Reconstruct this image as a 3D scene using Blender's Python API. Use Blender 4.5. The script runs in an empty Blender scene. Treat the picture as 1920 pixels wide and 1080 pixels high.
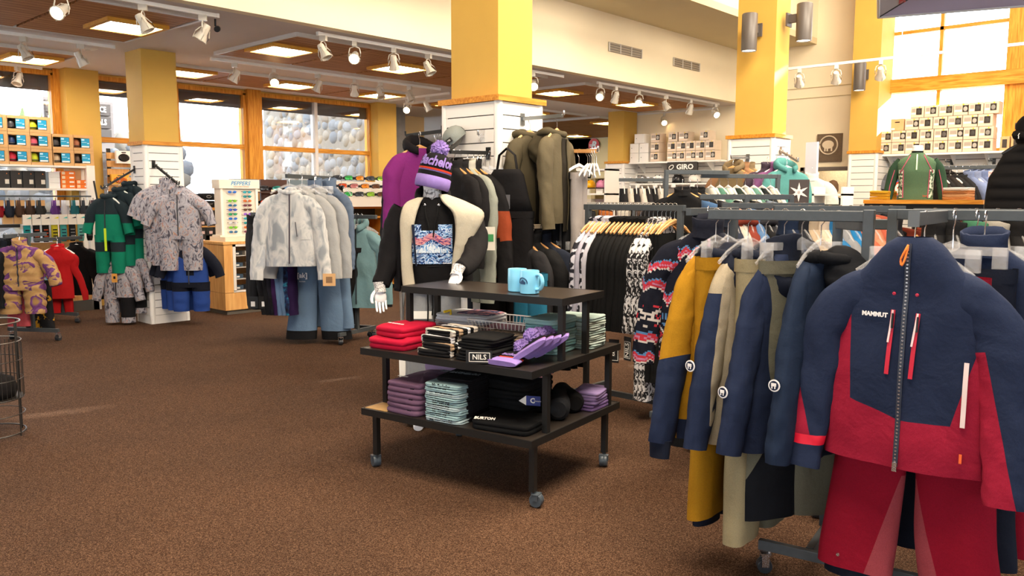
import bpy, bmesh, math, random
from mathutils import Vector, Matrix, noise as mnoise
S = bpy.context.scene
C = S.collection
PI = math.pi
rnd = random.Random(7)
# ------------------------------------------------------------------ camera, sky, sun, exposure
FPX, PIT, YAW, ROLL, EYE = 1535.2, .10995, .73945, .0030, 1.5
UB = Vector((math.sin(YAW), math.cos(YAW), 0)); VB = Vector((-math.cos(YAW), math.sin(YAW), 0))
def _basis():
    f = Vector((0, math.cos(PIT), -math.sin(PIT))); u = Vector((0, math.sin(PIT), math.cos(PIT))); r = Vector((1, 0, 0))
    r, u = r*math.cos(ROLL)+u*math.sin(ROLL), u*math.cos(ROLL)-r*math.sin(ROLL)
    t = lambda d: Vector((d.dot(UB), d.dot(VB), d.z))
    return t(r), t(u), t(f)
CR, CU, CF = _basis()
cam = bpy.data.objects.new('camera', bpy.data.cameras.new('camera')); C.objects.link(cam); S.camera = cam
m = Matrix((CR, CU, -CF)).transposed().to_4x4(); m.translation = (0, 0, EYE); cam.matrix_world = m
cam.data.sensor_width = 36; cam.data.lens = 36*FPX/1920; cam.data.clip_end = 300; cam.data.clip_start = .05
vs = S.view_settings; vs.view_transform = 'Standard'; vs.look = 'None'; vs.gamma = 1; vs.use_curve_mapping = False
vs.exposure = EXPOSURE = 0.3
w = bpy.data.worlds.new('world'); S.world = w; w.use_nodes = True
bg = w.node_tree.nodes['Background']; bg.inputs[0].default_value = (.80, .90, 1, 1); bg.inputs[1].default_value = 6.5
sd = bpy.data.lights.new('sun', 'SUN'); sd.energy = 30; sd.angle = math.radians(.6); sd.color = (1, .93, .8)
sun = bpy.data.objects.new('sun', sd); C.objects.link(sun)
sun.rotation_euler = Vector((-1, .26, -.40)).to_track_quat('-Z', 'Y').to_euler(); sun.location = (30, 0, 15)

# ------------------------------------------------------------------ helpers
def lin(h):
    h = h.lstrip('#'); out = []
    for i in (0, 2, 4):
        c = int(h[i:i+2], 16)/255
        out.append(c/12.92 if c <= .04045 else ((c+.055)/1.055)**2.4)
    return (*out, 1)
_mats = {}
def nodes(name):
    mt = bpy.data.materials.new(name); mt.use_nodes = True
    nt = mt.node_tree; return mt, nt, nt.nodes['Principled BSDF']
def mat(hexc, rough=.75, metal=0, vary=.1, nscale=30, bump=0, bscale=200, name=None, spec=.3, sheen=0, coat=0):
    key = (hexc, rough, metal, vary, nscale, bump, bscale, spec, sheen, coat)
    if key in _mats: return _mats[key]
    mt, nt, b = nodes(name or 'surface_'+hexc.lstrip('#'))
    b.inputs['Roughness'].default_value = rough; b.inputs['Metallic'].default_value = metal
    b.inputs['Specular IOR Level'].default_value = spec
    if sheen: b.inputs['Sheen Weight'].default_value = sheen
    if coat: b.inputs['Coat Weight'].default_value = coat
    c = lin(hexc)
    if vary or bump:
        tc = nt.nodes.new('ShaderNodeTexCoord')
    if vary:
        n = nt.nodes.new('ShaderNodeTexNoise'); n.inputs['Scale'].default_value = nscale; n.inputs['Detail'].default_value = 3
        nt.links.new(tc.outputs['Object'], n.inputs['Vector'])
        r = nt.nodes.new('ShaderNodeValToRGB'); r.color_ramp.elements[0].position = .3; r.color_ramp.elements[1].position = .7
        r.color_ramp.elements[0].color = (*[x*(1-vary) for x in c[:3]], 1); r.color_ramp.elements[1].color = (*[min(1, x*(1+vary)) for x in c[:3]], 1)
        nt.links.new(n.outputs[0], r.inputs[0]); nt.links.new(r.outputs[0], b.inputs['Base Color'])
    else: b.inputs['Base Color'].default_value = c
    if bump:
        n2 = nt.nodes.new('ShaderNodeTexNoise'); n2.inputs['Scale'].default_value = bscale; n2.inputs['Detail'].default_value = 2
        nt.links.new(tc.outputs['Object'], n2.inputs['Vector'])
        bp = nt.nodes.new('ShaderNodeBump'); bp.inputs['Strength'].default_value = bump; bp.inputs['Distance'].default_value = .01
        nt.links.new(n2.outputs[0], bp.inputs['Height']); nt.links.new(bp.outputs[0], b.inputs['Normal'])
    _mats[key] = mt; return mt
def fabric(hexc, shiny=False):
    key = ('fab', hexc, shiny)
    if key in _mats: return _mats[key]
    mt, nt, b = nodes('fabric_'+hexc.lstrip('#')); b.inputs['Roughness'].default_value = .5 if shiny else .85; b.inputs['Specular IOR Level'].default_value = .3 if shiny else .15
    c = [x*.62 for x in lin(hexc)]; tc = nt.nodes.new('ShaderNodeTexCoord'); N = []
    for sc, de, rg in ((7, 4, .55), (450, 1, .5)):
        n = nt.nodes.new('ShaderNodeTexNoise'); n.inputs['Scale'].default_value = sc; n.inputs['Detail'].default_value = de; n.inputs['Roughness'].default_value = rg; n.inputs['Distortion'].default_value = .25 if sc < 20 else 0
        nt.links.new(tc.outputs['Object'], n.inputs['Vector']); N.append(n)
    r = nt.nodes.new('ShaderNodeValToRGB'); r.color_ramp.elements[0].position = .3; r.color_ramp.elements[1].position = .7
    r.color_ramp.elements[0].color = (*[x*.86 for x in c[:3]], 1); r.color_ramp.elements[1].color = (*[min(1, x*1.12) for x in c[:3]], 1)
    nt.links.new(N[1].outputs[0], r.inputs[0]); nt.links.new(r.outputs[0], b.inputs['Base Color'])
    b1 = nt.nodes.new('ShaderNodeBump'); b1.inputs['Strength'].default_value = .4; b1.inputs['Distance'].default_value = .025
    b2 = nt.nodes.new('ShaderNodeBump'); b2.inputs['Strength'].default_value = .12; b2.inputs['Distance'].default_value = .003
    nt.links.new(N[0].outputs[0], b1.inputs['Height']); nt.links.new(N[1].outputs[0], b2.inputs['Height']); nt.links.new(b1.outputs[0], b2.inputs['Normal']); nt.links.new(b2.outputs[0], b.inputs['Normal'])
    _mats[key] = mt; return mt
def metal(hexc, rough=.35): return mat(hexc, rough, .9, 0, name='metal_'+hexc.lstrip('#'))
def plain(hexc, rough=.5, spec=.4): return mat(hexc, rough, 0, 0, name='paint_'+hexc.lstrip('#'), spec=spec)
def emit(hexc, s):
    key = ('e', hexc, s)
    if key not in _mats:
        mt, nt, b = nodes('lit_'+hexc.lstrip('#')); b.inputs['Base Color'].default_value = lin(hexc)
        b.inputs['Emission Color'].default_value = lin(hexc); b.inputs['Emission Strength'].default_value = s; _mats[key] = mt
    return _mats[key]
def glassy(hexc='#ffffff', refl=.5, name='window_glass', tint=1.0):
    key = ('g', hexc, refl, name, tint)
    if key not in _mats:
        mt, nt, b = nodes(name); nt.nodes.remove(b); o = nt.nodes['Material Output']
        t = nt.nodes.new('ShaderNodeBsdfTransparent'); t.inputs[0].default_value = lin(hexc)
        g = nt.nodes.new('ShaderNodeBsdfGlossy'); g.inputs['Roughness'].default_value = .03; g.inputs[0].default_value = (1, 1, 1, 1)
        f = nt.nodes.new('ShaderNodeFresnel'); f.inputs[0].default_value = 1.5
        mu = nt.nodes.new('ShaderNodeMath'); mu.operation = 'MULTIPLY'; mu.inputs[1].default_value = refl
        mx = nt.nodes.new('ShaderNodeMixShader'); nt.links.new(f.outputs[0], mu.inputs[0]); nt.links.new(mu.outputs[0], mx.inputs[0])
        nt.links.new(t.outputs[0], mx.inputs[1]); nt.links.new(g.outputs[0], mx.inputs[2]); nt.links.new(mx.outputs[0], o.inputs[0]); _mats[key] = mt
    return _mats[key]
def ramp_mat(name, stops, scale=8, detail=4, rough=.8, kind='noise', stretch=(1, 1, 1), distort=0, const=False, bump=0, k=.8):
    """a print: noise / voronoi / wave driven colour ramp"""
    if name in _mats: return _mats[name]
    mt, nt, b = nodes(name); b.inputs['Roughness'].default_value = rough; b.inputs['Specular IOR Level'].default_value = .2
    tc = nt.nodes.new('ShaderNodeTexCoord'); mp = nt.nodes.new('ShaderNodeMapping'); mp.inputs['Scale'].default_value = stretch
    nt.links.new(tc.outputs['Object'], mp.inputs[0])
    if kind == 'voronoi':
        n = nt.nodes.new('ShaderNodeTexVoronoi'); n.inputs['Scale'].default_value = scale
        wn = nt.nodes.new('ShaderNodeTexNoise'); wn.inputs['Scale'].default_value = scale*1.5
        ad = nt.nodes.new('ShaderNodeMixRGB'); ad.blend_type = 'ADD'; ad.inputs[0].default_value = distort
        nt.links.new(mp.outputs[0], wn.inputs[0]); nt.links.new(mp.outputs[0], ad.inputs[1]); nt.links.new(wn.outputs[1], ad.inputs[2]); nt.links.new(ad.outputs[0], n.inputs['Vector'])
        sx = nt.nodes.new('ShaderNodeSeparateXYZ'); nt.links.new(n.outputs['Color'], sx.inputs[0]); out = sx.outputs[0]
    elif kind == 'wave':
        n = nt.nodes.new('ShaderNodeTexWave'); n.bands_direction = 'DIAGONAL'; n.inputs['Scale'].default_value = scale; n.inputs['Distortion'].default_value = distort; n.inputs['Detail'].default_value = detail
        nt.links.new(mp.outputs[0], n.inputs['Vector']); out = n.outputs['Fac']
    else:
        n = nt.nodes.new('ShaderNodeTexNoise'); n.inputs['Scale'].default_value = scale; n.inputs['Detail'].default_value = detail; n.inputs['Distortion'].default_value = distort
        nt.links.new(mp.outputs[0], n.inputs['Vector']); out = n.outputs[0]
    r = nt.nodes.new('ShaderNodeValToRGB'); cr = r.color_ramp; cr.interpolation = 'CONSTANT' if const else 'LINEAR'
    while len(cr.elements) < len(stops): cr.elements.new(.5)
    for e, (p, h) in zip(cr.elements, stops): e.position = p; e.color = (*[x*k for x in lin(h)[:3]], 1)
    nt.links.new(out, r.inputs[0]); nt.links.new(r.outputs[0], b.inputs['Base Color'])
    if bump:
        bp = nt.nodes.new('ShaderNodeBump'); bp.inputs['Strength'].default_value = bump; bp.inputs['Distance'].default_value = .01
        nt.links.new(out, bp.inputs['Height']); nt.links.new(bp.outputs[0], b.inputs['Normal'])
    _mats[name] = mt; return mt
def wood(name, dark, light, axis=0, scale=6, rough=.45):
    st = [14, 14, 14]; st[axis] = 1.2
    return ramp_mat(name, [(.3, dark), (.7, light)], scale=scale, detail=5, rough=rough, stretch=st, distort=.6, k=1)

class MB:
    def __init__(s): s.v = []; s.f = []; s.m = []; s.curved = False
    def add(s, vs, fs, m=0, M=None):
        k = len(s.v); s.v += [tuple(M @ Vector(p)) for p in vs] if M is not None else [tuple(p) for p in vs]
        s.f += [tuple(i+k for i in f) for f in fs]; s.m += [m]*len(fs) if isinstance(m, int) else list(m); return s
    def box(s, x0, y0, z0, x1, y1, z1, m=0, M=None):
        return s.add([(x0, y0, z0), (x1, y0, z0), (x1, y1, z0), (x0, y1, z0), (x0, y0, z1), (x1, y0, z1), (x1, y1, z1), (x0, y1, z1)],
                     [(0, 3, 2, 1), (4, 5, 6, 7), (0, 1, 5, 4), (1, 2, 6, 5), (2, 3, 7, 6), (3, 0, 4, 7)], m, M)
    def cb(s, c, d, m=0, M=None):
        return s.box(c[0]-d[0]/2, c[1]-d[1]/2, c[2]-d[2]/2, c[0]+d[0]/2, c[1]+d[1]/2, c[2]+d[2]/2, m, M)
    def loft(s, rings, m=0, c0=True, c1=True, M=None, closed=True):
        n = len(rings[0]); vs = [p for r in rings for p in r]; fs = []; s.curved = True
        for i in range(len(rings)-1):
            for j in range(n if closed else n-1):
                a = i*n+j; b = i*n+(j+1) % n; fs.append((a, b, b+n, a+n))
        if c0: fs.append(tuple(range(n-1, -1, -1)))
        if c1: fs.append(tuple((len(rings)-1)*n+j for j in range(n)))
        return s.add(vs, fs, m, M)
    def tube(s, pts, r, n=6, m=0, ref=(0, 0, 1), flat=1.0, cap=True, M=None):
        P = [Vector(p) for p in pts]; rings = []; up = Vector(ref)
        for i, p in enumerate(P):
            t = (P[min(i+1, len(P)-1)]-P[max(i-1, 0)]).normalized()
            a = t.cross(up)
            if a.length < 1e-4: a = t.cross(Vector((1, .01, 0)))
            a.normalize(); b = a.cross(t); rr = r[i] if isinstance(r, (list, tuple)) else r
            rings.append([p+a*(rr*math.cos(2*PI*j/n))+b*(rr*flat*math.sin(2*PI*j/n)) for j in range(n)])
        return s.loft(rings, m, cap, cap, M)
    def lathe(s, prof, n=16, m=0, M=None, c0=True, c1=True):
        return s.loft([[(r*math.cos(2*PI*j/n), r*math.sin(2*PI*j/n), z) for j in range(n)] for r, z in prof], m, c0, c1, M)
    def prism(s, poly, y0, y1, m=0, M=None):   # poly in xz extruded along y
        n = len(poly)
        vs = [(x, y0, z) for x, z in poly]+[(x, y1, z) for x, z in poly]
        fs = [tuple(range(n)), tuple(range(2*n-1, n-1, -1))]+[(j, j+n, (j+1) % n+n, (j+1) % n) for j in range(n)]
        return s.add(vs, fs, m, M)
    def mesh(s, name, mats, smooth=40, ):
        me = bpy.data.meshes.new(name); me.from_pydata(s.v, [], s.f)
        for x in (mats if isinstance(mats, (list, tuple)) else [mats]): me.materials.append(x)
        if any(s.m): me.polygons.foreach_set('material_index', s.m)
        if s.curved:
            bm = bmesh.new(); bm.from_mesh(me); bmesh.ops.recalc_face_normals(bm, faces=bm.faces[:]); bm.to_mesh(me); bm.free()
        if smooth:
            me.polygons.foreach_set('use_smooth', [True]*len(s.f))
            if smooth < 180: me.set_sharp_from_angle(angle=math.radians(smooth))
        me.update(); return me
    def obj(s, name, mats, parent=None, loc=(0, 0, 0), rz=0, smooth=40): return put(name, s.mesh(name, mats, smooth), parent, loc, rz)
def put(name, me, parent=None, loc=(0, 0, 0), rz=0, rot=None):
    o = bpy.data.objects.new(name, me); C.objects.link(o); o.location = loc
    o.rotation_euler = rot if rot else (0, 0, rz)
    if parent: o.parent = parent
    return o
def tag(o, label, cat, group=None):
    o['label'] = label; o['category'] = cat
    if group: o['group'] = group
    return o
def thing(name, label, cat, loc=(0, 0, 0), rz=0, group=None, rot=None):
    return tag(put(name, None, None, loc, rz, rot), label, cat, group)
def struct(o): o['kind'] = 'structure'; return o
def stuff(o): o['kind'] = 'stuff'; return o
def dup(root, loc=None, rz=None, label=None, mats=None):
    def cp(o, par):
        c = o.copy(); C.objects.link(c); c.parent = par
        for ch in kids[o]: cp(ch, c)
        return c
    kids = {}
    def walk(o):
        kids[o] = list(o.children)
        for ch in kids[o]: walk(ch)
    walk(root); r = cp(root, None)
    if loc is not None: r.location = loc
    if rz is not None: r.rotation_euler = (0, 0, rz)
    if label: r['label'] = label
    return r
def Mx(loc=(0, 0, 0), rz=0, rx=0, ry=0, sc=(1, 1, 1)):
    return Matrix.Translation(loc) @ Matrix.Rotation(rz, 4, 'Z') @ Matrix.Rotation(ry, 4, 'Y') @ Matrix.Rotation(rx, 4, 'X') @ Matrix.Diagonal((*sc, 1))
def text_mesh(s, size, mt, depth=.0015, bold=0, shear=0, align='CENTER', res=2, sx=1):
    cu = bpy.data.curves.new('lettering', 'FONT'); cu.body = s; cu.size = size; cu.extrude = depth/2; cu.offset = bold; cu.shear = shear
    cu.align_x = align; cu.align_y = 'CENTER'; cu.resolution_u = res
    o = bpy.data.objects.new('lettering', cu); me = bpy.data.meshes.new_from_object(o)
    bpy.data.objects.remove(o); bpy.data.curves.remove(cu)
    if sx != 1:
        for v in me.vertices: v.co.x *= sx
    me.materials.clear(); me.materials.append(mt); return me
def text(s, size, mt, parent, loc, rz=0, rx=PI/2, name='lettering', **k):
    return put(name, text_mesh(s, size, mt, **k), parent, loc, rot=(rx, 0, rz))
ORD = 'first second third fourth fifth sixth seventh eighth ninth tenth eleventh twelfth thirteenth fourteenth fifteenth sixteenth seventeenth eighteenth nineteenth twentieth'.split()
ORD += ['twenty-'+x for x in ORD[:9]]+['thirtieth']+['thirty-'+x for x in ORD[:9]]

M_WHITE = plain('#e9e6e0', .5); M_BLACK = plain('#141415', .45); M_STEEL = mat('#4b5054', .5, .3, .06, 40, name='grey_powder_coated_steel')
M_CHROME = metal('#c8c8cc', .2); M_GREYW = plain('#cfcac4', .5)
M_AMBER = wood('amber_fir', '#b06a1a', '#d99a3e', 2, 3); M_AMBERX = wood('amber_fir_x', '#b06a1a', '#d99a3e', 0, 3); M_AMBERY = wood('amber_fir_y', '#b06a1a', '#d99a3e', 1, 3)
M_YELLOW = mat('#c79f4a', .7, 0, .03, 3, name='yellow_paint'); M_CREAM = mat('#efe2c4', .8, 0, .02, 2, name='cream_paint'); M_SLAT = plain('#e6e2dc', .45); M_GROOVE = plain('#3c3a38', .6)
M_CARD = mat('#d2a878', .8, 0, .06, 12, name='cardboard'); M_MAPLE = wood('maple_laminate', '#c08a4e', '#d9a768', 2, 2)
# ------------------------------------------------------------------ room shell
ZC, ZH = 3.18, 4.08
def carpet():
    mt, nt, b = nodes('brown_carpet'); b.inputs['Roughness'].default_value = .95; b.inputs['Specular IOR Level'].default_value = .1
    tc = nt.nodes.new('ShaderNodeTexCoord')
    vo = nt.nodes.new('ShaderNodeTexVoronoi'); vo.inputs['Scale'].default_value = 300; nt.links.new(tc.outputs['Object'], vo.inputs['Vector'])
    sx = nt.nodes.new('ShaderNodeSeparateXYZ'); nt.links.new(vo.outputs['Color'], sx.inputs[0])
    n = nt.nodes.new('ShaderNodeTexNoise'); n.inputs['Scale'].default_value = 90; n.inputs['Detail'].default_value = 4; n.inputs['Roughness'].default_value = .75
    mix = nt.nodes.new('ShaderNodeMath'); mix.operation = 'MULTIPLY_ADD'; mix.inputs[1].default_value = .5; nt.links.new(sx.outputs[0], mix.inputs[0])
    hf = nt.nodes.new('ShaderNodeMath'); hf.operation = 'MULTIPLY'; hf.inputs[1].default_value = .5; nt.links.new(n.outputs[0], hf.inputs[0]); nt.links.new(hf.outputs[0], mix.inputs[2])
    n2 = nt.nodes.new('ShaderNodeTexNoise'); n2.inputs['Scale'].default_value = 1.3; n2.inputs['Detail'].default_value = 3
    for q in (n, n2): nt.links.new(tc.outputs['Object'], q.inputs['Vector'])
    r = nt.nodes.new('ShaderNodeValToRGB')
    r.color_ramp.elements.new(.5)
    for e, (p, h) in zip(r.color_ramp.elements, ((.2, '#1e120b'), (.5, '#412c1f'), (.8, '#715845'))): e.position = p; e.color = lin(h)
    nt.links.new(mix.outputs[0], r.inputs[0])
    r2 = nt.nodes.new('ShaderNodeValToRGB'); r2.color_ramp.elements[0].position = .35; r2.color_ramp.elements[1].position = .65
    r2.color_ramp.elements[0].color = (.88, .88, .88, 1); r2.color_ramp.elements[1].color = (1.05, 1.03, 1, 1)
    nt.links.new(n2.outputs[0], r2.inputs[0])
    mx = nt.nodes.new('ShaderNodeMixRGB'); mx.blend_type = 'MULTIPLY'; mx.inputs[0].default_value = 1
    nt.links.new(r.outputs[0], mx.inputs[1]); nt.links.new(r2.outputs[0], mx.inputs[2]); nt.links.new(mx.outputs[0], b.inputs['Base Color'])
    bp = nt.nodes.new('ShaderNodeBump'); bp.inputs['Strength'].default_value = .25; bp.inputs['Distance'].default_value = .004
    nt.links.new(n.outputs[0], bp.inputs['Height']); nt.links.new(bp.outputs[0], b.inputs['Normal']); return mt
struct(MB().box(-6, -6.3, -.1, 24, 20, 0).obj('floor', carpet(), smooth=0))
M_CEIL = mat('#d2cac6', .85, 0, .02, 2, name='grey_ceiling_paint')
ceil = struct(MB().box(-6, 7.12, ZC, 9.8, 12.15, ZC+.12).box(9.8, 7.12, ZC, 24, 20, ZC+.12).obj('ceiling', M_CEIL, smooth=0))
# slatted wood panels let into the low ceiling, one object a bay
M_SLATW = [wood('ceiling_cedar_dark', '#94602f', '#b07a48', 0, 2, .6), wood('ceiling_cedar', '#a46c3c', '#c89058', 0, 2, .6)]
def bay(u0, u1, v0, v1):
    b = MB(); b.box(u0, v0, ZC-.012, u1, v1, ZC-.004, 2); n = int((v1-v0)/.034)
    for i in range(n):
        y = v0+(v1-v0)*i/n
        b.box(u0+.006, y+.004, ZC-.035, u1-.006, y+(v1-v0)/n-.006, ZC-.012, i*7 % 3 % 2)
    o = b.obj('wood_ceiling_panel', M_SLATW+[M_BLACK], ceil, smooth=0); stuff(o)
def panel(u0, u1, v0, v1, cuts):
    xs = [u0]+cuts+[u1]
    for a, b_ in zip(xs, xs[1:]): bay(a+.012, b_-.012, v0, v1)
    fr = MB()
    for q in ((u0-.03, v0-.03, u1+.03, v0), (u0-.03, v1, u1+.03, v1+.03), (u0-.03, v0, u0, v1), (u1, v0, u1+.03, v1)):
        fr.box(q[0], q[1], ZC-.04, q[2], q[3], ZC+.005)
    fr.obj('panel_edge_trim', M_GREYW, ceil, smooth=0)
panel(.7, 3.86, 7.47, 9.15, [1.8, 2.8]); panel(4.9, 8.85, 7.47, 9.12, [5.87, 6.86, 7.87]); panel(9.76, 13.5, 7.47, 9.05, [10.7, 11.6, 12.5])
panel(.7, 3.86, 10.45, 11.6, [1.8, 2.8]); panel(4.9, 8.85, 10.32, 11.42, [5.87, 6.86, 7.87]); panel(9.76, 13.5, 10.3, 11.5, [10.7, 11.6, 12.5]); panel(13.96, 18.5, 10.3, 14.0, [15.2, 16.5])
# soffit wall, vault
struct(MB().box(-6, 7.0, ZC, 13.9, 7.12, ZH).obj('wall_soffit', M_CREAM, smooth=0))
struct(MB().box(-6, 5.75, ZH, 13.9, 7.0, ZH+.1).obj('ceiling_strip', mat('#d8c9a4', .85, 0, .02, 2), smooth=0))
struct(MB().box(-6, 5.75, ZH+.1, 13.9, 5.85, 4.9).obj('wall_bulkhead', M_CREAM, smooth=0))
M_PLANK = wood('roof_cedar', '#8a5526', '#b87838', 0, 2, .6)
roof = struct(MB().add([(-6, 5.85, 4.86), (14.4, 5.85, 4.86), (14.4, .2, 8.0), (-6, .2, 8.0)], [(0, 1, 2, 3)]).add([(-6, .2, 8.0), (14.4, .2, 8.0), (14.4, -6.3, 4.4), (-6, -6.3, 4.4)], [(0, 1, 2, 3)]).obj('roof', M_BLACK, smooth=0))
for side in (0, 1):
    for i in range(36):
        t0, t1 = i/36, (i+1)/36-.003
        f = (lambda t: (5.85-5.65*t, 4.86+3.14*t)) if side == 0 else (lambda t: (.2-6.5*t, 8.0-3.6*t))
        (y0, z0), (y1, z1) = f(t0), f(t1)
        MB().add([(x, y, z-d) for x in (-6, 14.4) for (y, z) in ((y0, z0), (y1, z1)) for d in (.005, .035)], [(0, 1, 3, 2), (4, 6, 7, 5), (0, 4, 5, 1), (2, 3, 7, 6), (1, 5, 7, 3), (0, 2, 6, 4)]).obj('plank', M_PLANK, roof, smooth=0)
# end wall (u = 13.9): doorway beside the column, gridded gable window, slat wall under it
def wall_mesh(b, u, cells, t=.2):   # cells = (v0, v1, z0, z1)
    for v0, v1, z0, z1 in cells: b.box(u, v0, z0, u+t, v1, z1)
endw = MB(); wall_mesh(endw, 13.9, [(4.72, 5.0, 0, 6.0), (5.0, 5.9, 2.0, 6.0), (5.9, 7.2, 0, 5.0), (7.2, 9.7, 0, 3.3), (-6.3, 4.75, 0, 2.2), (2.9, 4.72, 4.9, 7), (1.7, 2.9, 4.9, 9), (-6.3, 1.7, 2.2, 9), (4.72, 5.9, 5.0, 6.3)])
endw = struct(endw.obj('wall_end', M_CREAM, smooth=0))
def hgrid(b, u, v, z): pass
winE = MB()
for v0, v1, z0, z1, m in ((1.6, 4.75, 3.16, 3.37, 1), (2.5, 2.92, 2.2, 7, 0), (4.70, 4.78, 2.2, 4.9, 2), (1.4, 1.72, 2.2, 7, 0), (1.6, 4.75, 2.2, 2.25, 1)): winE.box(13.86-(.06 if m == 1 else 0), v0, z0, 14.02, v1, z1, m)
win = struct(winE.obj('window_1', [M_AMBER, M_AMBERY, M_GREYW], smooth=0))
for v in (3.82,): MB().box(13.9, v-.025, 2.22, 13.98, v+.025, 4.9).obj('mullion', M_AMBER, win, smooth=0)
for v0, v1 in ((2.92, 4.70), (1.72, 2.5)):
    for z in (4.09,): MB().box(13.9, v0, z-.025, 13.98, v1, z+.025).obj('transom', M_AMBERY, win, smooth=0)
    MB().box(13.935, v0, 2.25, 13.945, v1, 3.16).obj('pane', glassy(), win, smooth=0)
    MB().box(13.935, v0, 3.37, 13.945, v1, 4.9).obj('pane', glassy(), win, smooth=0)
for z in (3.20, 3.37): MB().box(13.885, 5.12, z-.004, 13.9, 7.0, z+.004).obj('wall_reveal_line', mat('#c8b48a', .8), endw, smooth=0)
# store room seen through the doorway
struct(MB().box(15.2, 4.5, 0, 15.3, 7.5, 2.6).box(14.1, 4.6, 2.3, 15.2, 7.3, 2.4).box(14.1, 4.6, 0, 15.2, 4.7, 2.3).obj('wall_store_room', mat('#e8d6b4', .8), smooth=0))
dfr = MB()
for q in ((4.97, 5.03, 0, 2.03), (5.87, 5.93, 0, 2.03), (4.97, 5.93, 1.97, 2.03)): dfr.box(13.86, q[0], q[2], 14.12, q[1], q[3])
struct(dfr.obj('door_1', mat('#6a625c', .5), smooth=0))
# right and rear walls are out of the picture: closed walls with tall windows that light the shop floor
rw = MB()
for u0, u1 in ((-6, -4), (-1, 1.2), (4.2, 6.4), (9.4, 14)): rw.box(u0, -6.4, 0, u1, -6.3, 5)
rw.box(-6, -6.4, 0, 14, -6.3, 1.0).box(-6, -6.4, 2.9, 14, -6.3, 5); struct(rw.obj('wall_right', M_CREAM, smooth=0))
bw = MB()
for v0, v1 in ((-6.3, -5), (-2, -1), (2, 3), (6, 20)): bw.box(-6.1, v0, 0, -6, v1, 8.5)
bw.box(-6.1, -6.3, 0, -6, 7, 1.0).box(-6.1, -6.3, 2.5, -6, 7, 8.5); struct(bw.obj('wall_rear', M_CREAM, smooth=0))
# window wall (v = 12)
ww = MB()
ww.box(-6, 12, 0, 9.8, 12.15, .75).box(-6, 12, 3.13, 9.8, 12.15, 3.2)
for u0, u1 in ((-6, -2), (9.35, 9.8)): ww.box(u0, 12, .75, u1, 12.15, 3.13)
wl = struct(ww.obj('wall_left', mat('#cfa04e', .7, 0, .03, 3), smooth=0))
M_BLIND = plain('#4a4644', .8)
for k, (u0, u1, muls) in enumerate(((-2, 4.1, [0, 2.05]), (4.58, 5.68, []), (5.74, 6.88, []), (7.11, 9.35, [8.18]))):
    fr = MB()
    for a, b_, z0, z1 in ((u0, u1, 3.09, 3.15), (u0, u1, .72, .78), (u0, u0+.05, .75, 3.12), (u1-.05, u1, .75, 3.12)): fr.box(a, 11.96, z0, b_, 12.1, z1)
    wo = struct(fr.obj('window_%d' % (k+2), M_AMBER, smooth=0))
    for x in muls: MB().box(x-.03, 11.965, .78, x+.03, 12.085, 3.1).obj('mullion', M_GREYW, wo, smooth=0)
    MB().box(u0+.05, 11.97, 2.25, u1-.05, 12.08, 2.32).obj('transom', M_AMBERX, wo, smooth=0)
    xs = [u0+.05]+muls+[u1-.05]
    for a, b_ in zip(xs, xs[1:]):
        for z0, z1 in ((.78, 2.25), (2.32, 3.1)): MB().box(a, 12.02, z0, b_, 12.028, z1).obj('pane', glassy(refl=1.3), wo, smooth=0)
    MB().box(u0+.04, 12.05, 2.89, u1-.04, 12.06, 3.1).obj('roller_blind', M_BLIND, wo, smooth=0)
struct(MB().box(6.88, 11.9, 0, 7.11, 12.2, ZC).obj('trim_1', M_AMBER, smooth=0))
struct(MB().box(5.66, 11.93, 0, 5.76, 12.15, ZC).obj('trim_2', M_AMBER, smooth=0))
struct(MB().box(4.08, 11.95, 0, 4.16, 12.15, ZC).obj('trim_3', M_AMBER, smooth=0))
struct(MB().box(-6, 11.93, 0, 9.8, 11.995, .12).obj('baseboard_left', plain('#4c4844'), smooth=0))
# deeper rooms beyond
struct(MB().box(9.8, 13.25, 0, 11.75, 13.4, ZC).box(9.8, 12, 0, 9.9, 16.3, ZC+.4).obj('wall_alcove', mat('#e3c795', .8, 0, .02, 2), smooth=0))
struct(MB().box(18.9, 9, 2.05, 19.1, 20, ZC).box(18.9, 9, 0, 19.1, 13.2, ZC).box(18.9, 14.2, 0, 19.1, 20, ZC).box(24, 9, 0, 24.1, 20, ZC).box(13.9, 20, 0, 24, 20.1, ZC).obj('wall_back', mat('#ddc796', .8, 0, .02, 2), smooth=0))
struct(MB().box(14.1, 7.2, 0, 24, 7.3, ZC).obj('wall_back_side', M_CREAM, smooth=0))

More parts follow.
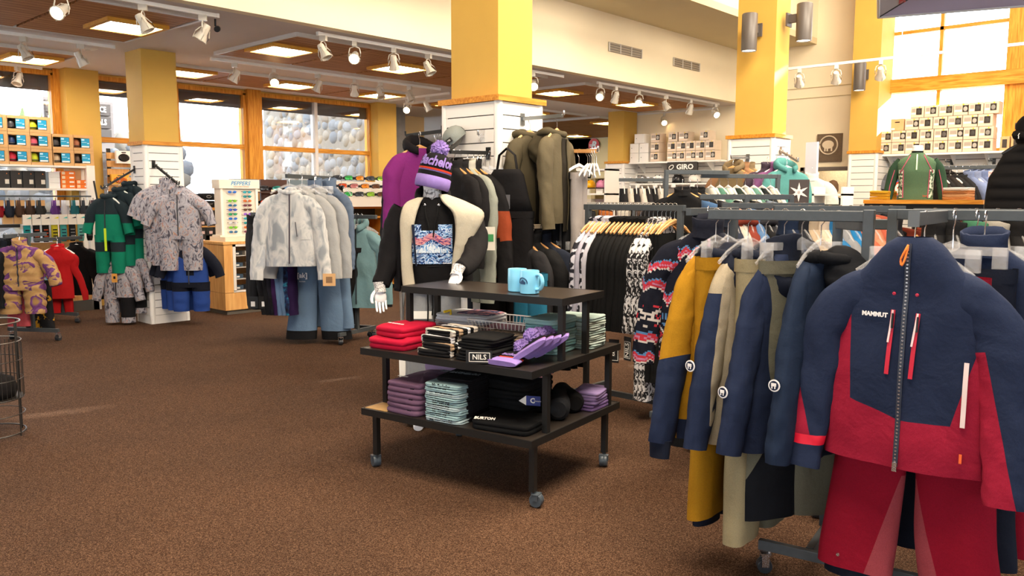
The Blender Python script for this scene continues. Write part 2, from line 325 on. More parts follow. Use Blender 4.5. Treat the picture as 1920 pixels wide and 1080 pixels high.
# ------------------------------------------------------------------ columns
def slatwall(parent, u0, v0, u1, v1, z0, z1, pitch, faces):
    """slats on the chosen faces: 'u' (facing -u) and 'v' (facing -v)"""
    n = round((z1-z0)/pitch)
    for f in faces:
        L = (v1-v0-.09) if f == 'u' else (u1-u0-.09)
        me = MB().box(0, 0, 0, L, .016, (z1-z0)/n-.008).mesh('slat', M_SLAT, 0)
        for i in range(n):
            z = z0+(z1-z0)*i/n+.004
            if f == 'u': put('slat', me, parent, (u0, v1-.045, z), -PI/2)
            else: put('slat', me, parent, (u0+.045, v0-.016+.016, z), 0)
def column(slat, shaft, zs, pitch=.1, faces='uv', top=ZC):
    u0, v0, u1, v1 = slat
    c = struct(MB().box(shaft[0], shaft[1], zs, shaft[2], shaft[3], top).obj('column', M_YELLOW, smooth=0))
    MB().box(u0+.014, v0+.014, 0, u1-.014, v1-.014, zs-.01).obj('core', M_GROOVE, c, smooth=0)
    MB().box(u0-.02, v0-.02, zs-.03, u1+.02, v1+.02, zs+.012).obj('wood_cap', M_AMBERX, c, smooth=0)
    for x, y in ((u0+.025, v0+.025), (u0+.025, v1-.025), (u1-.025, v0+.025), (u1-.025, v1-.025)):
        MB().lathe([(.034, 0), (.034, zs-.03)], 12, M=Mx((x, y, 0))).obj('corner_post', M_SLAT, c)
    slatwall(c, u0, v0, u1, v1, .1, zs-.03, pitch, faces)
    MB().box(u0-.004, v0-.004, 0, u1+.004, v1+.004, .1).obj('plinth', M_SLAT, c, smooth=0)
    return c
colC = column((4.42, 4.17, 4.92, 4.78), (4.49, 4.24, 4.87, 4.74), 2.235, .1, top=6.2)
colR = column((9.13, 4.235, 9.58, 4.82), (9.18, 4.28, 9.54, 4.76), 2.235, .1, top=6.2)
colL = column((4.20, 9.58, 4.66, 9.96), (4.21, 9.58, 4.62, 10.0), 2.125, .089)
colE = column((13.3, 4.47, 13.88, 4.92), (13.3, 4.5, 13.88, 4.92), 2.235, .1, top=6.2)
colF = column((13.35, 9.25, 13.85, 9.68), (13.38, 9.28, 13.83, 9.65), 2.2, .1)
for u0, u1 in ((4.16, 4.58), (9.33, 9.75)):
    struct(MB().box(u0, 11.75, 0, u1, 12.1, ZC).obj('column', M_YELLOW, smooth=0))
# slat wall under the gable window and beside the far column
sw = struct(MB().box(13.84, -4.6, 0, 13.9, 4.47, 2.2).obj('wall_slat_end', M_GROOVE, smooth=0))
me = MB().box(13.822, -4.6, 0, 13.84, 4.46, .09).mesh('slat', M_SLAT, 0)
for i in range(21): put('slat', me, sw, (0, 0, .1+i*.1))
sw = struct(MB().box(13.84, 7.2, 0, 13.9, 9.25, 2.2).obj('wall_slat_far', M_GROOVE, smooth=0))
me = MB().box(13.822, 7.2, 0, 13.84, 9.25, .09).mesh('slat', M_SLAT, 0)
for i in range(21): put('slat', me, sw, (0, 0, .1+i*.1))

# ------------------------------------------------------------------ outside
M_SNOW = mat('#dfe4ea', .9, 0, .04, 1)
struct(MB().box(-20, 12.2, -.3, 30, 50, -.2).box(14.3, -40, -.3, 60, 12, -.2).box(-20, -40, -.3, 14.3, -6.5, -.2).box(-40, -40, -.3, -6.2, 50, -.21).obj('ground_outside', M_SNOW, smooth=0))
def stone_wall(x0, x1, y, z0, z1, label, seed, sz=.26):
    r = random.Random(seed)
    t = thing('stone_wall', label, 'stone wall', (x0, y, z0))
    MB().box(0, .065, 0, x1-x0, .6, z1-z0).obj('mortar', mat('#74716d', .9, 0, .1, 9), t, smooth=0)
    cols = [mat(h, .7, 0, .08, 4) for h in ('#76726c', '#686c72', '#7f786e', '#6a625a', '#74767a', '#5c626a')]
    base = []
    for k in range(5):
        b = MB(); q = random.Random(k); rings = []
        for a in (0, .35, .62, .84, .97):
            rings.append([((1-a*a)**.5*math.cos(2*PI*j/10)*(1+.12*math.sin(3*j+k)) if a else math.cos(2*PI*j/10)*(1+.12*math.sin(3*j+k)), -a*.55, (max(0, 1-a*a)**.5)*math.sin(2*PI*j/10)) for j in range(10)])
        b.loft(rings)
        ms_ = [b.mesh('stone', c, 60) for c in cols]
        base.append(ms_)
    z = sz*.3; row = 0
    while z < z1-z0:
        x = r.uniform(0, sz*.5)
        h = sz*r.uniform(.75, 1.05)
        while x < x1-x0:
            w_ = sz*r.uniform(.6, 1.35)
            o = put('stone', r.choice(r.choice(base)), t, (x+w_/2, .1, z+r.uniform(-.06, .06)*2), rot=(0, r.uniform(-.5, .5), 0)); o.scale = (w_*.55, .13, h*.62*r.uniform(.85, 1.15))
            x += w_*.98
        z += h*.9
    return t
sw_ = stone_wall(0, 4.1, 0, -.2, 3.6, 'rounded river stone wall outside behind the wide divided window', 3, .25); sw_.location = (9.7, 16.25, -.2); sw_.rotation_euler = (0, 0, -PI/2)
stone_wall(4.6, 8.3, 17.0, -.2, 2.75, 'low river stone wall outside beneath the dark directory sign', 5, .34)
# directory sign
M_SIGN = plain('#3b3738', .6); M_SIGN2 = plain('#6a6668', .6)
sg = thing('directory_sign', 'dark outdoor directory sign with white lettering seen through narrow window', 'sign', (5.05, 15.6, 0))
MB().prism([(.1, 2.3), (1.1, 2.3), (1.26, 2.42), (1.26, 3.2), (.1, 3.2)], 0, .1).obj('board', M_SIGN2, sg, smooth=0)
for i, tx in enumerate(('SALES & SERVICE', 'RENT SHOP & RENTALS', 'RESTROOMS')):
    MB().box(.12, -.03, 2.95-i*.225, 1.2, 0, 3.15-i*.225).obj('sign_panel', M_SIGN, sg, smooth=0)
    text(tx, .14, M_WHITE, sg, (1.12-.12*(i == 2), -.04, 3.05-i*.225), align='RIGHT', bold=.004, sx=.66)
for x in (.2, 1.0): MB().box(x, .02, -.2, x+.1, .1, 2.32).obj('post', M_SIGN, sg, smooth=0)

def conifer(x, y, h, label):
    t = thing('conifer', label, 'tree', (x, y, -.2)); MB().tube([(0, 0, 0), (0, 0, h*.9)], [.12, .03], 8).obj('trunk', mat('#6b5240', .9), t)
    q = random.Random(int(x*10)); b = MB()
    for k in range(9):
        z = h*(.15+.095*k); r = (1-k/9.5)*h*.26
        b.loft([[(r*g*(1+.25*q.uniform(-1, 1))*math.cos(2*PI*j/14), r*g*(1+.25*q.uniform(-1, 1))*math.sin(2*PI*j/14), z+dz) for j in range(14)] for g, dz in ((1, 0), (.15, h*.14))], 0, False, False)
    b.obj('needles', mat('#5d6a48', .9, 0, .3, 6), t, smooth=0)
for i, (x, y, h) in enumerate(((7.2, 26, 3.4), (8.6, 30, 4.2), (10.2, 33, 4.6), (4.2, 24, 3.0), (12.5, 38, 5))): conifer(x, y, h, 'pale conifer in the snow outside the windows, %s counted from the column' % ORD[i])
# unseen pines added outside the gable window to keep sun off the aisle floor
tp = thing('added_shade_pine', 'tall pine outside the gable window beyond the parking', 'tree', (20.2, 2.45, .2)); MB().tube([(0, 0, 0), (.05, 0, 6), (0, 0, 13)], [.22, .18, .04], 10).obj('trunk', mat('#6b5240', .9), tp)
b = MB(); q = random.Random(5)
for k in range(10):
    z = 6.1+.7*k; r = 1.05*(1-k/13)
    b.loft([[(r*g*(1+.2*q.uniform(-1, 1))*math.cos(2*PI*j/16), r*g*(1+.2*q.uniform(-1, 1))*math.sin(2*PI*j/16), z+dz) for j in range(16)] for g, dz in ((1, 0), (.2, .95))], 0, False, False)
b.obj('needles', mat('#5d6a48', .9, 0, .3, 6), tp, smooth=0)

tp2 = thing('added_shade_pine', 'second tall pine outside the gable window, nearer the driveway', 'tree', (22.6, -.05, 1.0))  # out of view, added to block sun through the second window bay
for ch in list(tp.children): c_ = ch.copy(); C.objects.link(c_); c_.parent = tp2
d_ = bpy.data.lights.new('store_room_fill', 'AREA'); d_.size = .6; d_.energy = 9; d_.color = (1, .88, .7); o_ = bpy.data.objects.new('store_room_fill', d_); C.objects.link(o_); o_.location = (14.7, 5.7, 2.25)  # unseen lamp added to brighten the room behind the doorway
# ------------------------------------------------------------------ lamps of the shop
M_LIT = emit('#fff4e4', 34); M_BULB = emit('#ffd9a0', 60); M_OFF = plain('#b8a890', .3)
pan_src = None
def panel_light(u, v, where, z=ZC):
    global pan_src
    if pan_src is None:
        t = thing('ceiling_light', where, 'ceiling light', (u, v, z-.035), 0, 'square ceiling lights')
        b = MB()
        for q in ((-.29, -.29, .29, -.245), (-.29, .245, .29, .29), (-.29, -.245, -.245, .245), (.245, -.245, .29, .245)): b.box(q[0], q[1], -.035, q[2], q[3], .01)
        b.obj('frame', mat('#d59a35', .5), t, smooth=0); MB().box(-.245, -.245, -.012, .245, .245, 0).obj('diffuser', M_LIT, t, smooth=0); pan_src = t; return t
    return dup(pan_src, (u, v, z-.035), label=where)
for u, v, wh in ((3.5, 8.25, 'square amber framed light in the wood ceiling before the small yellow column'), (3.52, 11.04, 'square light in the wood ceiling above the boxed helmets'), (5.2, 8.25, 'square ceiling light first of the long wood strip past the camera'),
                 (5.3, 10.7, 'square ceiling light close behind the small yellow column'), (8.5, 10.64, 'square ceiling light above the stone wall window'), (10.12, 8.28, 'square ceiling light just behind the tall white slatted column'),
                 (12.22, 8.25, 'square ceiling light over the boxes on the far shelf'), (14.84, 10.7, 'small far ceiling light beside the far yellow column'), (17.36, 13.56, 'farthest low ceiling light before the red round sign'),
                 (6.9, 8.25, 'square ceiling light hidden by the tall column, second of the long strip'), (6.9, 10.7, 'square ceiling light near window, hidden by track lamps'), (1.7, 8.25, 'square ceiling light above the entrance side'), (1.7, 11.04, 'square ceiling light above entrance windows'), (10.2, 10.7, 'square ceiling light behind tall column, window row'), (12.2, 10.7, 'square ceiling light in the window row near the far column')):
    panel_light(u, v, wh)
M_LAMP = plain('#cfc8bb', .35)
head_src = {}
def spot(u, v, z, az, tilt, lit, label):
    k = lit
    if k not in head_src:
        t = thing('track_lamp', label, 'track lamp', (u, v, z), az, 'white track lamps')
        MB().box(-.022, -.035, -.05, .022, .035, 0).obj('adapter', M_LAMP, t, smooth=0)
        y = MB()
        for sx in (-1, 1): y.tube([(0, 0, -.05), (sx*.05, 0, -.07), (sx*.062, 0, -.12), (sx*.058, 0, -.155)], .006, 5)
        y.obj('yoke', M_LAMP, t)
        h = put('lamp_head', None, t, (0, 0, -.155))
        b = MB().lathe([(.03, .08), (.036, .06), (.036, .0), (.058, -.06), (.06, -.075), (.052, -.075), (.045, -.05)], 14, c1=False)
        h2 = b.obj('shade', M_LAMP, t, (0, 0, -.155)); h2.rotation_euler = (tilt, 0, 0)
        bl = MB().lathe([(.044, -.052), (.04, -.06)], 14).obj('bulb', M_BULB if lit else M_OFF, t, (0, 0, -.155)); bl.rotation_euler = (tilt, 0, 0)
        wire = MB()
        for j in range(4):
            a = j*PI/2+.4; wire.tube([(.04*math.cos(a), .04*math.sin(a), .04), (.066*math.cos(a), .066*math.sin(a), -.02), (.062*math.cos(a), .062*math.sin(a), -.08)], .004, 4)
        wi = wire.obj('wire_guard', M_LAMP, t, (0, 0, -.155)); wi.rotation_euler = (tilt, 0, 0)
        bpy.data.objects.remove(h); head_src[k] = t; r = t
    else: r = dup(head_src[k], (u, v, z), az, label)
    for ch in r.children:
        if ch.name.split('.')[0] in ('shade', 'bulb', 'wire_guard'): ch.rotation_euler = (tilt, 0, 0)
    return r
def track(p0, p1, label):
    p0, p1 = Vector(p0), Vector(p1); d = p1-p0
    t = thing('lighting_track', label, 'lighting track', p0, math.atan2(d.y, d.x), 'white lighting tracks')
    MB().box(0, -.017, -.02, d.length, .017, .012).obj('rail', M_WHITE, t, smooth=0)
    for x in (0, d.length): MB().box(x-.012, -.02, -.024, x+.012, .02, .014).obj('end_cap', M_WHITE, t, smooth=0)
    return t
TZ = 3.15
track((.5, 7.2, TZ), (3.88, 7.2, TZ), 'white track under the soffit edge before the first gap'); track((4.97, 7.2, TZ), (8.9, 7.2, TZ), 'white track along soffit edge passing the tall column')
track((9.72, 7.2, TZ), (13.25, 7.2, TZ), 'white track along the far soffit edge near the shelf boxes'); track((.5, 9.55, TZ), (3.9, 9.55, TZ), 'white track above the kids snowsuits')
track((5.0, 9.45, TZ), (8.7, 9.45, TZ), 'white track in the middle of the low ceiling'); track((.5, 11.8, TZ), (3.89, 11.8, TZ), 'white track above the helmet boxes window')
track((9.12, 11.13, TZ), (9.12, 9.7, TZ), 'short white track running towards the window column'); track((13.9, 9.9, TZ), (13.9, 7.6, TZ), 'white track above the far shelf')
ex = lambda u: 1
L1 = [(2.55, 7.2, 1), (3.2, 7.2, 0), (3.74, 7.2, 0), (5.03, 7.2, 0), (5.42, 7.2, 1), (5.95, 7.2, 0), (6.46, 7.2, 0), (8.3, 7.2, 1), (9.78, 7.2, 1), (10.15, 7.2, 0), (10.78, 7.2, 1), (11.55, 7.2, 0), (12.3, 7.2, 0), (13.15, 7.2, 1),
      (3.0, 9.55, 0), (3.55, 9.55, 0), (5.3, 9.45, 0), (5.84, 9.45, 1), (6.5, 9.45, 0), (7.1, 9.45, 0), (7.55, 9.45, 0), (8.1, 9.45, 0), (3.62, 11.8, 0), (9.12, 10.7, 1), (9.12, 10.2, 0), (13.9, 9.7, 0), (13.9, 8.7, 1)]
for i, (u, v, lit) in enumerate(L1):
    row = {7.2: 'under the cream soffit', 9.55: 'above the snowsuits', 9.45: 'in the mid ceiling row', 11.8: 'by the helmet window'}.get(v, 'in the short far row')
    spot(u, v, TZ-.02, rnd.uniform(0, 6.28) if not lit else -PI*.25+rnd.uniform(-.35, .35), -.5 if not lit else -1.05, bool(lit), '%s white track lamp %s, %s counted from the entrance' % ('glowing' if lit else 'unlit', row, ORD[i]))
# suspended track before the gable window
track((10.6, 5.3, 3.2), (10.6, .9, 3.2), 'suspended white track crossing in front of the tall gable window')
for i, (v, l) in enumerate(((4.6, 1), (4.12, 1), (3.58, 1), (1.9, 0), (1.62, 0))): spot(10.6, v, 3.18, PI/2+.3, -.8, False, 'white lamp on the suspended window track, %s from the column' % ORD[i])
for i, v in enumerate((3.35, 1.95)): tag(MB().tube([(10.6, v, 3.2), (10.6, v, 7.2)], .006, 5).obj('suspension_rod', M_WHITE), 'thin white rod holding the suspended track, %s from the column' % ORD[i], 'rod', 'suspension rods')
# dark cylinder wall lights on columns
M_CYL = plain('#56504c', .4)
def cyl_light(loc, armdir, label):
    t = thing('cylinder_wall_light', label, 'wall light', loc, 0, 'dark cylinder lights')
    MB().lathe([(.085, -.21), (.088, -.2), (.088, .2), (.08, .21)], 24, c0=False).obj('housing', M_CYL, t)
    MB().lathe([(.078, -.2), (.078, -.195)], 20).obj('lens', emit('#ffe9c8', 6), t)
    b = MB(); ax, ay = armdir
    b.cb((ax*.13, ay*.13, .06), (.05 if ay else .12, .05 if ax else .12, .09)); b.cb((ax*.185, ay*.185, .05), (.02 if ax else .13, .02 if ay else .13, .15)); b.obj('bracket', M_CYL, t, smooth=0)
cyl_light((8.96, 4.5, 3.39), (1, 0), 'dark cylinder light on the face of the far yellow column'); cyl_light((9.36, 4.03, 3.5), (0, 1), 'dark cylinder light on the sunlit side of the far yellow column')
cyl_light((13.08, 4.72, 3.36), (1, 0), 'dark cylinder light on the yellow column beside the gable window')
# vents, camera, detector
for i, (u0, u1) in enumerate(((9.68, 10.5), (11.4, 12.2))):
    t = thing('wall_vent', ('long' if i == 0 else 'farther')+' grey air vent in the cream soffit wall', 'vent', (u0, 7.0, 3.56), 0, 'soffit vents')
    MB().box(0, -.012, 0, u1-u0, -.004, .13).obj('backing', plain('#7d7468'), t, smooth=0)
    for k in range(4): MB().box(0, -.02, .01+k*.034, u1-u0, -.012, .018+k*.034).obj('slat', plain('#b9ad98'), t, smooth=0)
    for k in range(4): MB().box((u1-u0)*k/3-.008, -.024, 0, (u1-u0)*k/3+.008, -.01, .13).obj('divider', M_GREYW, t, smooth=0)
t = thing('security_camera', 'small dark security camera under the grey ceiling', 'security camera', (4.02, 7.5, ZC), .6)
MB().tube([(0, 0, 0), (0, 0, -.06), (.03, -.02, -.08)], .01, 6).obj('arm', M_BLACK, t); MB().tube([(.08, .02, -.07), (0, -.02, -.09), (-.05, -.04, -.105)], [.026, .03, .028], 10).obj('body', M_BLACK, t)
t = thing('smoke_detector', 'flat white ceiling fixture between yellow columns', 'smoke detector', (3.78, 9.95, ZC)); MB().lathe([(.1, 0), (.1, -.02), (.06, -.035)], 20).obj('cover', M_WHITE, t); MB().lathe([(.03, -.03), (.03, -.04)], 12).obj('sensor', M_GREYW, t)
# unseen area lights added above the frame to brighten the shop floor and soffit
def area(loc, sx, sy, e, col=(1, .86, .66), rot=(0, 0, 0)):
    d = bpy.data.lights.new('unseen_fill', 'AREA'); d.shape = 'RECTANGLE'; d.size = sx; d.size_y = sy; d.energy = e; d.color = col
    o = bpy.data.objects.new('unseen_fill', d); C.objects.link(o); o.location = loc; o.rotation_euler = rot
area((1.5, 1.0, 6), 3, 3, 620); area((6.0, 1.2, 6), 3, 3, 600); area((11, 2.5, 5.8), 3, 4, 320); area((8.6, .6, 4.7), 3, 1, 260, rot=(PI/2-.12, 0, 0))
# ------------------------------------------------------------------ clothes: lofted cloth with folds
def lerp_keys(keys, z):
    """keys sorted by falling z: (z, a, b, ...)"""
    if z >= keys[0][0]: return keys[0][1:]
    for k0, k1 in zip(keys, keys[1:]):
        if z >= k1[0]:
            t = (k0[0]-z)/(k0[0]-k1[0]); t = t*t*(3-2*t)*.5+t*.5
            return tuple(a+(b-a)*t for a, b in zip(k0[1:], k1[1:]))
    return keys[-1][1:]
def nz(x, y, z): return mnoise.noise(Vector((x, y, z)))
class Cloth:
    """a hanging torso shape; front() gives its surface so trims sit on it"""
    def __init__(s, keys, seed=0, amp=.014, p=2.5, fx=9, fz=2.6, quilt=0, qa=.008):
        s.keys, s.seed, s.amp, s.p, s.fx, s.fz, s.quilt, s.qa = keys, seed, amp, p, fx, fz, quilt, qa
    def dy(s, x, z, side):
        hang = min(1, max(0, (keys_top(s.keys)-z)/.35))
        d = s.amp*(.35+.65*hang)*(nz(x*s.fx+s.seed*3.7, side*5.3, z*s.fz+s.seed)+.5*nz(x*s.fx*2.3+s.seed, side*2.1, z*s.fz*2.5))
        if s.quilt: d += s.qa*(abs(math.sin(z*PI/s.quilt))-.6)
        return d
    def ring(s, z, n):
        kk = lerp_keys(s.keys, z); hw, hd = kk[0], kk[1]; cy = kk[2] if len(kk) > 2 else 0; out = []
        for j in range(n):
            a = 2*PI*j/n+PI/n; c, q = math.cos(a), math.sin(a); e = 2/s.p
            x = hw*math.copysign(abs(c)**e, c); y = hd*math.copysign(abs(q)**e, q); w_ = min(1, abs(q)*1.6)
            d = s.dy(x, z, 1 if q > 0 else -1)
            out.append((x*(1+.03*nz(z*4+s.seed, c, q)), cy+y+math.copysign(1, q)*d*w_, z))
        return out
    def front(s, x, z, side=-1):
        kk = lerp_keys(s.keys, z); hw, hd = kk[0], kk[1]; cy = kk[2] if len(kk) > 2 else 0
        t = max(0, 1-min(1, abs(x/hw))**s.p)**(1/s.p)
        return cy+side*(hd*t+s.dy(x, z, side))
    def body(s, n=32, dz=.028, mb=None, m=0, cap1=False):
        mb = mb or MB(); z0, z1 = s.keys[0][0], s.keys[-1][0]; k = max(2, int((z0-z1)/dz))
        return mb.loft([s.ring(z0+(z1-z0)*i/k, n) for i in range(k+1)], m, False, cap1)
    def strip(s, pts, w, lift=.004, mb=None, m=0, th=.004):
        """a ribbon lying on the front along (x, z) points"""
        mb = mb or MB(); rows = []
        for i, (x, z) in enumerate(pts):
            a, b = pts[max(0, i-1)], pts[min(len(pts)-1, i+1)]; dx, dz_ = b[0]-a[0], b[1]-a[1]; L = math.hypot(dx, dz_) or 1
            px_, pz = -dz_/L*w/2, dx/L*w/2
            y = s.front(x, z)-lift
            rows.append([(x-px_, y, z-pz), (x-px_, y-th, z-pz), (x+px_, y-th, z+pz), (x+px_, y, z+pz)])
        return mb.loft(rows, m)
    def patch(s, x0, x1, z0, z1, lift=.006, n=10, mb=None, m=0, th=.003, shape=None):
        """a thin panel following the front"""
        mb = mb or MB(); k = len(mb.v); g = [[(x0+(x1-x0)*i/n, z0+(z1-z0)*j/n) for i in range(n+1)] for j in range(n+1)]
        vs = [(x, s.front(x, z)-lift, z) for r in g for x, z in r]
        fs = [(j*(n+1)+i, j*(n+1)+i+1, (j+1)*(n+1)+i+1, (j+1)*(n+1)+i) for j in range(n) for i in range(n) if shape is None or shape((i+.5)/n, (j+.5)/n)]
        return mb.add(vs, fs, m)
def keys_top(k): return k[0][0]
def resample(pts, n):
    out = []
    P = [pts[0]]+list(pts)+[pts[-1]]
    for i in range(n):
        t = i/(n-1)*(len(pts)-1); k = min(int(t), len(pts)-2); f = t-k
        a, b, c, d = [Vector(P[k+q]) for q in range(4)]
        out.append(.5*((2*b)+(c-a)*f+(2*a-5*b+4*c-d)*f*f+(3*b-a-3*c+d)*f**3))
    return out
def sleeve(pts, radii, seed=0, n=14, k=22, flat=.62, amp=.1, quilt=0, mb=None, m=0, cap=True, ref=(0, 1, 0)):
    mb = mb or MB(); P = resample(pts, k); rings = []
    for i, p in enumerate(P):
        t = (P[min(i+1, k-1)]-P[max(i-1, 0)]).normalized(); b = Vector(ref); a = t.cross(b).normalized(); b = a.cross(t)
        f = i/(k-1)*(len(radii)-1); q = min(int(f), len(radii)-2); r = radii[q]+(radii[q+1]-radii[q])*(f-q)
        row = []
        for j in range(n):
            th = 2*PI*j/n
            rr = r*(1+amp*1.5*(nz(p.z*8+seed*5, math.cos(th)*1.9+seed, math.sin(th)*1.9)+.7*nz(p.z*22+math.cos(th)*2+seed, math.cos(th)*1.5, math.sin(th)*1.5+1.7)))
            if quilt: rr += .006*(abs(math.sin(i/(k-1)*PI*quilt))-.6)
            row.append(p+a*(rr*math.cos(th))+b*(rr*flat*math.sin(th)))
        rings.append(row)
    return mb.loft(rings, m, False, cap)
def zoned(mb, mats, zones, name, smooth=50):
    """cut the cloth along planes and give each side its own cloth colour: zones = (point, normal, slot[, condition])"""
    me = mb.mesh(name, mats, 0); bm = bmesh.new(); bm.from_mesh(me)
    for z in zones:
        co, no, slot = Vector(z[0]), Vector(z[1]), z[2]; cond = z[3] if len(z) > 3 else None
        bmesh.ops.bisect_plane(bm, geom=bm.verts[:]+bm.edges[:]+bm.faces[:], plane_co=co, plane_no=no, dist=1e-5)
        for f in bm.faces:
            c = f.calc_center_median()
            if (c-co).dot(no) > 0 and (cond is None or cond(c)): f.material_index = slot
    for f in bm.faces: f.smooth = True
    bm.to_mesh(me); bm.free(); me.set_sharp_from_angle(angle=math.radians(70)); return me
def jkeys(hw=.25, L=.72, hd=.06, hem=1.03, neck=.075, sh=.2):
    return [(.0, neck, .055), (-.015, neck+.02, .058), (-.045, sh*.66, .058), (-.085, sh*.9, .056), (-.14, sh*1.03, .058), (-.23, hw*.95, hd), (-.4, hw, hd*1.1), (-L+.12, hw*hem, hd*1.15), (-L, hw*hem*1.01, hd*1.1)]
def sleeve_path(side, hw=.25, L=.62, sh=.2, out=.09, fwd=.05):
    s = side
    return [(s*(sh*.5), 0, -.085), (s*(sh*.86), 0, -.135), (s*(hw*.95+.025), -.005, -.24), (s*(hw+out*.55), -fwd*.4, -.1-L*.5), (s*(hw+out*.9), -fwd*.9, -.1-L*.82), (s*(hw+out), -fwd*1.25, -.1-L)]
def collar(mb=None, h=.07, rx=.075, ry=.06, m=0, seed=0, tilt=.015, n=20, zb=-.03):
    mb = mb or MB(); rings = []
    for z, g in ((zb, 1.12), (0, 1.0), (h*.5, .98), (h, 1.04), (h+.004, .96), (h*.5, .9), (0, .9)):
        rings.append([(rx*g*math.cos(2*PI*j/n), ry*g*math.sin(2*PI*j/n), z+tilt*math.sin(2*PI*j/n)*(z > 0)+.006*nz(j*.8, seed, z*20)) for j in range(n)])
    return mb.loft(rings, m, False, False)
def hood_down(mb=None, m=0, seed=0, rx=.12, ry=.085, th=.055, drop=.03, back=.04, n=22, k=12):
    """a hood lying collapsed round the neck: a fat sagging roll, fuller at the back"""
    mb = mb or MB(); rings = []
    for i in range(n+1):
        a = -PI/2+.42+(2*PI-.84)*i/n; fat = th*(.55+.6*max(0, math.sin(a))+.1*nz(i*.9, seed, 0))
        c = Vector((rx*math.cos(a), ry*math.sin(a)+back*max(0, math.sin(a)), .02-drop*max(0, -math.sin(a))*1.5+.02*max(0, math.sin(a))))
        d = Vector((math.cos(a), math.sin(a), 0)); row = []
        for j in range(k):
            b = 2*PI*j/k; rr = fat*(1+.16*nz(i*.5+seed*3, math.cos(b)*1.3, math.sin(b)*1.3))
            row.append(c+d*(rr*.75*math.cos(b))+Vector((0, 0, 1))*(rr*1.15*math.sin(b)))
        rings.append(row)
    return mb.loft(rings, m)
def hood_up(mb=None, m=0, seed=0, w=.12, h=.2, dep=.1, lean=.06, n=18):
    """a hood hanging half upright from the neck, its opening to the front"""
    mb = mb or MB(); rings = []
    for i in range(9):
        t = i/8; rr = math.sin(PI*(.18+.82*t)*.5+.0) if t < .5 else math.cos((t-.5)*PI*.92)**.6
        sc = (.62+.5*math.sin(PI*min(1, t*1.25)*.6)) if t < .62 else 1.06*math.cos((t-.62)/.38*PI*.5)**.55+.02
        rings.append([(w*sc*math.cos(a)*(1+.06*nz(seed, i, math.cos(a))), lean*t+dep*sc*math.sin(a)*(1+.1*nz(i*.7, seed, a)), -.03+h*t) for a in [2*PI*j/n for j in range(n)]])
    return mb.loft(rings, m, False, True)
def hood_droop(mb=None, m=0, seed=0, rx=.105, ry=.085, rz=.1, back=.075, down=.05, n=22, k=14):
    """a hood fallen behind the neck: a soft pouch, creased, with a rolled brim"""
    mb = mb or MB(); rings = []
    for i in range(k+1):
        t = PI*(.06+.92*i/k); row = []
        for j in range(n):
            a = 2*PI*j/n; q = 1+.13*nz(math.cos(a)*1.6+seed*3, math.sin(a)*1.6, i*.35)+.05*nz(math.cos(a)*5, seed, i*.9)
            x, y, z = rx*math.sin(t)*math.cos(a)*q, ry*math.sin(t)*math.sin(a)*q, rz*math.cos(t)
            row.append((x, back+y-.35*z*(1 if z > 0 else .1), z-down))
        rings.append(row)
    mb.loft(rings, m)
    return mb.tube(resample([(rx*.95*math.cos(a), back*.35+ry*1.0*math.sin(a), .03-down*.3-.02*abs(math.sin(a))+.008*nz(a*2, seed, 0)) for a in [2*PI*j/14 for j in range(15)]], 30), .02, 8, m, flat=1.2)
_gm = {}
def garment_mesh(key, hw=.25, L=.72, hd=.05, sl=.6, out=.06, fwd=.03, seed=0, n=16, dz=.07, quilt=0, hood=None, col=.05, sh=.2, sleeves=True, amp=.014, slr=1.0, hem=1.03, mats=1):
    """one-piece garment for crowded racks; slots: 0 cloth, 1 hood / collar, 2 sleeves"""
    if key in _gm: return _gm[key]
    c = Cloth(jkeys(hw, L, hd, hem, sh=sh), seed, amp, quilt=quilt); mb = c.body(n, dz)
    if sleeves:
        for s in (-1, 1): sleeve(sleeve_path(s, hw, sl, sh, out, fwd), [.05*slr, .076*slr, .074*slr, .066*slr, .06*slr, .052*slr], seed+s, 10, 12, .72, quilt=9 if quilt else 0, mb=mb, m=2 if mats > 2 else 0)
    if hood == 'down': hood_down(mb, 1 if mats > 1 else 0, seed, n=14, k=8)
    elif hood == 'up': hood_droop(mb, 1 if mats > 1 else 0, seed, n=12, k=8)
    elif col: collar(mb, col, m=1 if mats > 1 else 0, seed=seed, n=14)
    me = mb.mesh('garment', [fabric('#777777')]*mats, 70); _gm[key] = me; return me
def pants_mb(w=.19, L=1.0, hd=.045, hemw=.115, seed=0, n=16, k=20, gap=.015, mb=None, spread=.02, band=True, crotch=.28, ms=(0, 0)):
    mb = mb or MB()
    for s in (-1, 1):
        rings = []
        for i in range(k+1):
            t = i/k; z = -L*t
            top = w*.52; lw = top+(hemw-top)*min(1, t*1.1)
            cx = s*(w*.5+(spread+gap)*max(0, (t-crotch/L))*1.4)
            d_ = hd*(1-.1*t)
            row = []
            for j in range(n):
                a = 2*PI*j/n; x = cx+lw*math.copysign(abs(math.cos(a))**.85, math.cos(a)); y = d_*math.copysign(abs(math.sin(a))**.8, math.sin(a))
                y += math.copysign(1, y)*.014*t*nz(x*12+seed, s*2+math.copysign(1, y), z*2.2+seed)+.012*nz(x*5, z*3, seed+s)
                x += .012*t*nz(z*4, s*3+seed, math.sin(a))
                row.append((x, y, z))
            rings.append(row)
        mb.loft(rings, ms[0] if s < 0 else ms[1], False, False)
    return mb
def set_mats(o, mats):
    for i, mt in enumerate(mats):
        o.material_slots[i].link = 'OBJECT'; o.material_slots[i].material = mt
M_CLEAR = None
def clear_plastic():
    global M_CLEAR
    if not M_CLEAR:
        M_CLEAR, nt, b = nodes('clear_plastic'); b.inputs['Base Color'].default_value = (.8, .8, .82, 1); b.inputs['Roughness'].default_value = .1; b.inputs['Alpha'].default_value = .22
    return M_CLEAR
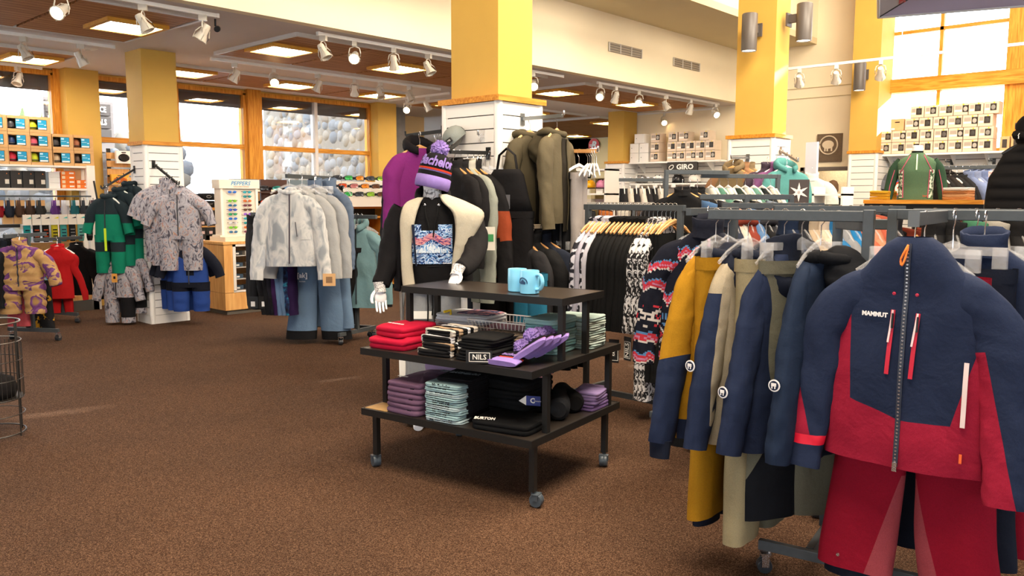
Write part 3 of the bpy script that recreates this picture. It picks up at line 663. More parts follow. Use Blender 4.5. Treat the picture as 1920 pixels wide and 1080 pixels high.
M_HWOOD = wood('hanger_beech', '#b98350', '#dcae74', 0, 4, .4); M_HWHITE = plain('#eeeae4', .3); M_HBLACK = plain('#1a1a1b', .4)
def hook_mb(mb, m=0, h=.115, r=.0022):
    """hook whose top rests on the bar at z = 0"""
    pts = [(.0, .018*math.cos(a), -.02+.02*math.sin(a)) for a in [PI*(1.12-i*.14) for i in range(9)]]
    pts += [(0, .012, -.045), (0, 0, -.06), (0, 0, -h-.02)]
    return mb.tube(pts, r, 5, m, ref=(1, 0, 0))
_hang = {}
def hanger(kind, loc, rz, label, group=None, simple=False):
    """hook top at loc; bar below it; x is the long axis"""
    key = (kind, simple)
    if key not in _hang:
        t = thing(kind+'_hanger', label, 'hanger', loc, rz, group)
        if simple:
            mb = MB(); hook_mb(mb, 1)
        else: mb = MB(); hm = MB(); hook_mb(hm, 0); hm.obj('hook', M_CHROME, t)
        body = {'wooden': M_HWOOD, 'clear': clear_plastic(), 'white': M_HWHITE, 'black': M_HBLACK, 'clip': clear_plastic()}[kind]
        if kind == 'clip':
            mb.box(-.17, -.006, -.155, .17, .006, -.125); mb.prism([(-.05, -.127), (0, -.105), (.05, -.127)], -.006, .006)
            for x in (-.15, .15):
                cl = MB().box(x-.022, -.013, -.2, x+.022, .013, -.125)
                if simple: mb.add(cl.v, cl.f, 0)
                else: cl.obj('clip', clear_plastic(), t, smooth=0)
        else:
            rr = .011 if kind != 'wooden' else .014
            mb.tube([(-.18, 0, -.205), (-.13, 0, -.17), (-.06, 0, -.138), (0, 0, -.12), (.06, 0, -.138), (.13, 0, -.17), (.18, 0, -.205)], [rr*.8, rr, rr*1.1, rr*1.5, rr*1.1, rr, rr*.8], 6, 0, ref=(0, 1, 0), flat=.55)
        if simple:
            bpy.data.objects.remove(t); o = mb.obj(kind+'_hanger', [body, M_CHROME]); o.location = loc; o.rotation_euler = (0, 0, rz); tag(o, label, 'hanger', group); _hang[key] = o; return o
        mb.obj('hanger_bar', body, t); _hang[key] = t; return t
    return dup(_hang[key], loc, rz, label)
def folded_mb(w, d, h, seed=0, n=36, p=7, droop=0, mb=None, m=0, lay=2):
    """a folded garment: soft slab with rolled edges, two to three cloth layers"""
    mb = mb or MB(); prof = []
    for i in range(lay):
        a, b = i/lay, (i+1)/lay; prof += [(a+.0*(b-a), .965), (a+.2*(b-a), .995), (a+.55*(b-a), 1.0), (a+.85*(b-a), .985)]
    prof.append((1.0, .93)); rings = []
    for t, sc in prof:
        row = []
        for j in range(n):
            a = 2*PI*j/n; c, s = math.cos(a), math.sin(a)
            x = w/2*sc*math.copysign(abs(c)**(2/p), c); y = d/2*sc*math.copysign(abs(s)**(2/p), s)
            q = .03*nz(c*1.4+seed*2.1, s*1.4, t*2.5+seed)
            row.append((x*(1+q), y*(1+q), h*t*(1+.22*nz(c*.9+seed, s*.9, seed*1.7))+droop*min(0, s)*t*0))
        rings.append(row)
    # top: inner ring and centre
    tr = rings[-1]; rings.append([(x*.6, y*.6, z+h*.06*(1+nz(x*14, y*14, seed))) for x, y, z in tr]); rings.append([(x*.15, y*.15, h*1.08+h*.1*nz(x*9, y*9, seed)) for x, y, z in tr])
    return mb.loft(rings, m)
def folded(name, label, cat, loc, rz, w, d, h, mt, seed=0, group=None, lay=2, mats=None):
    o = folded_mb(w, d, h, seed, lay=lay).obj(name, mt, None, loc, rz, 60); return tag(o, label, cat, group)
# ------------------------------------------------------------------ three tier display table and its goods
TA = math.radians(8.5); TP = Vector((2.885, 2.46, 0))
def T(x, y, z): return Vector((TP.x+x*math.cos(TA)-y*math.sin(TA), TP.y+x*math.sin(TA)+y*math.cos(TA), z))
M_SHELF = mat('#2a2420', .32, 0, .15, 25, name='black_stained_shelf', spec=.5); M_TUBE = plain('#161514', .4)
def caster(parent, x, y, z, ang, m_w, r=.034, bracket=None):
    b = MB(); b.tube([(x, y, z+.012), (x, y, z-.02)], .011, 8)
    cx, cy = x+.02*math.cos(ang), y+.02*math.sin(ang); zz = r+.001
    M = Mx((cx, cy, zz), ang)
    b.box(-.014, -.026, 0, .014, -.021, z-zz-.012, M=M).box(-.014, .021, 0, .014, .026, z-zz-.012, M=M).box(-.018, -.026, z-zz-.016, .018, .026, z-zz-.008, M=M)
    c = b.obj('caster', bracket or m_w, parent, smooth=30)
    for s in (-1, 1):
        MB().lathe([(r*.5, -.012), (r*.92, -.012), (r, -.006), (r, .006), (r*.92, .012), (r*.5, .012)], 18, M=M @ Matrix.Rotation(PI/2, 4, 'X') @ Matrix.Translation((0, 0, s*.009))).obj('wheel', m_w, c)
tb = thing('display_table', 'black three tier rolling display table stacked with folded clothes', 'display table', (TP.x, TP.y, 0), TA)
def shelf(x0, x1, y0, y1, z, name='shelf'):
    o = MB().box(x0, y0, z-.03, x1, y1, z).obj(name, M_SHELF, tb, smooth=0); md = o.modifiers.new('edge', 'BEVEL'); md.width = .004; md.segments = 2
    b = MB(); t = .008
    for q in ((x0-t, y0-t, x1+t, y0), (x0-t, y1, x1+t, y1+t), (x0-t, y0, x0, y1), (x1, y0, x1+t, y1)): b.box(q[0], q[1], z-.036, q[2], q[3], z+.001)
    b.obj('edge_band', M_TUBE, o, smooth=0)
shelf(0, .92, .04, 1.14, .342); shelf(0, .92, .04, 1.14, .68); shelf(.275, .71, .04, 1.08, 1.0)
MB().box(.01, .98, .3425, .3, 1.135, .3445).obj('worn_board', mat('#b08c58', .6, 0, .1, 20), tb, smooth=0)
def tpost(x, y, z0, z1, name='post'): MB().box(x-.015, y-.015, z0, x+.015, y+.015, z1).obj(name, M_TUBE, tb, smooth=0)
for x, y in ((.05, .06), (.05, 1.09), (.80, .06), (.80, 1.09)):
    tpost(x, y, .075, .312, 'leg'); caster(tb, x, y, .075, rnd.uniform(0, 6), plain('#3c444c', .4))
for x, y in ((.166, .058), (.166, 1.12), (.83, .058), (.83, 1.12)): tpost(x, y, .342, .65)
for x, y in ((.306, .056), (.555, .056), (.306, 1.06), (.555, 1.06)): tpost(x, y, .68, .97)
tg = 'folded clothes on the display table'
LOW, MID, TOPZ = .3435, .6815, 1.0015
def tf(name, label, cat, x, y, z, w, d, h, mt, seed=0, rz=0, lay=2, group=None):
    return folded(name, label, cat, T(x, y, z), TA+rz, w, d, h, mt, seed, group, lay)
# w runs along x (short side), d along y (long side)
red = fabric('#c3123a'); black = fabric('#141416'); navy = fabric('#1d2740')
# red polos
for i, (x, y, z, w_, d_, h, rz_) in enumerate(((.19, 1.0, 0, .34, .27, .055, .05), (.22, 1.01, .06, .30, .22, .055, -.1))):
    o = tf('folded_polo', ['lower red folded polo at the shelf corner', 'upper red folded polo with small white chest print'][i], 'polo shirt', x, y, MID+z, w_, d_, h, red, 3+i, rz_)
    if i: text('MT. BACHELOR', .018, M_WHITE, o, (-.08, .0, .066), -PI/2, .1)
b = MB(); b.lathe([(.11, 0), (.1, .03), (.06, .075), (.02, .09)], 18, M=Mx(sc=(1.2, 1, 1))); tag(b.obj('crumpled_polo', red, None, T(.38, .93, MID)), 'red polo heaped behind the folded red polos', 'polo shirt')
# striped sweaters
stri = [fabric('#1a191b'), fabric('#d9cfc3'), fabric('#b79a7c'), fabric('#e8e6ea')]
for i in range(4):
    o = tf('folded_sweater', 'black cream and tan striped sweater, %s from the bottom of its pile' % ORD[i], 'sweater', .14+.01*i, .66+.01*(-1)**i, MID+i*.034, .25-.01*i, .215-.008*i, .031, stri[0], 20+i, .06*(-1)**i, group='striped sweaters on the middle shelf')
    for k, sx in enumerate((-.09, -.035, .03, .085)):
        fb = folded_mb(.028+.014*(k % 2), .222-.008*i, .0325, 20+i).obj('stripe', stri[1+(k+i) % 3], o, (sx, 0, .0), 0, 60)
for i in range(4):
    o = tf('folded_sweater', 'black knit top, %s from the bottom beside the white word tag' % ORD[i], 'top', .15, .405+.006*(-1)**i, MID+i*.031, .27-.012*i, .225-.006*i, .028, black, 30+i, -.05*(-1)**i, group='black tops on the middle shelf')
def tag_card(word, loc, rz, label, w=.045, h=.13, vertical=True, group='black word tags'):
    t = thing('swing_tag', label, 'swing tag', loc, rz, group)
    MB().box(-w/2, -.0015, -h, w/2, .0015, 0).obj('card', M_BLACK, t, smooth=0)
    fr = MB()
    for q in ((-w*.4, -h*.62, w*.4, -h*.605), (-w*.4, -h*.055, w*.4, -h*.04), (-w*.4, -h*.62, -w*.36, -h*.04), (w*.36, -h*.62, w*.4, -h*.04)): fr.box(q[0], -.0026, q[1], q[2], -.0016, q[3])
    fr.obj('border', M_WHITE, t, smooth=0)
    me = text_mesh(word, w*.62, M_WHITE, bold=.0003); o = put('lettering', me, t, (0, -.003, -h*.33)); o.rotation_euler = Matrix.Rotation(-PI/2, 4, 'Y').to_3x3().__matmul__(Matrix.Rotation(PI/2, 3, 'X')).to_euler()
    return t
nt_ = thing('swing_tag', 'black word tag with white border lying on black tops', 'swing tag', T(.0, .335, MID+.075), TA-PI/2+.5)
MB().box(-.075, -.004, -.07, .055, 0, -.005).obj('card', M_BLACK, nt_, smooth=0)
fr = MB()
for q in ((-.06, -.062, .045, -.059), (-.06, -.018, .045, -.015), (-.06, -.062, -.057, -.015), (.042, -.062, .045, -.015)): fr.box(q[0], -.0055, q[1], q[2], -.004, q[3])
fr.obj('border', M_WHITE, nt_, smooth=0); text('NILS', .036, M_WHITE, nt_, (-.008, -.005, -.039), bold=.0004)
# dark netted tops behind
for i in range(3):
    tf('folded_sweater', 'grey and black mesh knit top, %s layer behind the black tops' % ORD[i], 'top', .37, .42, MID+i*.035, .17, .26, .03, ramp_mat('mesh_knit', [(.42, '#1c1b1c'), (.5, '#6d675f'), (.56, '#1c1b1c'), (.64, '#a08c78')], 14, 2, .9, 'wave', distort=4), 40+i, .1*i, group='mesh knit tops')
# beanies
lav = fabric('#a58ad8'); kblack = fabric('#17151a'); kred = fabric('#d2432c')
def pompom(r, mt, parent, loc, seed=0, name='pompom'):
    b = MB(); q = random.Random(seed); rings = []
    for i in range(1, 24):
        t = PI*i/24; row = []
        for j in range(44): k = r*(.84+.26*q.random()**1.5); a = 2*PI*(j+.5*(i % 2))/44; row.append((k*math.sin(t)*math.cos(a), k*math.sin(t)*math.sin(a), k*math.cos(t)))
        rings.append(row)
    return b.loft(rings).obj(name, mt, parent, loc, 0, 20)
def flat_beanie(label, loc, rot, seed, words=True):
    t = thing('pompom_beanie', label, 'beanie', loc, 0, 'lavender beanies on the shelf', rot)
    def seg(y0, y1, w0, w1, th, n=24, lumps=0):
        rings = []
        for i in range(5):
            f = i/4; wv = (w0+(w1-w0)*f)/2; rings.append([(wv*math.copysign(abs(math.cos(a))**.7, math.cos(a)), y0+(y1-y0)*f, th*(.5+.5*math.copysign(abs(math.sin(a))**.8, math.sin(a))+.08*nz(math.cos(a)*3, f*2, seed))) for a in [2*PI*j/n for j in range(n)]])
        return MB().loft(rings)
    seg(.02, .08, .205, .2, .026).obj('cuff', lav, t, smooth=70); seg(.08, .092, .19, .188, .022).obj('stripe', kblack, t); seg(.092, .106, .188, .184, .022).obj('stripe', kred, t)
    seg(.106, .165, .184, .16, .022).obj('crown_band', kblack, t); seg(.165, .21, .16, .06, .022).obj('crown', kblack, t)
    if words: text('Bachelor', .052, lav, t, (0, .135, .0245), 0, 0, bold=.0012, shear=.3, sx=.8)
    pompom(.046, lav, t, (0, .235, .03), seed); return t
ry = TA-PI/2
flat_beanie('folded lavender and black pompom beanie with cursive lavender lettering facing out', T(-.005, .24, MID), (.12, 0, ry), 1)
for i in range(4): flat_beanie('lavender pompom beanie on edge, %s behind the lettered folded beanie' % ORD[i], T(.075+.055*i, .105-.012*i, MID+.062), (.12, -.6, ry+.35), 2+i, False)
# white tees with print
blueprint = ramp_mat('mountain_print', [(.35, '#1b2c55'), (.46, '#3f74b8'), (.52, '#e8eef4'), (.58, '#3a5fa0'), (.66, '#e39aa0')], 9, 3, .8, 'wave', distort=9)
for i in range(5):
    tf('folded_tee', 'white folded tee, %s from the bottom under the printed one' % ORD[i], 'tee shirt', .62, .86, MID+i*.022, .3, .36, .021, fabric(['#dfe3ee', '#e8e8ee', '#cdd6ea'][i % 3]), 50+i, .04*(-1)**i, group='white tees by the basket')
o = tf('folded_tee', 'white tee with blue and pink mountain print crowning the pile', 'tee shirt', .6, .84, MID+.112, .28, .36, .035, fabric('#e6e8ee'), 57, .08)
folded_mb(.2, .24, .037, 57).obj('print', blueprint, o, (.02, -.05, .002))
MB().tube([(-.13, .06, .03), (-.1, .08, .055), (-.14, .1, .05)], .008, 6).obj('yellow_tag', plain('#e8c92c'), o)
# wire basket with pink garments
bk = thing('wire_basket', 'white wire basket holding pink garments on middle shelf', 'basket', T(.55, .53, MID+.012), TA)
def wire(pts, r=.0028): return MB().tube(pts, r, 5)
for z, s in ((.13, 1.0), (.09, .93), (.05, .86), (.004, .78)):
    x, y = .14*s, .2*s; wire([(-x, -y, z), (x, -y, z), (x, y, z), (-x, y, z), (-x, -y, z)], .0036 if z > .12 else .0026).obj('rim_wire' if z > .12 else 'side_wire', M_WHITE, bk)
ups = MB()
for k in range(17):
    f = -1+2*k/16
    for sx in (-1, 1): ups.tube([(sx*.14, f*.2, .13), (sx*.109, f*.156, .004)], .0022, 4)
    if k % 2 == 0:
        for sy in (-1, 1): ups.tube([(f*.14, sy*.2, .13), (f*.109, sy*.156, .004)], .0022, 4)
stuff(ups.obj('upright_wires', M_WHITE, bk))
MB().tube([(0, -.2, .13), (-.03, -.2, .17), (-.02, -.2, .175)], .003, 5).obj('handle', M_WHITE, bk)
for i in range(3): tf('folded_tee', 'pink folded garment, %s from the bottom inside the wire basket' % ORD[i], 'tee shirt', .55, .53, MID+.022+i*.028, .17, .26, .026, fabric(['#a86c86', '#c78ea8', '#d9a3b6'][i]), 60+i, .1*i, group='pink garments in the basket')
# mint and pale stacks
for i in range(6): tf('folded_sweatshirt', 'mint folded sweatshirt, %s from the bottom beside the front table post' % ORD[i], 'sweatshirt', .52, .25, MID+i*.031, .26, .2, .029, fabric(['#9fd0d2', '#8cc4ca', '#b2dcdc'][i % 3]), 70+i, .05*(-1)**i, group='mint sweatshirts')
for i in range(7): tf('folded_sweatshirt', 'pale grey green folded sweatshirt, %s from the bottom at the table end' % ORD[i], 'sweatshirt', .74, .2, MID+i*.025-.0, .2, .26, .023, fabric(['#b7cfca', '#c9d8d2', '#c2d0c6'][i % 3]), 80+i, .06*(-1)**i, group='pale sweatshirts')
# lower shelf
pur = fabric('#81607c')
for i in range(3):
    o = tf('folded_hoodie', 'dusty purple folded hoodie, %s from the bottom on the low shelf' % ORD[i], 'hoodie', .19, .87, LOW+i*.06, .36, .25, .056, pur, 90+i, -.05+.05*i, lay=2, group='dusty purple hoodies')
    text('BURTON', .02, M_WHITE, o, (-.1, .06, .069), -PI/2, 0, sx=.8)
    MB().lathe([(.014, 0), (.014, .002)], 14, M=Mx((-.172, -.06, .03), 0, 0, -PI/2)).obj('round_logo', black, o)
mintw = fabric('#a9cbd2')
for i in range(9):
    o = tf('folded_tee', 'white and black lettered tee, %s from the bottom on the low shelf' % ORD[i], 'tee shirt', .145, .6, LOW+i*.0225, .28+.004*(i % 2), .24, .021, mintw if i % 3 else fabric('#c4dbe2'), 100+i, .03*(-1)**i, group='lettered tees on the low shelf')
    text(['Mt. BACHELOR', 'BACHELOR', 'Mt. Bachelor'][i % 3], .026, kblack, o, (-.138, .0+.01*(i % 2), .011), -PI/2, PI/2, bold=.0012, sx=.85)
    folded_mb(.2, .05, .0205, 100+i).obj('black_edge', kblack, o, (.03, -.098, .0008))
o = tf('folded_tee', 'black printed tee with grey capitals topping the lettered pile', 'tee shirt', .19, .58, LOW+.205, .26, .22, .022, kblack, 111, .12)
text('MT BACHELOR', .05, fabric('#8d949a'), o, (-.01, .02, .027), -PI/2, 0, bold=.002, sx=.7)
for i in range(4): tf('folded_hoodie', 'black folded hoodie, %s from the bottom behind the flat one' % ORD[i], 'hoodie', .42, .42, LOW+i*.05, .3, .36, .048, black, 120+i, .08*(-1)**i, group='black hoodies on the low shelf')
o = tf('folded_hoodie', 'flat black hoodie with white sleeve lettering at the front edge', 'hoodie', .16, .26, LOW, .28, .34, .05, black, 126, .08)
text('BURTON', .03, M_WHITE, o, (-.115, .09, .056), -PI/2+.25, .3, bold=.0012, sx=.9)
ct = thing('swing_tag', 'blue and white brand swing tag on black hoodies', 'swing tag', T(.24, .2, LOW+.15), TA-PI/2+.3)
MB().box(-.02, -.003, -.05, .055, 0, 0).obj('card', plain('#27357e'), ct, smooth=0); MB().prism([(-.02, 0), (-.06, -.03), (-.02, -.05)], -.003, 0).obj('card_fold', M_WHITE, ct, smooth=0)
text('C', .036, M_WHITE, ct, (.014, -.004, -.025), bold=.001); text('Champion', .009, M_WHITE, ct, (.04, -.004, -.025))
for i, (x, y, z, r_, L_) in enumerate(((.5, .18, .07, .06, .3), (.66, .22, .09, .055, .3))):
    b = MB(); b.tube([(x_, 0, 0) for x_ in (-L_/2, -L_/2+.02, -.05, .05, L_/2-.02, L_/2)], [r_*.7, r_, r_*1.03, r_*.97, r_, r_*.7], 18, flat=1.0)
    tag(b.obj('rolled_jacket', fabric(['#26272b', '#1a1a1c'][i]), None, T(x, y, LOW+r_*1.03), TA+.5+i*.3), ['charcoal rolled jacket on the low shelf end', 'black rolled jacket behind the charcoal roll'][i], 'jacket')
for i in range(3): tf('folded_shirt', 'lavender striped folded shirt, %s from the bottom at the low shelf end' % ORD[i], 'shirt', .74, .12, LOW+i*.035, .22, .15, .033, fabric(['#7a5f96', '#8e76ac', '#9d86ba'][i]), 130+i, .1*i, group='lavender shirts on the low shelf')
o = tf('folded_jacket', 'pale lilac ribbed jacket heaped behind dusty purple hoodies', 'jacket', .55, .86, LOW, .3, .4, .22, fabric('#b79bc0'), 140, .1, lay=3)
for k in range(9): MB().tube([(-.15+.0*k, -.17+.04*k, .02), (-.145, -.165+.04*k, .13), (-.08, -.16+.04*k, .225), (.02, -.15+.04*k, .245)], .004, 5).obj('seam', fabric('#cdb6d2'), o)
tf('folded_tee', 'blue mountain print tee lying on black hoodies', 'tee shirt', .52, .4, LOW+.2, .24, .3, .03, blueprint, 141, .2)
# mugs
def mug(label, x, y, rz):
    t = thing('mug', label, 'mug', T(x, y, TOPZ), rz, 'blue mugs'); bl = plain('#7cc4e6', .25)
    MB().lathe([(.044, 0), (.05, .004), (.052, .06), (.051, .118), (.049, .122), (.046, .118), (.046, .012), (.001, .01)], 32, c1=False).obj('cup', bl, t)
    MB().tube(resample([(.048, 0, .1), (.078, 0, .1), (.092, 0, .065), (.078, 0, .03), (.048, 0, .026)], 14), .009, 8, ref=(0, 1, 0), flat=1.3).obj('handle', bl, t)
    ink = plain('#2d4f78'); pr = MB()
    for k in range(22):   # ring of marks and a little peak, set on the curved cup
        a = PI*k/21; x_, z_ = .027*math.cos(a), .058+.027*math.sin(a); an = -PI/2+x_/.052
        pr.cb((.0525*math.cos(an), .0525*math.sin(an), z_), (.004, .004, .005))
    for k in range(9):
        x_ = -.016+.004*k; an = -PI/2+x_/.052; hgt = .012+.012*(1-abs(k-4)/4)
        pr.cb((.0525*math.cos(an), .0525*math.sin(an), .052+hgt/2), (.003, .002, hgt))
    pr.obj('round_print', ink, t, smooth=0); return t
mug('blue mug with its handle towards the mannequin', .42, .4, TA-PI/2-.35+PI-.35); mug('blue mug with its handle towards the table end', .37, .29, TA-PI/2-.2)

# ------------------------------------------------------------------ mannequin in beanie, hoodie and open jacket
MQ = thing('mannequin', 'white mannequin in pompom beanie, printed black hoodie and open sherpa jacket', 'mannequin', (3.57, 3.95, 0), math.radians(-46))
skin = plain('#e9e7ea', .35)
bd = MB()
bd.loft([[(w_*math.cos(2*PI*j/20), d_*math.sin(2*PI*j/20)+y_, z) for j in range(20)] for z, w_, d_, y_ in ((.9, .15, .1, 0), (1.1, .13, .09, 0), (1.3, .155, .1, 0), (1.42, .17, .08, 0), (1.47, .07, .06, 0), (1.54, .055, .055, -.01), (1.58, .06, .07, -.02), (1.63, .08, .095, -.02), (1.69, .085, .1, -.01), (1.74, .06, .075, 0), (1.76, .02, .03, 0))])
bd.obj('body', skin, MQ)
hk = [(1.5, .085, .07), (1.47, .12, .08), (1.44, .18, .085), (1.38, .21, .1), (1.25, .2, .12), (1.05, .195, .12), (.93, .2, .12), (.9, .19, .115)]
hc = Cloth(hk, 5, .012); hood = hc.body(40, .02).obj('hoodie', fabric('#151416'), MQ, smooth=180)
hd = hood_down(None, 0, 2, .095, .075, .05, .035, .03).obj('hood', fabric('#151416'), MQ, (0, -.005, 1.49), smooth=180)
hc.patch(-.125, .13, 1.08, 1.33, .006, 26, shape=lambda s, t: t > .0 and s+t*0 > 0 and not (t > .86 and abs(s-.45) < .22)).obj('chest_print', ramp_mat('wave_print', [(.34, '#0f1630'), (.43, '#2b62b0'), (.485, '#eaf2fa'), (.53, '#6fb0e6'), (.58, '#234a94'), (.66, '#101830')], 13, 4, .8, 'noise', (1, 1, 1.7), 3.5), hood, smooth=180)
hc.patch(-.12, .12, 1.2, 1.275, .008, 20, shape=lambda s, t: abs(t-.5+.25*math.sin(s*9)) < .3).obj('chest_print_sky', ramp_mat('wave_print_pink', [(.38, '#31407e'), (.46, '#c8667c'), (.54, '#f0b0ac'), (.62, '#3a4a8e')], 16, 3, .8, 'noise', (.7, .7, 2.2), 2.5), hood, smooth=180)
hc.patch(-.11, .12, 1.15, 1.215, .009, 24, shape=lambda s, t: t < .95-abs(s-.45)*1.6).obj('chest_print_peak', ramp_mat('peak_print', [(.4, '#5a9ad6'), (.48, '#f2f7fc'), (.62, '#cfe3f5'), (.68, '#3f7cc4')], 30, 3, .8, 'noise', (1.6, 1, .5), 1.5), hood, smooth=180)
text('Mt. Bachelor', .014, M_WHITE, hood, (.085, hc.front(.085, 1.09)-.01, 1.085))
hc.strip([(-.14, 1.07), (0, 1.065), (.14, 1.07)], .006, .003).obj('pocket_seam', fabric('#26262a'), hood)
for s in (-1, 1):
    MB().tube(resample([(s*.04, -.085, 1.45), (s*.038, -.12, 1.4), (s*.02, -.135, 1.33), (s*.012, -.14, 1.27-.02*s)], 8), .0045, 6).obj('drawcord', black, hood)
    MB().lathe([(.006, -.002), (.009, 0), (.006, .002)], 12, M=Mx((s*.045, -.088, 1.452), 0, PI/2)).obj('eyelet', M_CHROME, hood)
MB().loft([[(.05*g*math.cos(2*PI*j/16), -.015+.05*g*math.sin(2*PI*j/16), z) for j in range(16)] for z, g in ((1.46, 1.3), (1.5, 1.18), (1.55, 1.12))], 0, False, False).obj('neck_gaiter', ramp_mat('gaiter_print', [(.45, '#e8e8ea'), (.52, '#55555c'), (.58, '#e8e8ea')], 22, 2), MQ)
# open jacket: black shell, cream pile lining turned out at the front edges
sh = MB(); rows = []
jk = [(1.5, .1, .085), (1.46, .17, .1), (1.42, .225, .11), (1.35, .245, .125), (1.2, .25, .135), (1.0, .255, .14), (.9, .26, .14)]
for i in range(26):
    z = 1.5-.6*i/25; hw, dd = lerp_keys(jk, z); row = []
    for j in range(31):
        a = math.radians(-38+256*j/30); row.append((hw*math.copysign(abs(math.cos(a))**.85, math.cos(a))*(1+.03*nz(z*5, j*.3, 1)), dd*math.sin(a)*(1+.06*nz(j*.4, z*4, 2)), z))
    rows.append(row)
jkt = sh.loft(rows, 0, False, False, closed=False).obj('jacket', fabric('#1b191c'), MQ, smooth=180); jkt.modifiers.new('cloth', 'SOLIDIFY').thickness = .012
cream = fabric('#ddd3bd')
def lining(pts, name):
    rings = []
    for i, (x, y, z, w_, tw) in enumerate(pts):
        c, s = math.cos(tw), math.sin(tw); rows_ = []
        for j in range(10):
            a = 2*PI*j/10; px_, py = w_/2*math.cos(a), .016*math.sin(a)*(1+.3*nz(i, j, 3)); rows_.append((x+px_*c-py*s, y+px_*s+py*c, z))
        rings.append(rows_)
    P = []
    for k in range(10): P.append(resample([r[k] for r in rings], 24))
    return MB().loft([[P[k][i] for k in range(10)] for i in range(24)]).obj(name, cream, MQ, smooth=180)
lining([(-.07, -.06, 1.5, .04, 0), (-.12, -.1, 1.46, .1, -.2), (-.15, -.125, 1.36, .1, -.2), (-.16, -.13, 1.2, .07, 0), (-.155, -.135, 1.05, .075, .1), (-.14, -.14, .91, .08, .1)], 'lining_flap')
lining([(.07, -.06, 1.52, .05, 0), (.15, -.11, 1.47, .16, .15), (.235, -.15, 1.4, .2, .2), (.215, -.155, 1.27, .13, .2), (.16, -.15, 1.1, .06, 0), (.14, -.145, .92, .05, 0)], 'lining_flap')
MB().tube([(-.115, -.15, 1.33), (-.105, -.155, 1.2), (-.095, -.155, 1.07)], .012, 8, flat=.5).obj('front_placket', navy, MQ)
armL = [(-.18, 0, 1.42), (-.235, .0, 1.32), (-.27, -.02, 1.17), (-.295, -.06, 1.04), (-.325, -.1, .945)]
armR = [(.18, 0, 1.42), (.25, -.02, 1.34), (.285, -.12, 1.22), (.25, -.3, 1.12), (.19, -.46, 1.075)]
for pts, sd_ in ((armL, 1), (armR, 4)): sleeve(pts, [.075, .08, .072, .064, .054], sd_, 18, 30, .85, .13).obj('sleeve', fabric('#1b191c'), MQ, smooth=180)
def hand(wrist, d, side, parent, curl=.35, pal=(0, -1, 0)):
    """wrist point, direction of the hand, thumb side, palm normal; palm, five bent fingers"""
    d = Vector(d).normalized(); n = Vector(pal); n = (n-d*n.dot(d)).normalized(); s = d.cross(n)*side; w0 = Vector(wrist); mb = MB()
    R = lambda l, wd, th: [w0+d*l+s*(wd*math.cos(2*PI*j/14))+n*(th*math.sin(2*PI*j/14)) for j in range(14)]
    mb.loft([R(-.03, .024, .02), R(0, .024, .019), R(.03, .033, .018), (R(.06, .039, .016)), R(.088, .038, .013), R(.098, .03, .008)])
    for k, (off, L_, r_) in enumerate(((-.03, .062, .0075), (-.0105, .078, .0085), (.0105, .084, .0088), (.03, .074, .0083))):
        p = w0+d*.085+s*(-off if False else off); a = curl*(.8+.25*(3-k)/3); pts = [p]; dir_ = d.copy()
        for q in (.45, .32, .23):
            dir_ = (Matrix.Rotation(a*.55, 3, s*-1 if False else d.cross(n)) @ dir_ if False else (dir_*math.cos(a*.55)+n*math.sin(a*.55)*1.0)).normalized(); pts.append(pts[-1]+dir_*L_*q)
        mb.tube(resample(pts, 9), [r_*(1.05-.045*i) for i in range(9)], 8)
    th = w0+s*.026+d*.02; mb.tube(resample([th, th+s*.024+d*.025+n*.008, th+s*.034+d*.055+n*.018, th+s*.03+d*.08+n*.028], 9), [.0125, .012, .0115, .011, .0105, .01, .0095, .009, .0075], 8)
    mb.obj('hand', skin, parent, smooth=180)
    cf = MB().loft([[w0+d*l+s*(g*.034*math.cos(2*PI*j/16))+n*(g*.03*math.sin(2*PI*j/16)) for j in range(16)] for l, g in ((-.035, 1.25), (-.01, 1.1), (.012, 1.05), (.03, 1.12))], 0, False, False)
    cf.obj('knit_cuff', ramp_mat('wrist_knit', [(.46, '#e9e7e6'), (.54, '#77737a'), (.6, '#e9e7e6')], 60, 1), parent, smooth=180)
hand((-.33, -.115, .93), (.06, -.12, -1), 1, MQ, .4, (.3, -1, 0)); hand((.175, -.49, 1.065), (-.28, -.5, -.85), -1, MQ, .3, (-.6, -.8, .2))
# grey sweatpants
pm = pants_mb(.175, .92, .085, .1, 4, 20, 24, spread=.0, crotch=.3).obj('sweatpants', [fabric('#a6a9ae')], MQ, (0, 0, .95), smooth=180)
for s in (-1, 1): MB().tube([(s*.2, -.02, .9), (s*.205, -.02, .5), (s*.2, -.02, .1)], .012, 6, flat=2).obj('side_stripe', M_WHITE, pm, (0, 0, -.95))
for x, z1 in ((-.03, .66), (.0, .75)): MB().tube([(x, -.1, .93), (x+.004, -.112, .8), (x, -.115, z1)], .005, 6).obj('waist_cord', black, pm, (0, 0, -.95))
MB().cb((-.06, -.1, .75), (.12, .004, .05)).obj('hem_band', M_WHITE, pm, (0, 0, -.95))
for s in (-1, 1): MB().tube([(s*.09, .05, .03), (s*.09, -.06, .035), (s*.095, -.15, .022)], [.045, .045, .03], 12, flat=.7).obj('foot', skin, MQ)
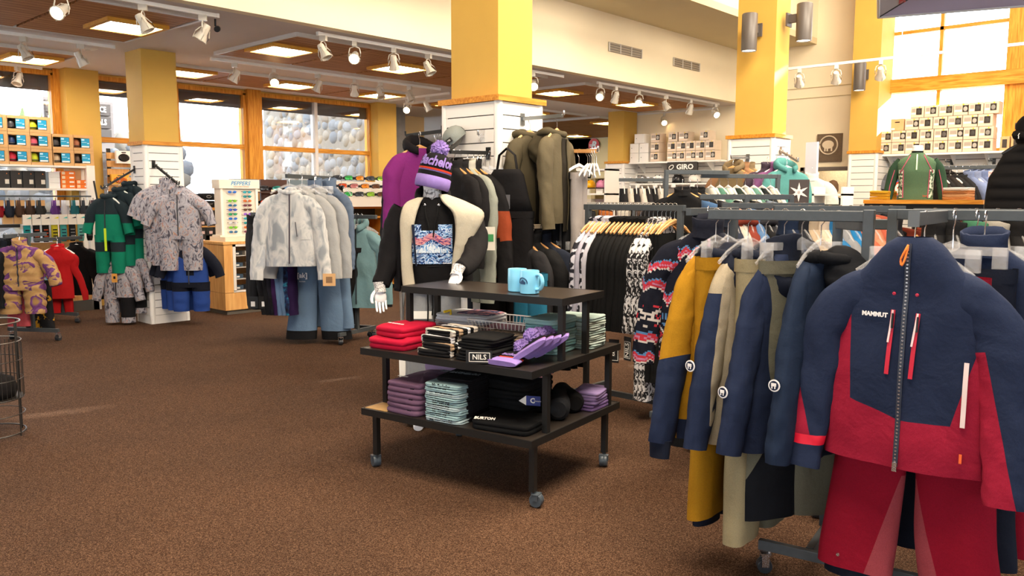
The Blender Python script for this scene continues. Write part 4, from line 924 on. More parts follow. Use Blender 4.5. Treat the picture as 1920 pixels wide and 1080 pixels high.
# beanie
bn = put('beanie', None, MQ, (-.005, -.015, 1.575), rot=(-.06, .24, 0)); bn.empty_display_size = .05
bpy.data.objects.remove(bn)
BM = Mx((-.005, -.015, 1.56), 0, -.06, .22)
def lob(prof, name, mt, par=MQ): return MB().loft([[(r*1.02*math.cos(2*PI*j/40), r*1.12*math.sin(2*PI*j/40), z) for j in range(40)] for r, z in prof], 0, False, True, M=BM).obj(name, mt, par, smooth=60)
be = lob([(.1, -.005), (.108, 0), (.112, .03), (.11, .068), (.104, .072)], 'beanie', lav)
lob([(.104, .065), (.105, .09), (.103, .1)], 'beanie_band', kblack, be); lob([(.104, .1), (.1035, .108)], 'lavender_stripe', fabric('#7d6ab0'), be); lob([(.105, .108), (.104, .12)], 'red_stripe', kred, be)
lob([(.103, .12), (.1, .15), (.088, .19), (.06, .215), (.02, .228), (.004, .23)], 'crown', kblack, be)
me = text_mesh('Bachelor', .088, lav, bold=.0028, shear=.25, sx=.78)
for v in me.vertices:
    x, y = v.co.x, v.co.y; z = .163+y; R_ = .1035-max(0, (z-.15))*.32; a = -PI/2+x/.105; v.co = BM @ Vector(((R_*1.02+.004+v.co.z)*math.cos(a), (R_*1.12+.004+v.co.z)*math.sin(a), z))
put('lettering', me, be)
pp = pompom(.058, lav, be, BM @ Vector((0, 0, .25)), 9)
# ------------------------------------------------------------------ garment racks near the camera
def bar(p0, p1, name, parent, w=.03, h=.04, mt=None):
    p0, p1 = Vector(p0), Vector(p1); d = p1-p0; L = d.length
    o = MB().box(0, -w/2, -h/2, L, w/2, h/2).obj(name, mt or M_STEEL, parent, p0, math.atan2(d.y, d.x), 0)
    md = o.modifiers.new('edge', 'BEVEL'); md.width = .003; md.segments = 2; return o
def post(x, y, z0, z1, parent, w=.035, name='upright', mt=None, rz=0):
    o = MB().box(-w/2, -w/2, 0, w/2, w/2, z1-z0).obj(name, mt or M_STEEL, parent, (x, y, z0), rz, 0)
    md = o.modifiers.new('edge', 'BEVEL'); md.width = .003; md.segments = 2; return o
M_WHEEL = plain('#24282e', .35)
RA = thing('garment_rack', 'grey steel rolling rack carrying the navy and red jacket and trousers', 'garment rack', (0, 0, 0), 0)
bar((3.02, 1.40, .115), (3.15, .62, .115), 'foot_rail', RA); bar((3.70, 1.52, .115), (3.83, .74, .115), 'foot_rail', RA); bar((3.075, 1.215, .115), (3.72, 1.32, .115), 'base_rail', RA)
for x, y in ((3.035, 1.36), (3.14, .66), (3.715, 1.44), (3.82, .78)): caster(RA, x, y, .095, rnd.uniform(0, 6), M_WHEEL, .03, M_CHROME)
post(3.085, 1.055, .13, 1.46, RA, .038, rz=.15); post(3.345, 1.265, .13, 1.44, RA, .035, rz=.15); post(3.36, 1.06, .13, 1.46, RA, .035, rz=.15)
bar((3.085, 1.055, 1.435), (2.99, 1.65, 1.435), 'hang_bar', RA); bar((3.36, 1.06, 1.44), (3.62, -.6, 1.44), 'hang_bar', RA); bar((3.39, .885, 1.435), (2.86, .836, 1.435), 'hang_arm', RA, .03, .045)
bar((3.345, 1.265, 1.40), (3.085, 1.06, 1.40), 'top_brace', RA); bar((3.345, 1.265, 1.40), (3.36, 1.06, 1.40), 'top_brace', RA)
MB().box(-.008, -.017, -.026, 0, .017, .026).obj('end_cap', plain('#5d6266'), RA, (2.86, .836, 1.435), .09, 0); MB().lathe([(.012, 0), (.012, .01), (.004, .014)], 10, M=Mx((3.345, 1.265, 1.44))).obj('knob', M_BLACK, RA)
cN, cR, cG, cB = fabric('#27324f'), fabric('#b0213f'), fabric('#c08a1c'), fabric('#b9ab92')
cNd = fabric('#1c2233'); cW = plain('#e8e6e6')
def logo(c, x, z, parent, r=.022, side=-1):
    """round badge with a small beast outline"""
    y = c if not isinstance(c, Cloth) else c.front(x, z)-.006
    o = MB().lathe([(r, 0), (r, .002)], 20, M=Mx((x, y, z), 0, PI/2)).obj('round_badge', cW, parent)
    MB().lathe([(r*.8, .002), (r*.8, .003)], 20, M=Mx((x, y, z), 0, PI/2)).obj('badge_field', cN, o)
    b = MB(); b.loft([[(x+r*.62*sx*math.cos(2*PI*j/10)+dx*r, y-.0045-.0*q, z+r*.5*sx*math.sin(2*PI*j/10)+dz*r) for j in range(10)] for q in (0,) for sx, dx, dz in ((.6, -.15, .1),)]+[[(x-.15*r+.01*r*math.cos(j), y-.005, z+.1*r) for j in range(10)]], 0)
    b.cb((x-.3*r, y-.0042, z-.3*r), (.12*r, .002, .5*r)).cb((x+.1*r, y-.0042, z-.3*r), (.12*r, .002, .5*r)).cb((x+.32*r, y-.0042, z-.1*r), (.14*r, .002, .55*r)); b.obj('beast', cW, o, smooth=0)
def zipper(c, x, z0, z1, parent, w=.014, col='#20242e', n=26, dx=0): return c.strip([(x+dx*i/n, z0+(z1-z0)*i/n) for i in range(n+1)], w, .004).obj('zipper', plain(col, .4), parent)
def hardshell(label, loc, rz, mats, seed, bz=(), sz=((), ()), hw=.235, L=.76, hood=None, hmat=2, sl=.66, out=.09, fwd=.04, front=None, keys=None, hd=.065, col=.06, group=None, spath=None, name='ski_jacket', amp=.016, slr=(.055, .084, .082, .074, .068, .062)):
    """a single hanging jacket: body, two sleeves, hood or collar, trims from front()"""
    t = thing(name, label, 'jacket', loc, rz, group); c = Cloth(keys or jkeys(hw, L, hd), seed, amp)
    body = put('body', zoned(c.body(44, .02), mats, bz, 'body'), t)
    for i, s in enumerate((-1, 1)):
        mb = sleeve(sleeve_path(s, hw, sl, .2, out, fwd) if not spath else [(s*x, y, z) for x, y, z in spath], list(slr), seed+s, 22, 46, .62)
        put('sleeve', zoned(mb, mats, sz[i], 'sleeve'), t)
    if hood == 'down': hood_down(None, 0, seed, .1, .08, .055, .03, .045, 30, 14).obj('hood', mats[hmat], t, smooth=180)
    elif hood == 'up': hood_droop(None, 0, seed, .105, .095, .14, .125, .1, n=34, k=26).obj('hood', mats[hmat], t, smooth=180)
    else: (collar(None, col, .075, .06, seed=seed, n=30).obj('collar', mats[hmat], t, smooth=180) if not keys else None)
    if front: front(t, c, body)
    return t
SLN = (.035, .055, .068, .072, .07, .066, .058)
SPA = [(.07, 0, -.05), (.13, 0, -.1), (.18, .0, -.24), (.225, .005, -.4), (.265, .01, -.56), (.30, .01, -.74)]
# navy and red hardshell facing the camera
def mam_front(t, c, body):
    # tall zipped-up collar that covers the chin
    zipper(c, 0, .05, -.69, t, .016, '#2a2f3d')
    tz = MB()
    for i in range(60): z = .03-i*.0119; tz.cb((0, c.front(0, z)-.0095, z), (.006, .002, .005))
    stuff(tz.obj('zip_teeth', M_CHROME, t, smooth=0))
    MB().tube(resample([(.0, -.075, .045), (-.004, -.088, .03), (-.016, -.09, .0), (-.012, -.092, -.02), (-.004, -.09, .0), (.001, -.08, .04)], 14), .0038, 6).obj('zip_pull', plain('#e8792c'), t)
    MB().cb((0, c.front(0, -.69)-.012, -.69), (.014, .006, .03)).obj('zip_slider', M_CHROME, t)
    for x0, x1, za, zb in ((-.036, -.046, -.17, -.385), (.042, .03, -.175, -.39)):
        z_ = c.strip([(x0+(x1-x0)*i/14, za+(zb-za)*i/14) for i in range(15)], .013, .005).obj('pocket_zip', plain('#c11a36'), t)
        c.strip([(x0+(x1-x0)*i/8, za+(zb-za)*i/16) for i in range(9)], .006, .01).obj('white_zip_half', plain('#e7c7c8'), z_)
        MB().tube([(x0, c.front(x0, za)-.012, za-.01), (x0, c.front(x0, za-.05)-.014, za-.06)], .004, 6).obj('zip_pull', M_BLACK, z_)
    for i in range(2): MB().lathe([(.006, 0), (.004, .004)], 10, M=Mx(((-.035, .035)[i], c.front(0, -.12)-.016, -.115), 0, PI/2)).obj('cord_eyelet', plain('#a3203c'), t)
    me = text_mesh('MAMMUT', .02, cW, bold=.001, sx=1.0); put('lettering', me, t, (-.095, c.front(-.095, -.19)-.008, -.19), rot=(PI/2, 0, -.15))
    c.strip([(.188, -.32-.016*i) for i in range(14)], .014, .006).obj('side_zip', plain('#dcc8c6'), t)
    MB().cb((.188, c.front(.17, -.65)-.008, -.63), (.008, .003, .03)).obj('orange_label', plain('#e6622a'), t)
mats = [cN, cR, cN, plain('#d01030')]
mz = [((0, 0, -.535), (-.30, 0, -1), 1, lambda q: q.x < .0), ((0, 0, -.535), (.02, 0, -1), 1, lambda q: q.x >= 0), ((-.172, 0, -.3), (-1, 0, -.05), 1, lambda q: q.z < -.2), ((.205, 0, -.32), (1, 0, -.25), 1, lambda q: q.z < -.25)]
szL = [((-.33, 0, -.5), (-1, 0, -.3), 1, lambda q: q.z < -.42), ((0, 0, -.64), (0, 0, -1), 3), ((0, 0, -.675), (0, 0, -1), 0)]
szR = [((.24, 0, -.3), (-1, 0, -.25), 1, lambda q: q.z < -.28)]
jM = hardshell('navy and red hardshell jacket with white chest word facing the aisle', (2.90, .842, 1.305), math.radians(-88), mats, 11, mz, (szL, szR), 0.25, .70, None, 0, .66, .07, .05, mam_front, hd=.07, col=.03, keys=[(.07, .05, .045), (.055, .078, .056), (.03, .1, .064), (-.02, .138, .068), (-.07, .178, .066), (-.12, .203, .064), (-.18, .222, .068), (-.4, .245, .076), (-.6, .255, .08), (-.70, .26, .076)])
hanger('clear', (2.90, .842, 1.457), math.radians(-88), 'clear hanger inside the navy and red hardshell jacket', 'clear hangers on the front arm')
def trousers(label, loc, rz, mats, seed, zones=(), w=.19, L=1.04, hemw=.115, spread=.03, hd=.05, studs=True, cuffm=None, group=None, clip=True):
    t = thing('ski_trousers', label, 'trousers', loc, rz, group)
    put('legs', zoned(pants_mb(w, L, hd, hemw, seed, 26, 40, spread=spread, ms=(0, 0)), mats, zones, 'legs'), t)
    MB().loft([[(w*1.03*math.copysign(abs(math.cos(a))**.6, math.cos(a)), hd*1.12*math.copysign(abs(math.sin(a))**.6, math.sin(a)), z) for a in [2*PI*j/28 for j in range(28)]] for z in (.004, -.045)], 0, False, False).obj('waistband', mats[0], t)
    if studs:
        for s in (-1, 1): MB().lathe([(.007, 0), (.005, .005)], 10, M=Mx((s*(w*.5+.06+spread), -hd*.95-.004, -L+.05), 0, PI/2)).obj('hem_stud', M_CHROME, t)
    if cuffm:
        for s in (-1, 1): MB().loft([[(s*(w*.5+spread*1.4)+hemw*.8*math.cos(2*PI*j/16), hd*.75*math.sin(2*PI*j/16), z) for j in range(16)] for z in (-L+.05, -L-.035)], 0, False, False).obj('inner_gaiter', cuffm, t)
    return t
cPR, cPK = fabric('#a3122f'), fabric('#b8505a')
pz = [((0, 0, -.7), (0, 0, -1), 0), ((-.03, 0, -.72), (1, 0, -.27), 1, lambda q: q.x < 0 and q.z < -.7), ((.03, 0, -.72), (-1, 0, -.27), 1, lambda q: q.x > 0 and q.z < -.7)]
trousers('crimson ski trousers with rosy inner leg panels below the navy red jacket', (2.98, .835, 1.24), math.radians(-88), [cPR, cPK], 5, pz, .2, 1.08, .13, .055, .055, True, cNd)
hanger('clip', (2.98, .835, 1.46), math.radians(-88), 'clear clip hanger carrying the crimson ski trousers', 'clear hangers on the front arm')
trousers('dark navy ski trousers hidden behind the crimson pair', (3.19, .80, 1.26), math.radians(-90), [cNd, cNd], 8, (), .2, 1.05, .12, .03, .05, False)
hanger('clip', (3.19, .80, 1.46), math.radians(-90), 'clear clip hanger carrying dark navy ski trousers', 'clear hangers on the front arm')
jb = hardshell('navy jacket with scarlet cuff tabs just behind the navy red one', (3.27, .72, 1.325), math.radians(-86), mats, 14, [((0, 0, -.55), (0, 0, -1), 1)], ((), [((0, 0, -.66), (0, 0, -1), 3), ((0, 0, -.70), (0, 0, -1), 0)]), .235, .72, None, 0, .7, .1, .02)
hanger('clear', (3.27, .72, 1.46), math.radians(-86), 'clear hanger inside the second navy red jacket', 'clear hangers on the front arm')
trousers('scarlet trousers with visible waistband behind the second navy jacket', (3.33, .76, 1.27), math.radians(-92), [cPR, cPR], 9, (), .19, 1.05, .115, .02, .04, False)
hanger('clip', (3.33, .76, 1.46), math.radians(-92), 'clear clip hanger carrying scarlet trousers deep on the arm', 'clear hangers on the front arm')
tg2 = thing('swing_tag', 'brown paper swing tag hanging off the second navy jacket', 'swing tag', (3.12, .47, .98), math.radians(-80)); MB().box(-.022, -.002, -.16, .022, 0, 0).obj('card', M_CARD, tg2, smooth=0); MB().box(-.015, -.004, -.15, .015, -.002, -.1).obj('white_label', cW, tg2, smooth=0)
# jackets and trousers on the side arm, seen sleeve on
def on_arm(s): return Vector((3.085-.095*s/.6, 1.055+.595*s/.6, 0))
def rzz(j=0): return PI-.16+j
A = on_arm(.57); tG = hardshell('mustard ski jacket with navy hood and navy forearm at the bar end', (A.x, A.y, 1.29), rzz(-.05), [cG, cN, cNd], 21, [((0, 0, -.66), (0, 0, -1), 1, lambda q: q.y > 0)],
    ((), [((0, -.03, 0), (0, -1, 0), 0), ((.2, -.02, -.42), (0, .35, -1), 1, lambda q: q.y > -.03), ((0, 0, -.715), (0, 0, -1), 1)]), .2, .74, 'up', 2, .7, .02, -.02, slr=SLN, spath=SPA)
MB().tube([(.30, .01, -.73), (.305, .012, -.80)], [.045, .04], 14, flat=.7).obj('inner_cuff', cNd, tG)
def plaid(t, y, z, label='round_badge', x=.3, r=.022):
    M = Mx((x, y, z), PI/2, 0); o = MB().lathe([(r, 0), (r, .003)], 20, M=Mx((x, y, z)) @ Matrix.Rotation(PI/2, 4, 'Y')).obj('round_badge', cW, t)
    MB().lathe([(r*.78, .003), (r*.78, .004)], 20, M=Mx((x, y, z)) @ Matrix.Rotation(PI/2, 4, 'Y')).obj('badge_field', cN, o)
    MB().box(x+.004, y-r*.45, z-r*.1, x+.0055, y+r*.4, z+r*.42).box(x+.004, y-r*.4, z-r*.5, x+.0055, y-r*.2, z).box(x+.004, y+r*.1, z-r*.5, x+.0055, y+r*.3, z).obj('beast', cW, o, smooth=0)
hanger('clear', (A.x, A.y, 1.46), rzz(), 'clear hanger inside the mustard ski jacket', 'hangers on the side arm')
A = on_arm(.52); trousers('mustard ski trousers on a clear clip hanger beside the mustard jacket', (A.x, A.y, 1.27), rzz(.1), [cG, cG], 23, (), .19, 1.04, .11, .0, .045, True, cNd); hanger('clip', (A.x, A.y, 1.46), rzz(.1), 'clear clip hanger carrying mustard ski trousers', 'hangers on the side arm')
A = on_arm(.44); tB = hardshell('beige ski jacket with navy sleeve and big navy hood', (A.x, A.y, 1.29), rzz(), [cB, cN, cNd], 26, [((0, 0, -.1), (0, 0, 1), 0)],
    ((), [((0, 0, -.15), (0, 0, -1), 0), ((.2, .033, -.14), (.25, -1, 0), 1, lambda q: q.z < -.15)]), .205, .74, 'up', 2, .67, .02, -.02, slr=SLN, spath=SPA)
plaid(tB, -.01, -.42, x=.318); hanger('clear', (A.x, A.y, 1.46), rzz(), 'clear hanger inside the beige and navy ski jacket', 'hangers on the side arm')
A = on_arm(.37); cBe, cOl = fabric('#a99c7a'), fabric('#777463')
trousers('sand coloured ski trousers reaching lowest on the side arm', (A.x, A.y, 1.27), rzz(.15), [cBe, cOl], 27, [((.09, 0, -.3), (-1, 0, -.1), 1, lambda q: q.x < .02)], .19, 1.1, .11, .01, .05); hanger('clip', (A.x, A.y, 1.46), rzz(.15), 'clear clip hanger carrying sand ski trousers', 'hangers on the side arm')
A = on_arm(.30); tN1 = hardshell('plain navy ski jacket with white round badge on its sleeve, beside sand trousers', (A.x, A.y, 1.29), rzz(-.03), [cN, cNd, cNd], 29, (), ((), ()), .21, .75, None, 1, .67, .02, 0, slr=SLN, spath=SPA); plaid(tN1, -.0, -.5, x=.336); hanger('clear', (A.x, A.y, 1.46), rzz(), 'clear hanger inside the plain navy ski jacket', 'hangers on the side arm')
A = on_arm(.235); trousers('olive ski trousers with a black knee panel, behind the navy jackets', (A.x, A.y, 1.265), rzz(-.4), [cOl, fabric('#15181f')], 31, [((.1, 0, -.62), (-1, 0, -.55), 1, lambda q: q.x > 0 and q.z < -.6)], .19, 1.0, .12, .0, .05)
hanger('clip', (A.x, A.y, 1.46), rzz(-.4), 'clear clip hanger carrying olive ski trousers', 'hangers on the side arm')
A = on_arm(.165); tN2 = hardshell('dark teal navy ski jacket with open collar next to the upright', (A.x, A.y, 1.29), rzz(.12), [fabric('#223049'), fabric('#15171d'), fabric('#15171d')], 33, (), ((), ()), .21, .76, 'up', 1, .67, .03, 0, slr=SLN, spath=SPA); plaid(tN2, -.0, -.45, x=.326); hanger('clear', (A.x, A.y, 1.46), rzz(.1), 'clear hanger inside the dark teal navy jacket', 'hangers on the side arm')
# ------------------------------------------------------------------ display arms and clothes on the tall column
def wall_arm(p0, p1, label, drop=0, mt=None, pegs=0, name='faceout_hook'):
    """straight faceout: plate on the slats, square arm, end stop"""
    p0, p1 = Vector(p0), Vector(p1); d = p1-p0; L = d.length
    t = thing(name, label, 'display arm', p0, math.atan2(d.y, d.x)); mt = mt or M_BLACK; s = math.hypot(d.x, d.y)
    MB().box(0, -.022, -.05, .008, .022, .04).obj('plate', mt, t, smooth=0)
    MB().add([(0, -.011, -.014), (0, .011, -.014), (0, .011, .012), (0, -.011, .012), (s, -.011, d.z-.014), (s, .011, d.z-.014), (s, .011, d.z+.012), (s, -.011, d.z+.012)], [(0, 3, 2, 1), (4, 5, 6, 7), (0, 1, 5, 4), (1, 2, 6, 5), (2, 3, 7, 6), (3, 0, 4, 7)]).obj('arm', mt, t, smooth=0)
    MB().tube([(s, 0, d.z), (s+.012, 0, d.z+.005), (s+.014, 0, d.z+.035)], .008, 6).obj('end_stop', M_CHROME if mt != M_BLACK else mt, t)
    for i in range(pegs):
        x = s*(i+.7)/pegs; MB().tube([(x, 0, d.z*x/s+.01), (x+.004, 0, d.z*x/s+.03)], .005, 6).obj('peg', mt, t)
    return t
def crossbar(p0, p1, label, mt=None, back=(0, 0)):
    p0, p1 = Vector(p0), Vector(p1); d = p1-p0
    t = thing('hang_rail', label, 'hang rail', p0, 0); mt = mt or M_BLACK
    bar((0, 0, 0), d, 'rail', t, .014, .032, mt)
    for q in (.06, .94):
        e = d*q; bar(e, e+Vector((back[0], back[1], 0)), 'bracket', t, .012, .03, mt)
    return t
def hung(label, loc, rz, mats, seed, hk, gname='jacket', hz=.115, group=None, hlabel=None, **kw):
    """hanger on a bar point plus a jacket on it"""
    x, y, z = loc
    hanger(hk, loc, rz, hlabel or ('%s hanger inside the %s' % (hk, ' '.join(label.split()[:12]))), None)
    return hardshell(label, (x, y, z-hz-.015), rz, mats, seed, name=kw.pop('name', gname), group=group, **kw)
cPl, cMg, cOv, cCh = fabric('#8f2f84'), fabric('#c81c8a'), fabric('#5d5440'), fabric('#26262a')
wall_arm((4.46, 4.8, 2.02), (4.42, 5.2, 2.0), 'black arm on the far side of the tall column holding the purple jacket')
def pur_front(t, c, b): zipper(c, .0, -.06, -.7, t, .01, '#5a3f5e'); MB().cb((0, c.front(0, -.1)-.01, -.1), (.008, .004, .03)).obj('zip_pull', M_CHROME, t)
hung('purple ski jacket with black collar and magenta cuffs', (4.36, 4.97, 2.015), math.radians(-18), [cPl, cMg, fabric('#1d1b20')], 41, 'wooden', L=.8, sl=.84, out=.06, hmat=2, hood='down', hw=.215, sz=([((0, 0, -.64), (0, 0, -1), 1)],)*2, bz=[((0, 0, -.58), (0, 0, -1), 1)], col=.12, front=pur_front)
hung('black ski jacket hanging behind the purple one', (4.52, 5.16, 2.01), math.radians(-10), [cCh, cCh, cCh], 42, 'wooden', L=.76, col=.1)
for i in range(3): hanger('clear', (4.46, 4.86+.012*i, 2.01), .3*i+.3, 'clear empty hanger on the purple jacket arm, %s from the column' % ORD[2-i], 'clear hangers beside purple jacket')
# cap
cap = thing('baseball_cap', 'grey baseball cap with dark visor on the column slats', 'cap', (4.34, 4.53, 1.93), math.radians(-90), None, rot=(.45, -.5, math.radians(-78)))
cg, cdk = fabric('#9aa09c'), fabric('#4b4a48')
MB().loft([[(r*math.cos(2*PI*j/28), r*1.12*math.sin(2*PI*j/28), z) for j in range(28)] for z, r in ((0, .088), (.03, .09), (.065, .083), (.09, .062), (.105, .03), (.108, .004))], 0, False).obj('crown', cg, cap, smooth=180)
vs = MB(); vs.loft([[(.085*g*math.sin(a), -.09*math.cos(a)*(1 if g < 1.05 else 1)-o_, -.004-q) for a in [(-1.15+2.3*j/16) for j in range(17)]] for g, o_, q in ((1, 0, 0), (1.0, .03, .008), (.92, .065, .02), (.92, .065, .026), (1.0, .03, .014), (1, 0, .006))], 0, False, False, closed=False); vs.obj('visor', cdk, cap, smooth=60)
MB().loft([[(.0905*math.cos(a)*k, .101*math.sin(a)*k, z) for a in [PI*(.18+.64*j/10) for j in range(11)]] for z, k in ((.0, 1.0), (.03, 1.02), (.055, .97))], 0, False, False, closed=False).obj('mesh_back', cdk, cap)
MB().cb((0, -.099, .035), (.05, .006, .035)).obj('badge', plain('#3c3b3a'), cap, smooth=0); MB().lathe([(.008, 0), (.006, .006)], 10, M=Mx((0, 0, .107))).obj('button', cdk, cap)
text('MB', .02, M_WHITE, cap, (0, -.104, .035))
wall_arm((4.42, 4.33, 1.96), (4.38, 4.33, 1.96), 'short clear peg on the slats beside the cap', mt=clear_plastic())
# straight arm on the face towards the table
wall_arm((4.42, 4.27, 1.83), (4.03, 4.27, 1.82), 'black arm on the column face above wooden hangers')
for i in range(4): hanger('clear', (4.39-.03*i, 4.27, 1.84), -PI/2+.15*i-.2, 'clear empty hanger on the column face arm, %s from the slats' % ORD[i], 'clear hangers on the face arm')
sg, rust, blk = fabric('#a3a79c'), fabric('#a3492a'), fabric('#1c1a1c')
fz = -PI/2
hung('black zipped top on a wooden hanger behind the mannequin', (4.06, 4.27, 1.835), fz-.1, [blk, blk, blk], 44, 'wooden', L=.66, col=.06, hw=.2, out=.03, sl=.6)
hung('black top with white collar edge on wooden hanger', (4.12, 4.27, 1.835), fz-.05, [blk, cW, blk], 45, 'wooden', L=.64, col=.05, hw=.2, out=.03, sl=.6)
hung('pale sage softshell jacket with paper tag', (4.19, 4.27, 1.835), fz, [sg, sg, fabric('#c6c2b6')], 46, 'wooden', L=.95, sl=.85, hw=.2, out=.06)
hung('black and rust colour block jacket on the face arm', (4.25, 4.27, 1.835), fz+.06, [blk, rust, blk], 47, 'wooden', L=.78, bz=[((0, 0, -.38), (0, 0, -1), 1, lambda q: abs(q.x) > .04)], sz=([((0, 0, -.3), (0, 0, -1), 1, lambda q: q.z > -.5)],)*2, sl=.78, out=.12)
for k, (x, y, z, rz) in enumerate(((4.0, 4.0, 1.32, .9), (4.05, 3.9, 1.3, .9))):
    t = thing('swing_tag', ['brown paper swing tag on the sage softshell', 'white and green swing tag on the rust jacket'][k], 'swing tag', (x, y, z), -rz); MB().box(-.035, -.002, -.16, .035, .002, 0).obj('card', [M_CARD, plain('#d8d2c6')][k], t, smooth=0); MB().box(-.025, -.004, -.1, .025, .004, -.05).obj('print_block', [plain('#5d6066'), plain('#3f8a55')][k], t, smooth=0)
# bib overalls near the corner
bb = trousers('black bib ski trousers with shoulder straps beside the column corner', (4.33, 4.0, 1.40), -PI/2+.35, [blk, blk], 48, (), .2, 1.2, .1, .0, .055, False)
MB().loft([[(w_*math.cos(a), .05*math.sin(a), z) for a in [2*PI*j/18 for j in range(18)]] for z, w_ in ((.3, .1), (.26, .13), (.1, .17), (0, .2))], 0).obj('bib', blk, bb, smooth=180)
for s in (-1, 1): MB().tube([(s*.08, 0, .28), (s*.06, 0, .4), (0, 0, .45)], .02, 8, flat=.3).obj('strap', blk, bb)
hanger('clip', (4.36, 4.2, 1.84), -PI/2+.4, 'clear clip hanger above the black bib trousers')
MB().box(-.05, -.07, .02, .05, -.066, .12).obj('grey_pocket', fabric('#77757a'), bb, smooth=0)
# olive jackets on the aisle face
wall_arm((4.68, 4.17, 2.09), (4.68, 3.78, 2.09), 'grey arm on the column slats holding olive jackets', mt=metal('#8a8f92', .3))
def olive_front(t, c, b):
    c.patch(-.04, .045, -.72, -.05, .004, 20).obj('dark_placket', fabric('#2e281f'), t, smooth=180); c.strip([(.045, -.05-.03*i) for i in range(23)], .02, .008).obj('storm_flap', cOv, t)
hung('olive green parka nearer the column slats on a wooden hanger', (4.68, 4.09, 2.105), math.radians(4), [cOv, cOv, cOv], 51, 'wooden', L=.72, hood='up', hmat=0, front=olive_front, hw=.2, sl=.66, out=.05)
hung('olive green parka at the arm end on a wooden hanger', (4.68, 3.83, 2.105), math.radians(14), [fabric('#6a604a'), cOv, fabric('#5d5440')], 52, 'wooden', L=.66, hood='up', hmat=2, front=olive_front, hw=.19, sl=.6, out=.04)
# second arm with trousers
wall_arm((4.88, 4.17, 1.86), (4.88, 3.62, 1.84), 'beech topped arm behind the olive parkas', mt=M_HWOOD)
for i, (c_, h) in enumerate((('#1d1d20', 'wooden'), ('#232630', 'clip'), ('#2a2b31', 'clip'), ('#6f6d6c', 'clip'), ('#1b1b1d', 'clip'), ('#b5aca8', 'white'))):
    v = 4.08-.06*i; hanger(h, (4.88, v, 1.86), rnd.uniform(-.3, .1), '%s hanger on the trouser arm, %s from the column' % (h, ORD[i]), 'trouser arm hangers')
    trousers('%s ski trousers on the column trouser arm, %s from the slats' % (['black', 'ink blue', 'charcoal', 'mid grey', 'jet black', 'pale stone'][i], ORD[i]), (4.88, v, 1.68), rnd.uniform(.25, .6), [fabric(c_)]*2, 60+i, (), .16, .82, .09, .0, .04, False)
for i in range(5): hanger('white', (4.88, 3.7-.02*i, 1.86), .3+.12*i, 'white empty hanger fanned at the trouser arm end, %s in the fan' % ORD[i], 'fanned white hangers')
# lower rail with dark jackets
crossbar((4.34, 3.93, 1.29), (5.0, 3.93, 1.29), 'beech faced rail low on the column above dark jackets', mt=mat('#cdb79a', .5), back=(0, .25))
MB().box(4.36, 3.98, 1.255, 4.6, 4.17, 1.285).obj('shelf_board', M_WHITE, None, smooth=0); bpy.data.objects['shelf_board'].name = 'wall_shelf'; tag(bpy.data.objects['wall_shelf'], 'short white shelf board on the column above the dark jackets', 'shelf')
for i, (c_, nm) in enumerate((('#2b2a2d', 'charcoal'), ('#1d1d1f', 'black'), ('#2c3242', 'dark denim blue'))):
    hung('%s jacket on wooden hanger under the low rail' % nm, (4.42+.1*i, 3.92, 1.305), math.radians(-90+12*i-10), [fabric(c_)]*3, 70+i, 'wooden', L=.7, sl=.6, out=.05, col=.07, hw=.23, front=(lambda t, c, b: zipper(c, 0, -.05, -.6, t, .008, '#4a6d8f')) if i == 0 else None)
for i in range(6):
    hanger('clip', (4.72+.045*i, 3.93, 1.305), -PI/2+.1*(-1)**i, 'clear clip hanger with black trousers on the low rail, %s from the jackets' % ORD[i], 'low rail clip hangers')
    trousers('black trousers on the low rail, %s after the dark jackets' % ORD[i], (4.72+.045*i, 3.93, 1.115), -PI/2+.1*(-1)**i, [fabric('#18181a')]*2, 80+i, (), .18, .9, .09, 0, .03, False, group='black trousers on the low rail')
trousers('teal blue trousers hanging behind the display table', (4.3, 3.75, .98), -PI/2-.2, [fabric('#2f7fa0')]*2, 90, (), .17, .8, .09, 0, .04, False)
trousers('dark slate trousers hanging behind the mannequin', (4.2, 4.3, .95), -PI/2-.6, [fabric('#343a48')]*2, 91, (), .17, .85, .09, 0, .04, False)
# ------------------------------------------------------------------ crowded racks further back
def rack(name_label, p0, p1, z=1.45, foot=.55, cat='garment rack', posts=(1,), base=True):
    """bar from p0 to p1 on upright(s) with H base"""
    p0, p1 = Vector((*p0, 0)), Vector((*p1, 0)); d = (p1-p0); L = d.length; e = d/L; n = Vector((-e.y, e.x, 0))
    t = thing('garment_rack', name_label, 'garment rack', (0, 0, 0))
    bar((*p0.xy, z-.02), (*p1.xy, z-.02), 'hang_bar', t)
    rz = math.atan2(e.y, e.x)
    for q in posts:
        c = p0+d*q; post(c.x, c.y, .12, z, t, .036, rz=rz)
        a, b = c-n*foot/2, c+n*foot/2; bar((*a.xy, .11), (*b.xy, .11), 'foot_rail', t)
        for f in (a+n*.03, b-n*.03): caster(t, f.x, f.y, .092, rnd.uniform(0, 6), M_WHEEL, .03, M_CHROME)
    if len(posts) > 1: a, b = p0+d*posts[0], p0+d*posts[-1]; bar((*a.xy, .115), (*b.xy, .115), 'base_rail', t)
    return t
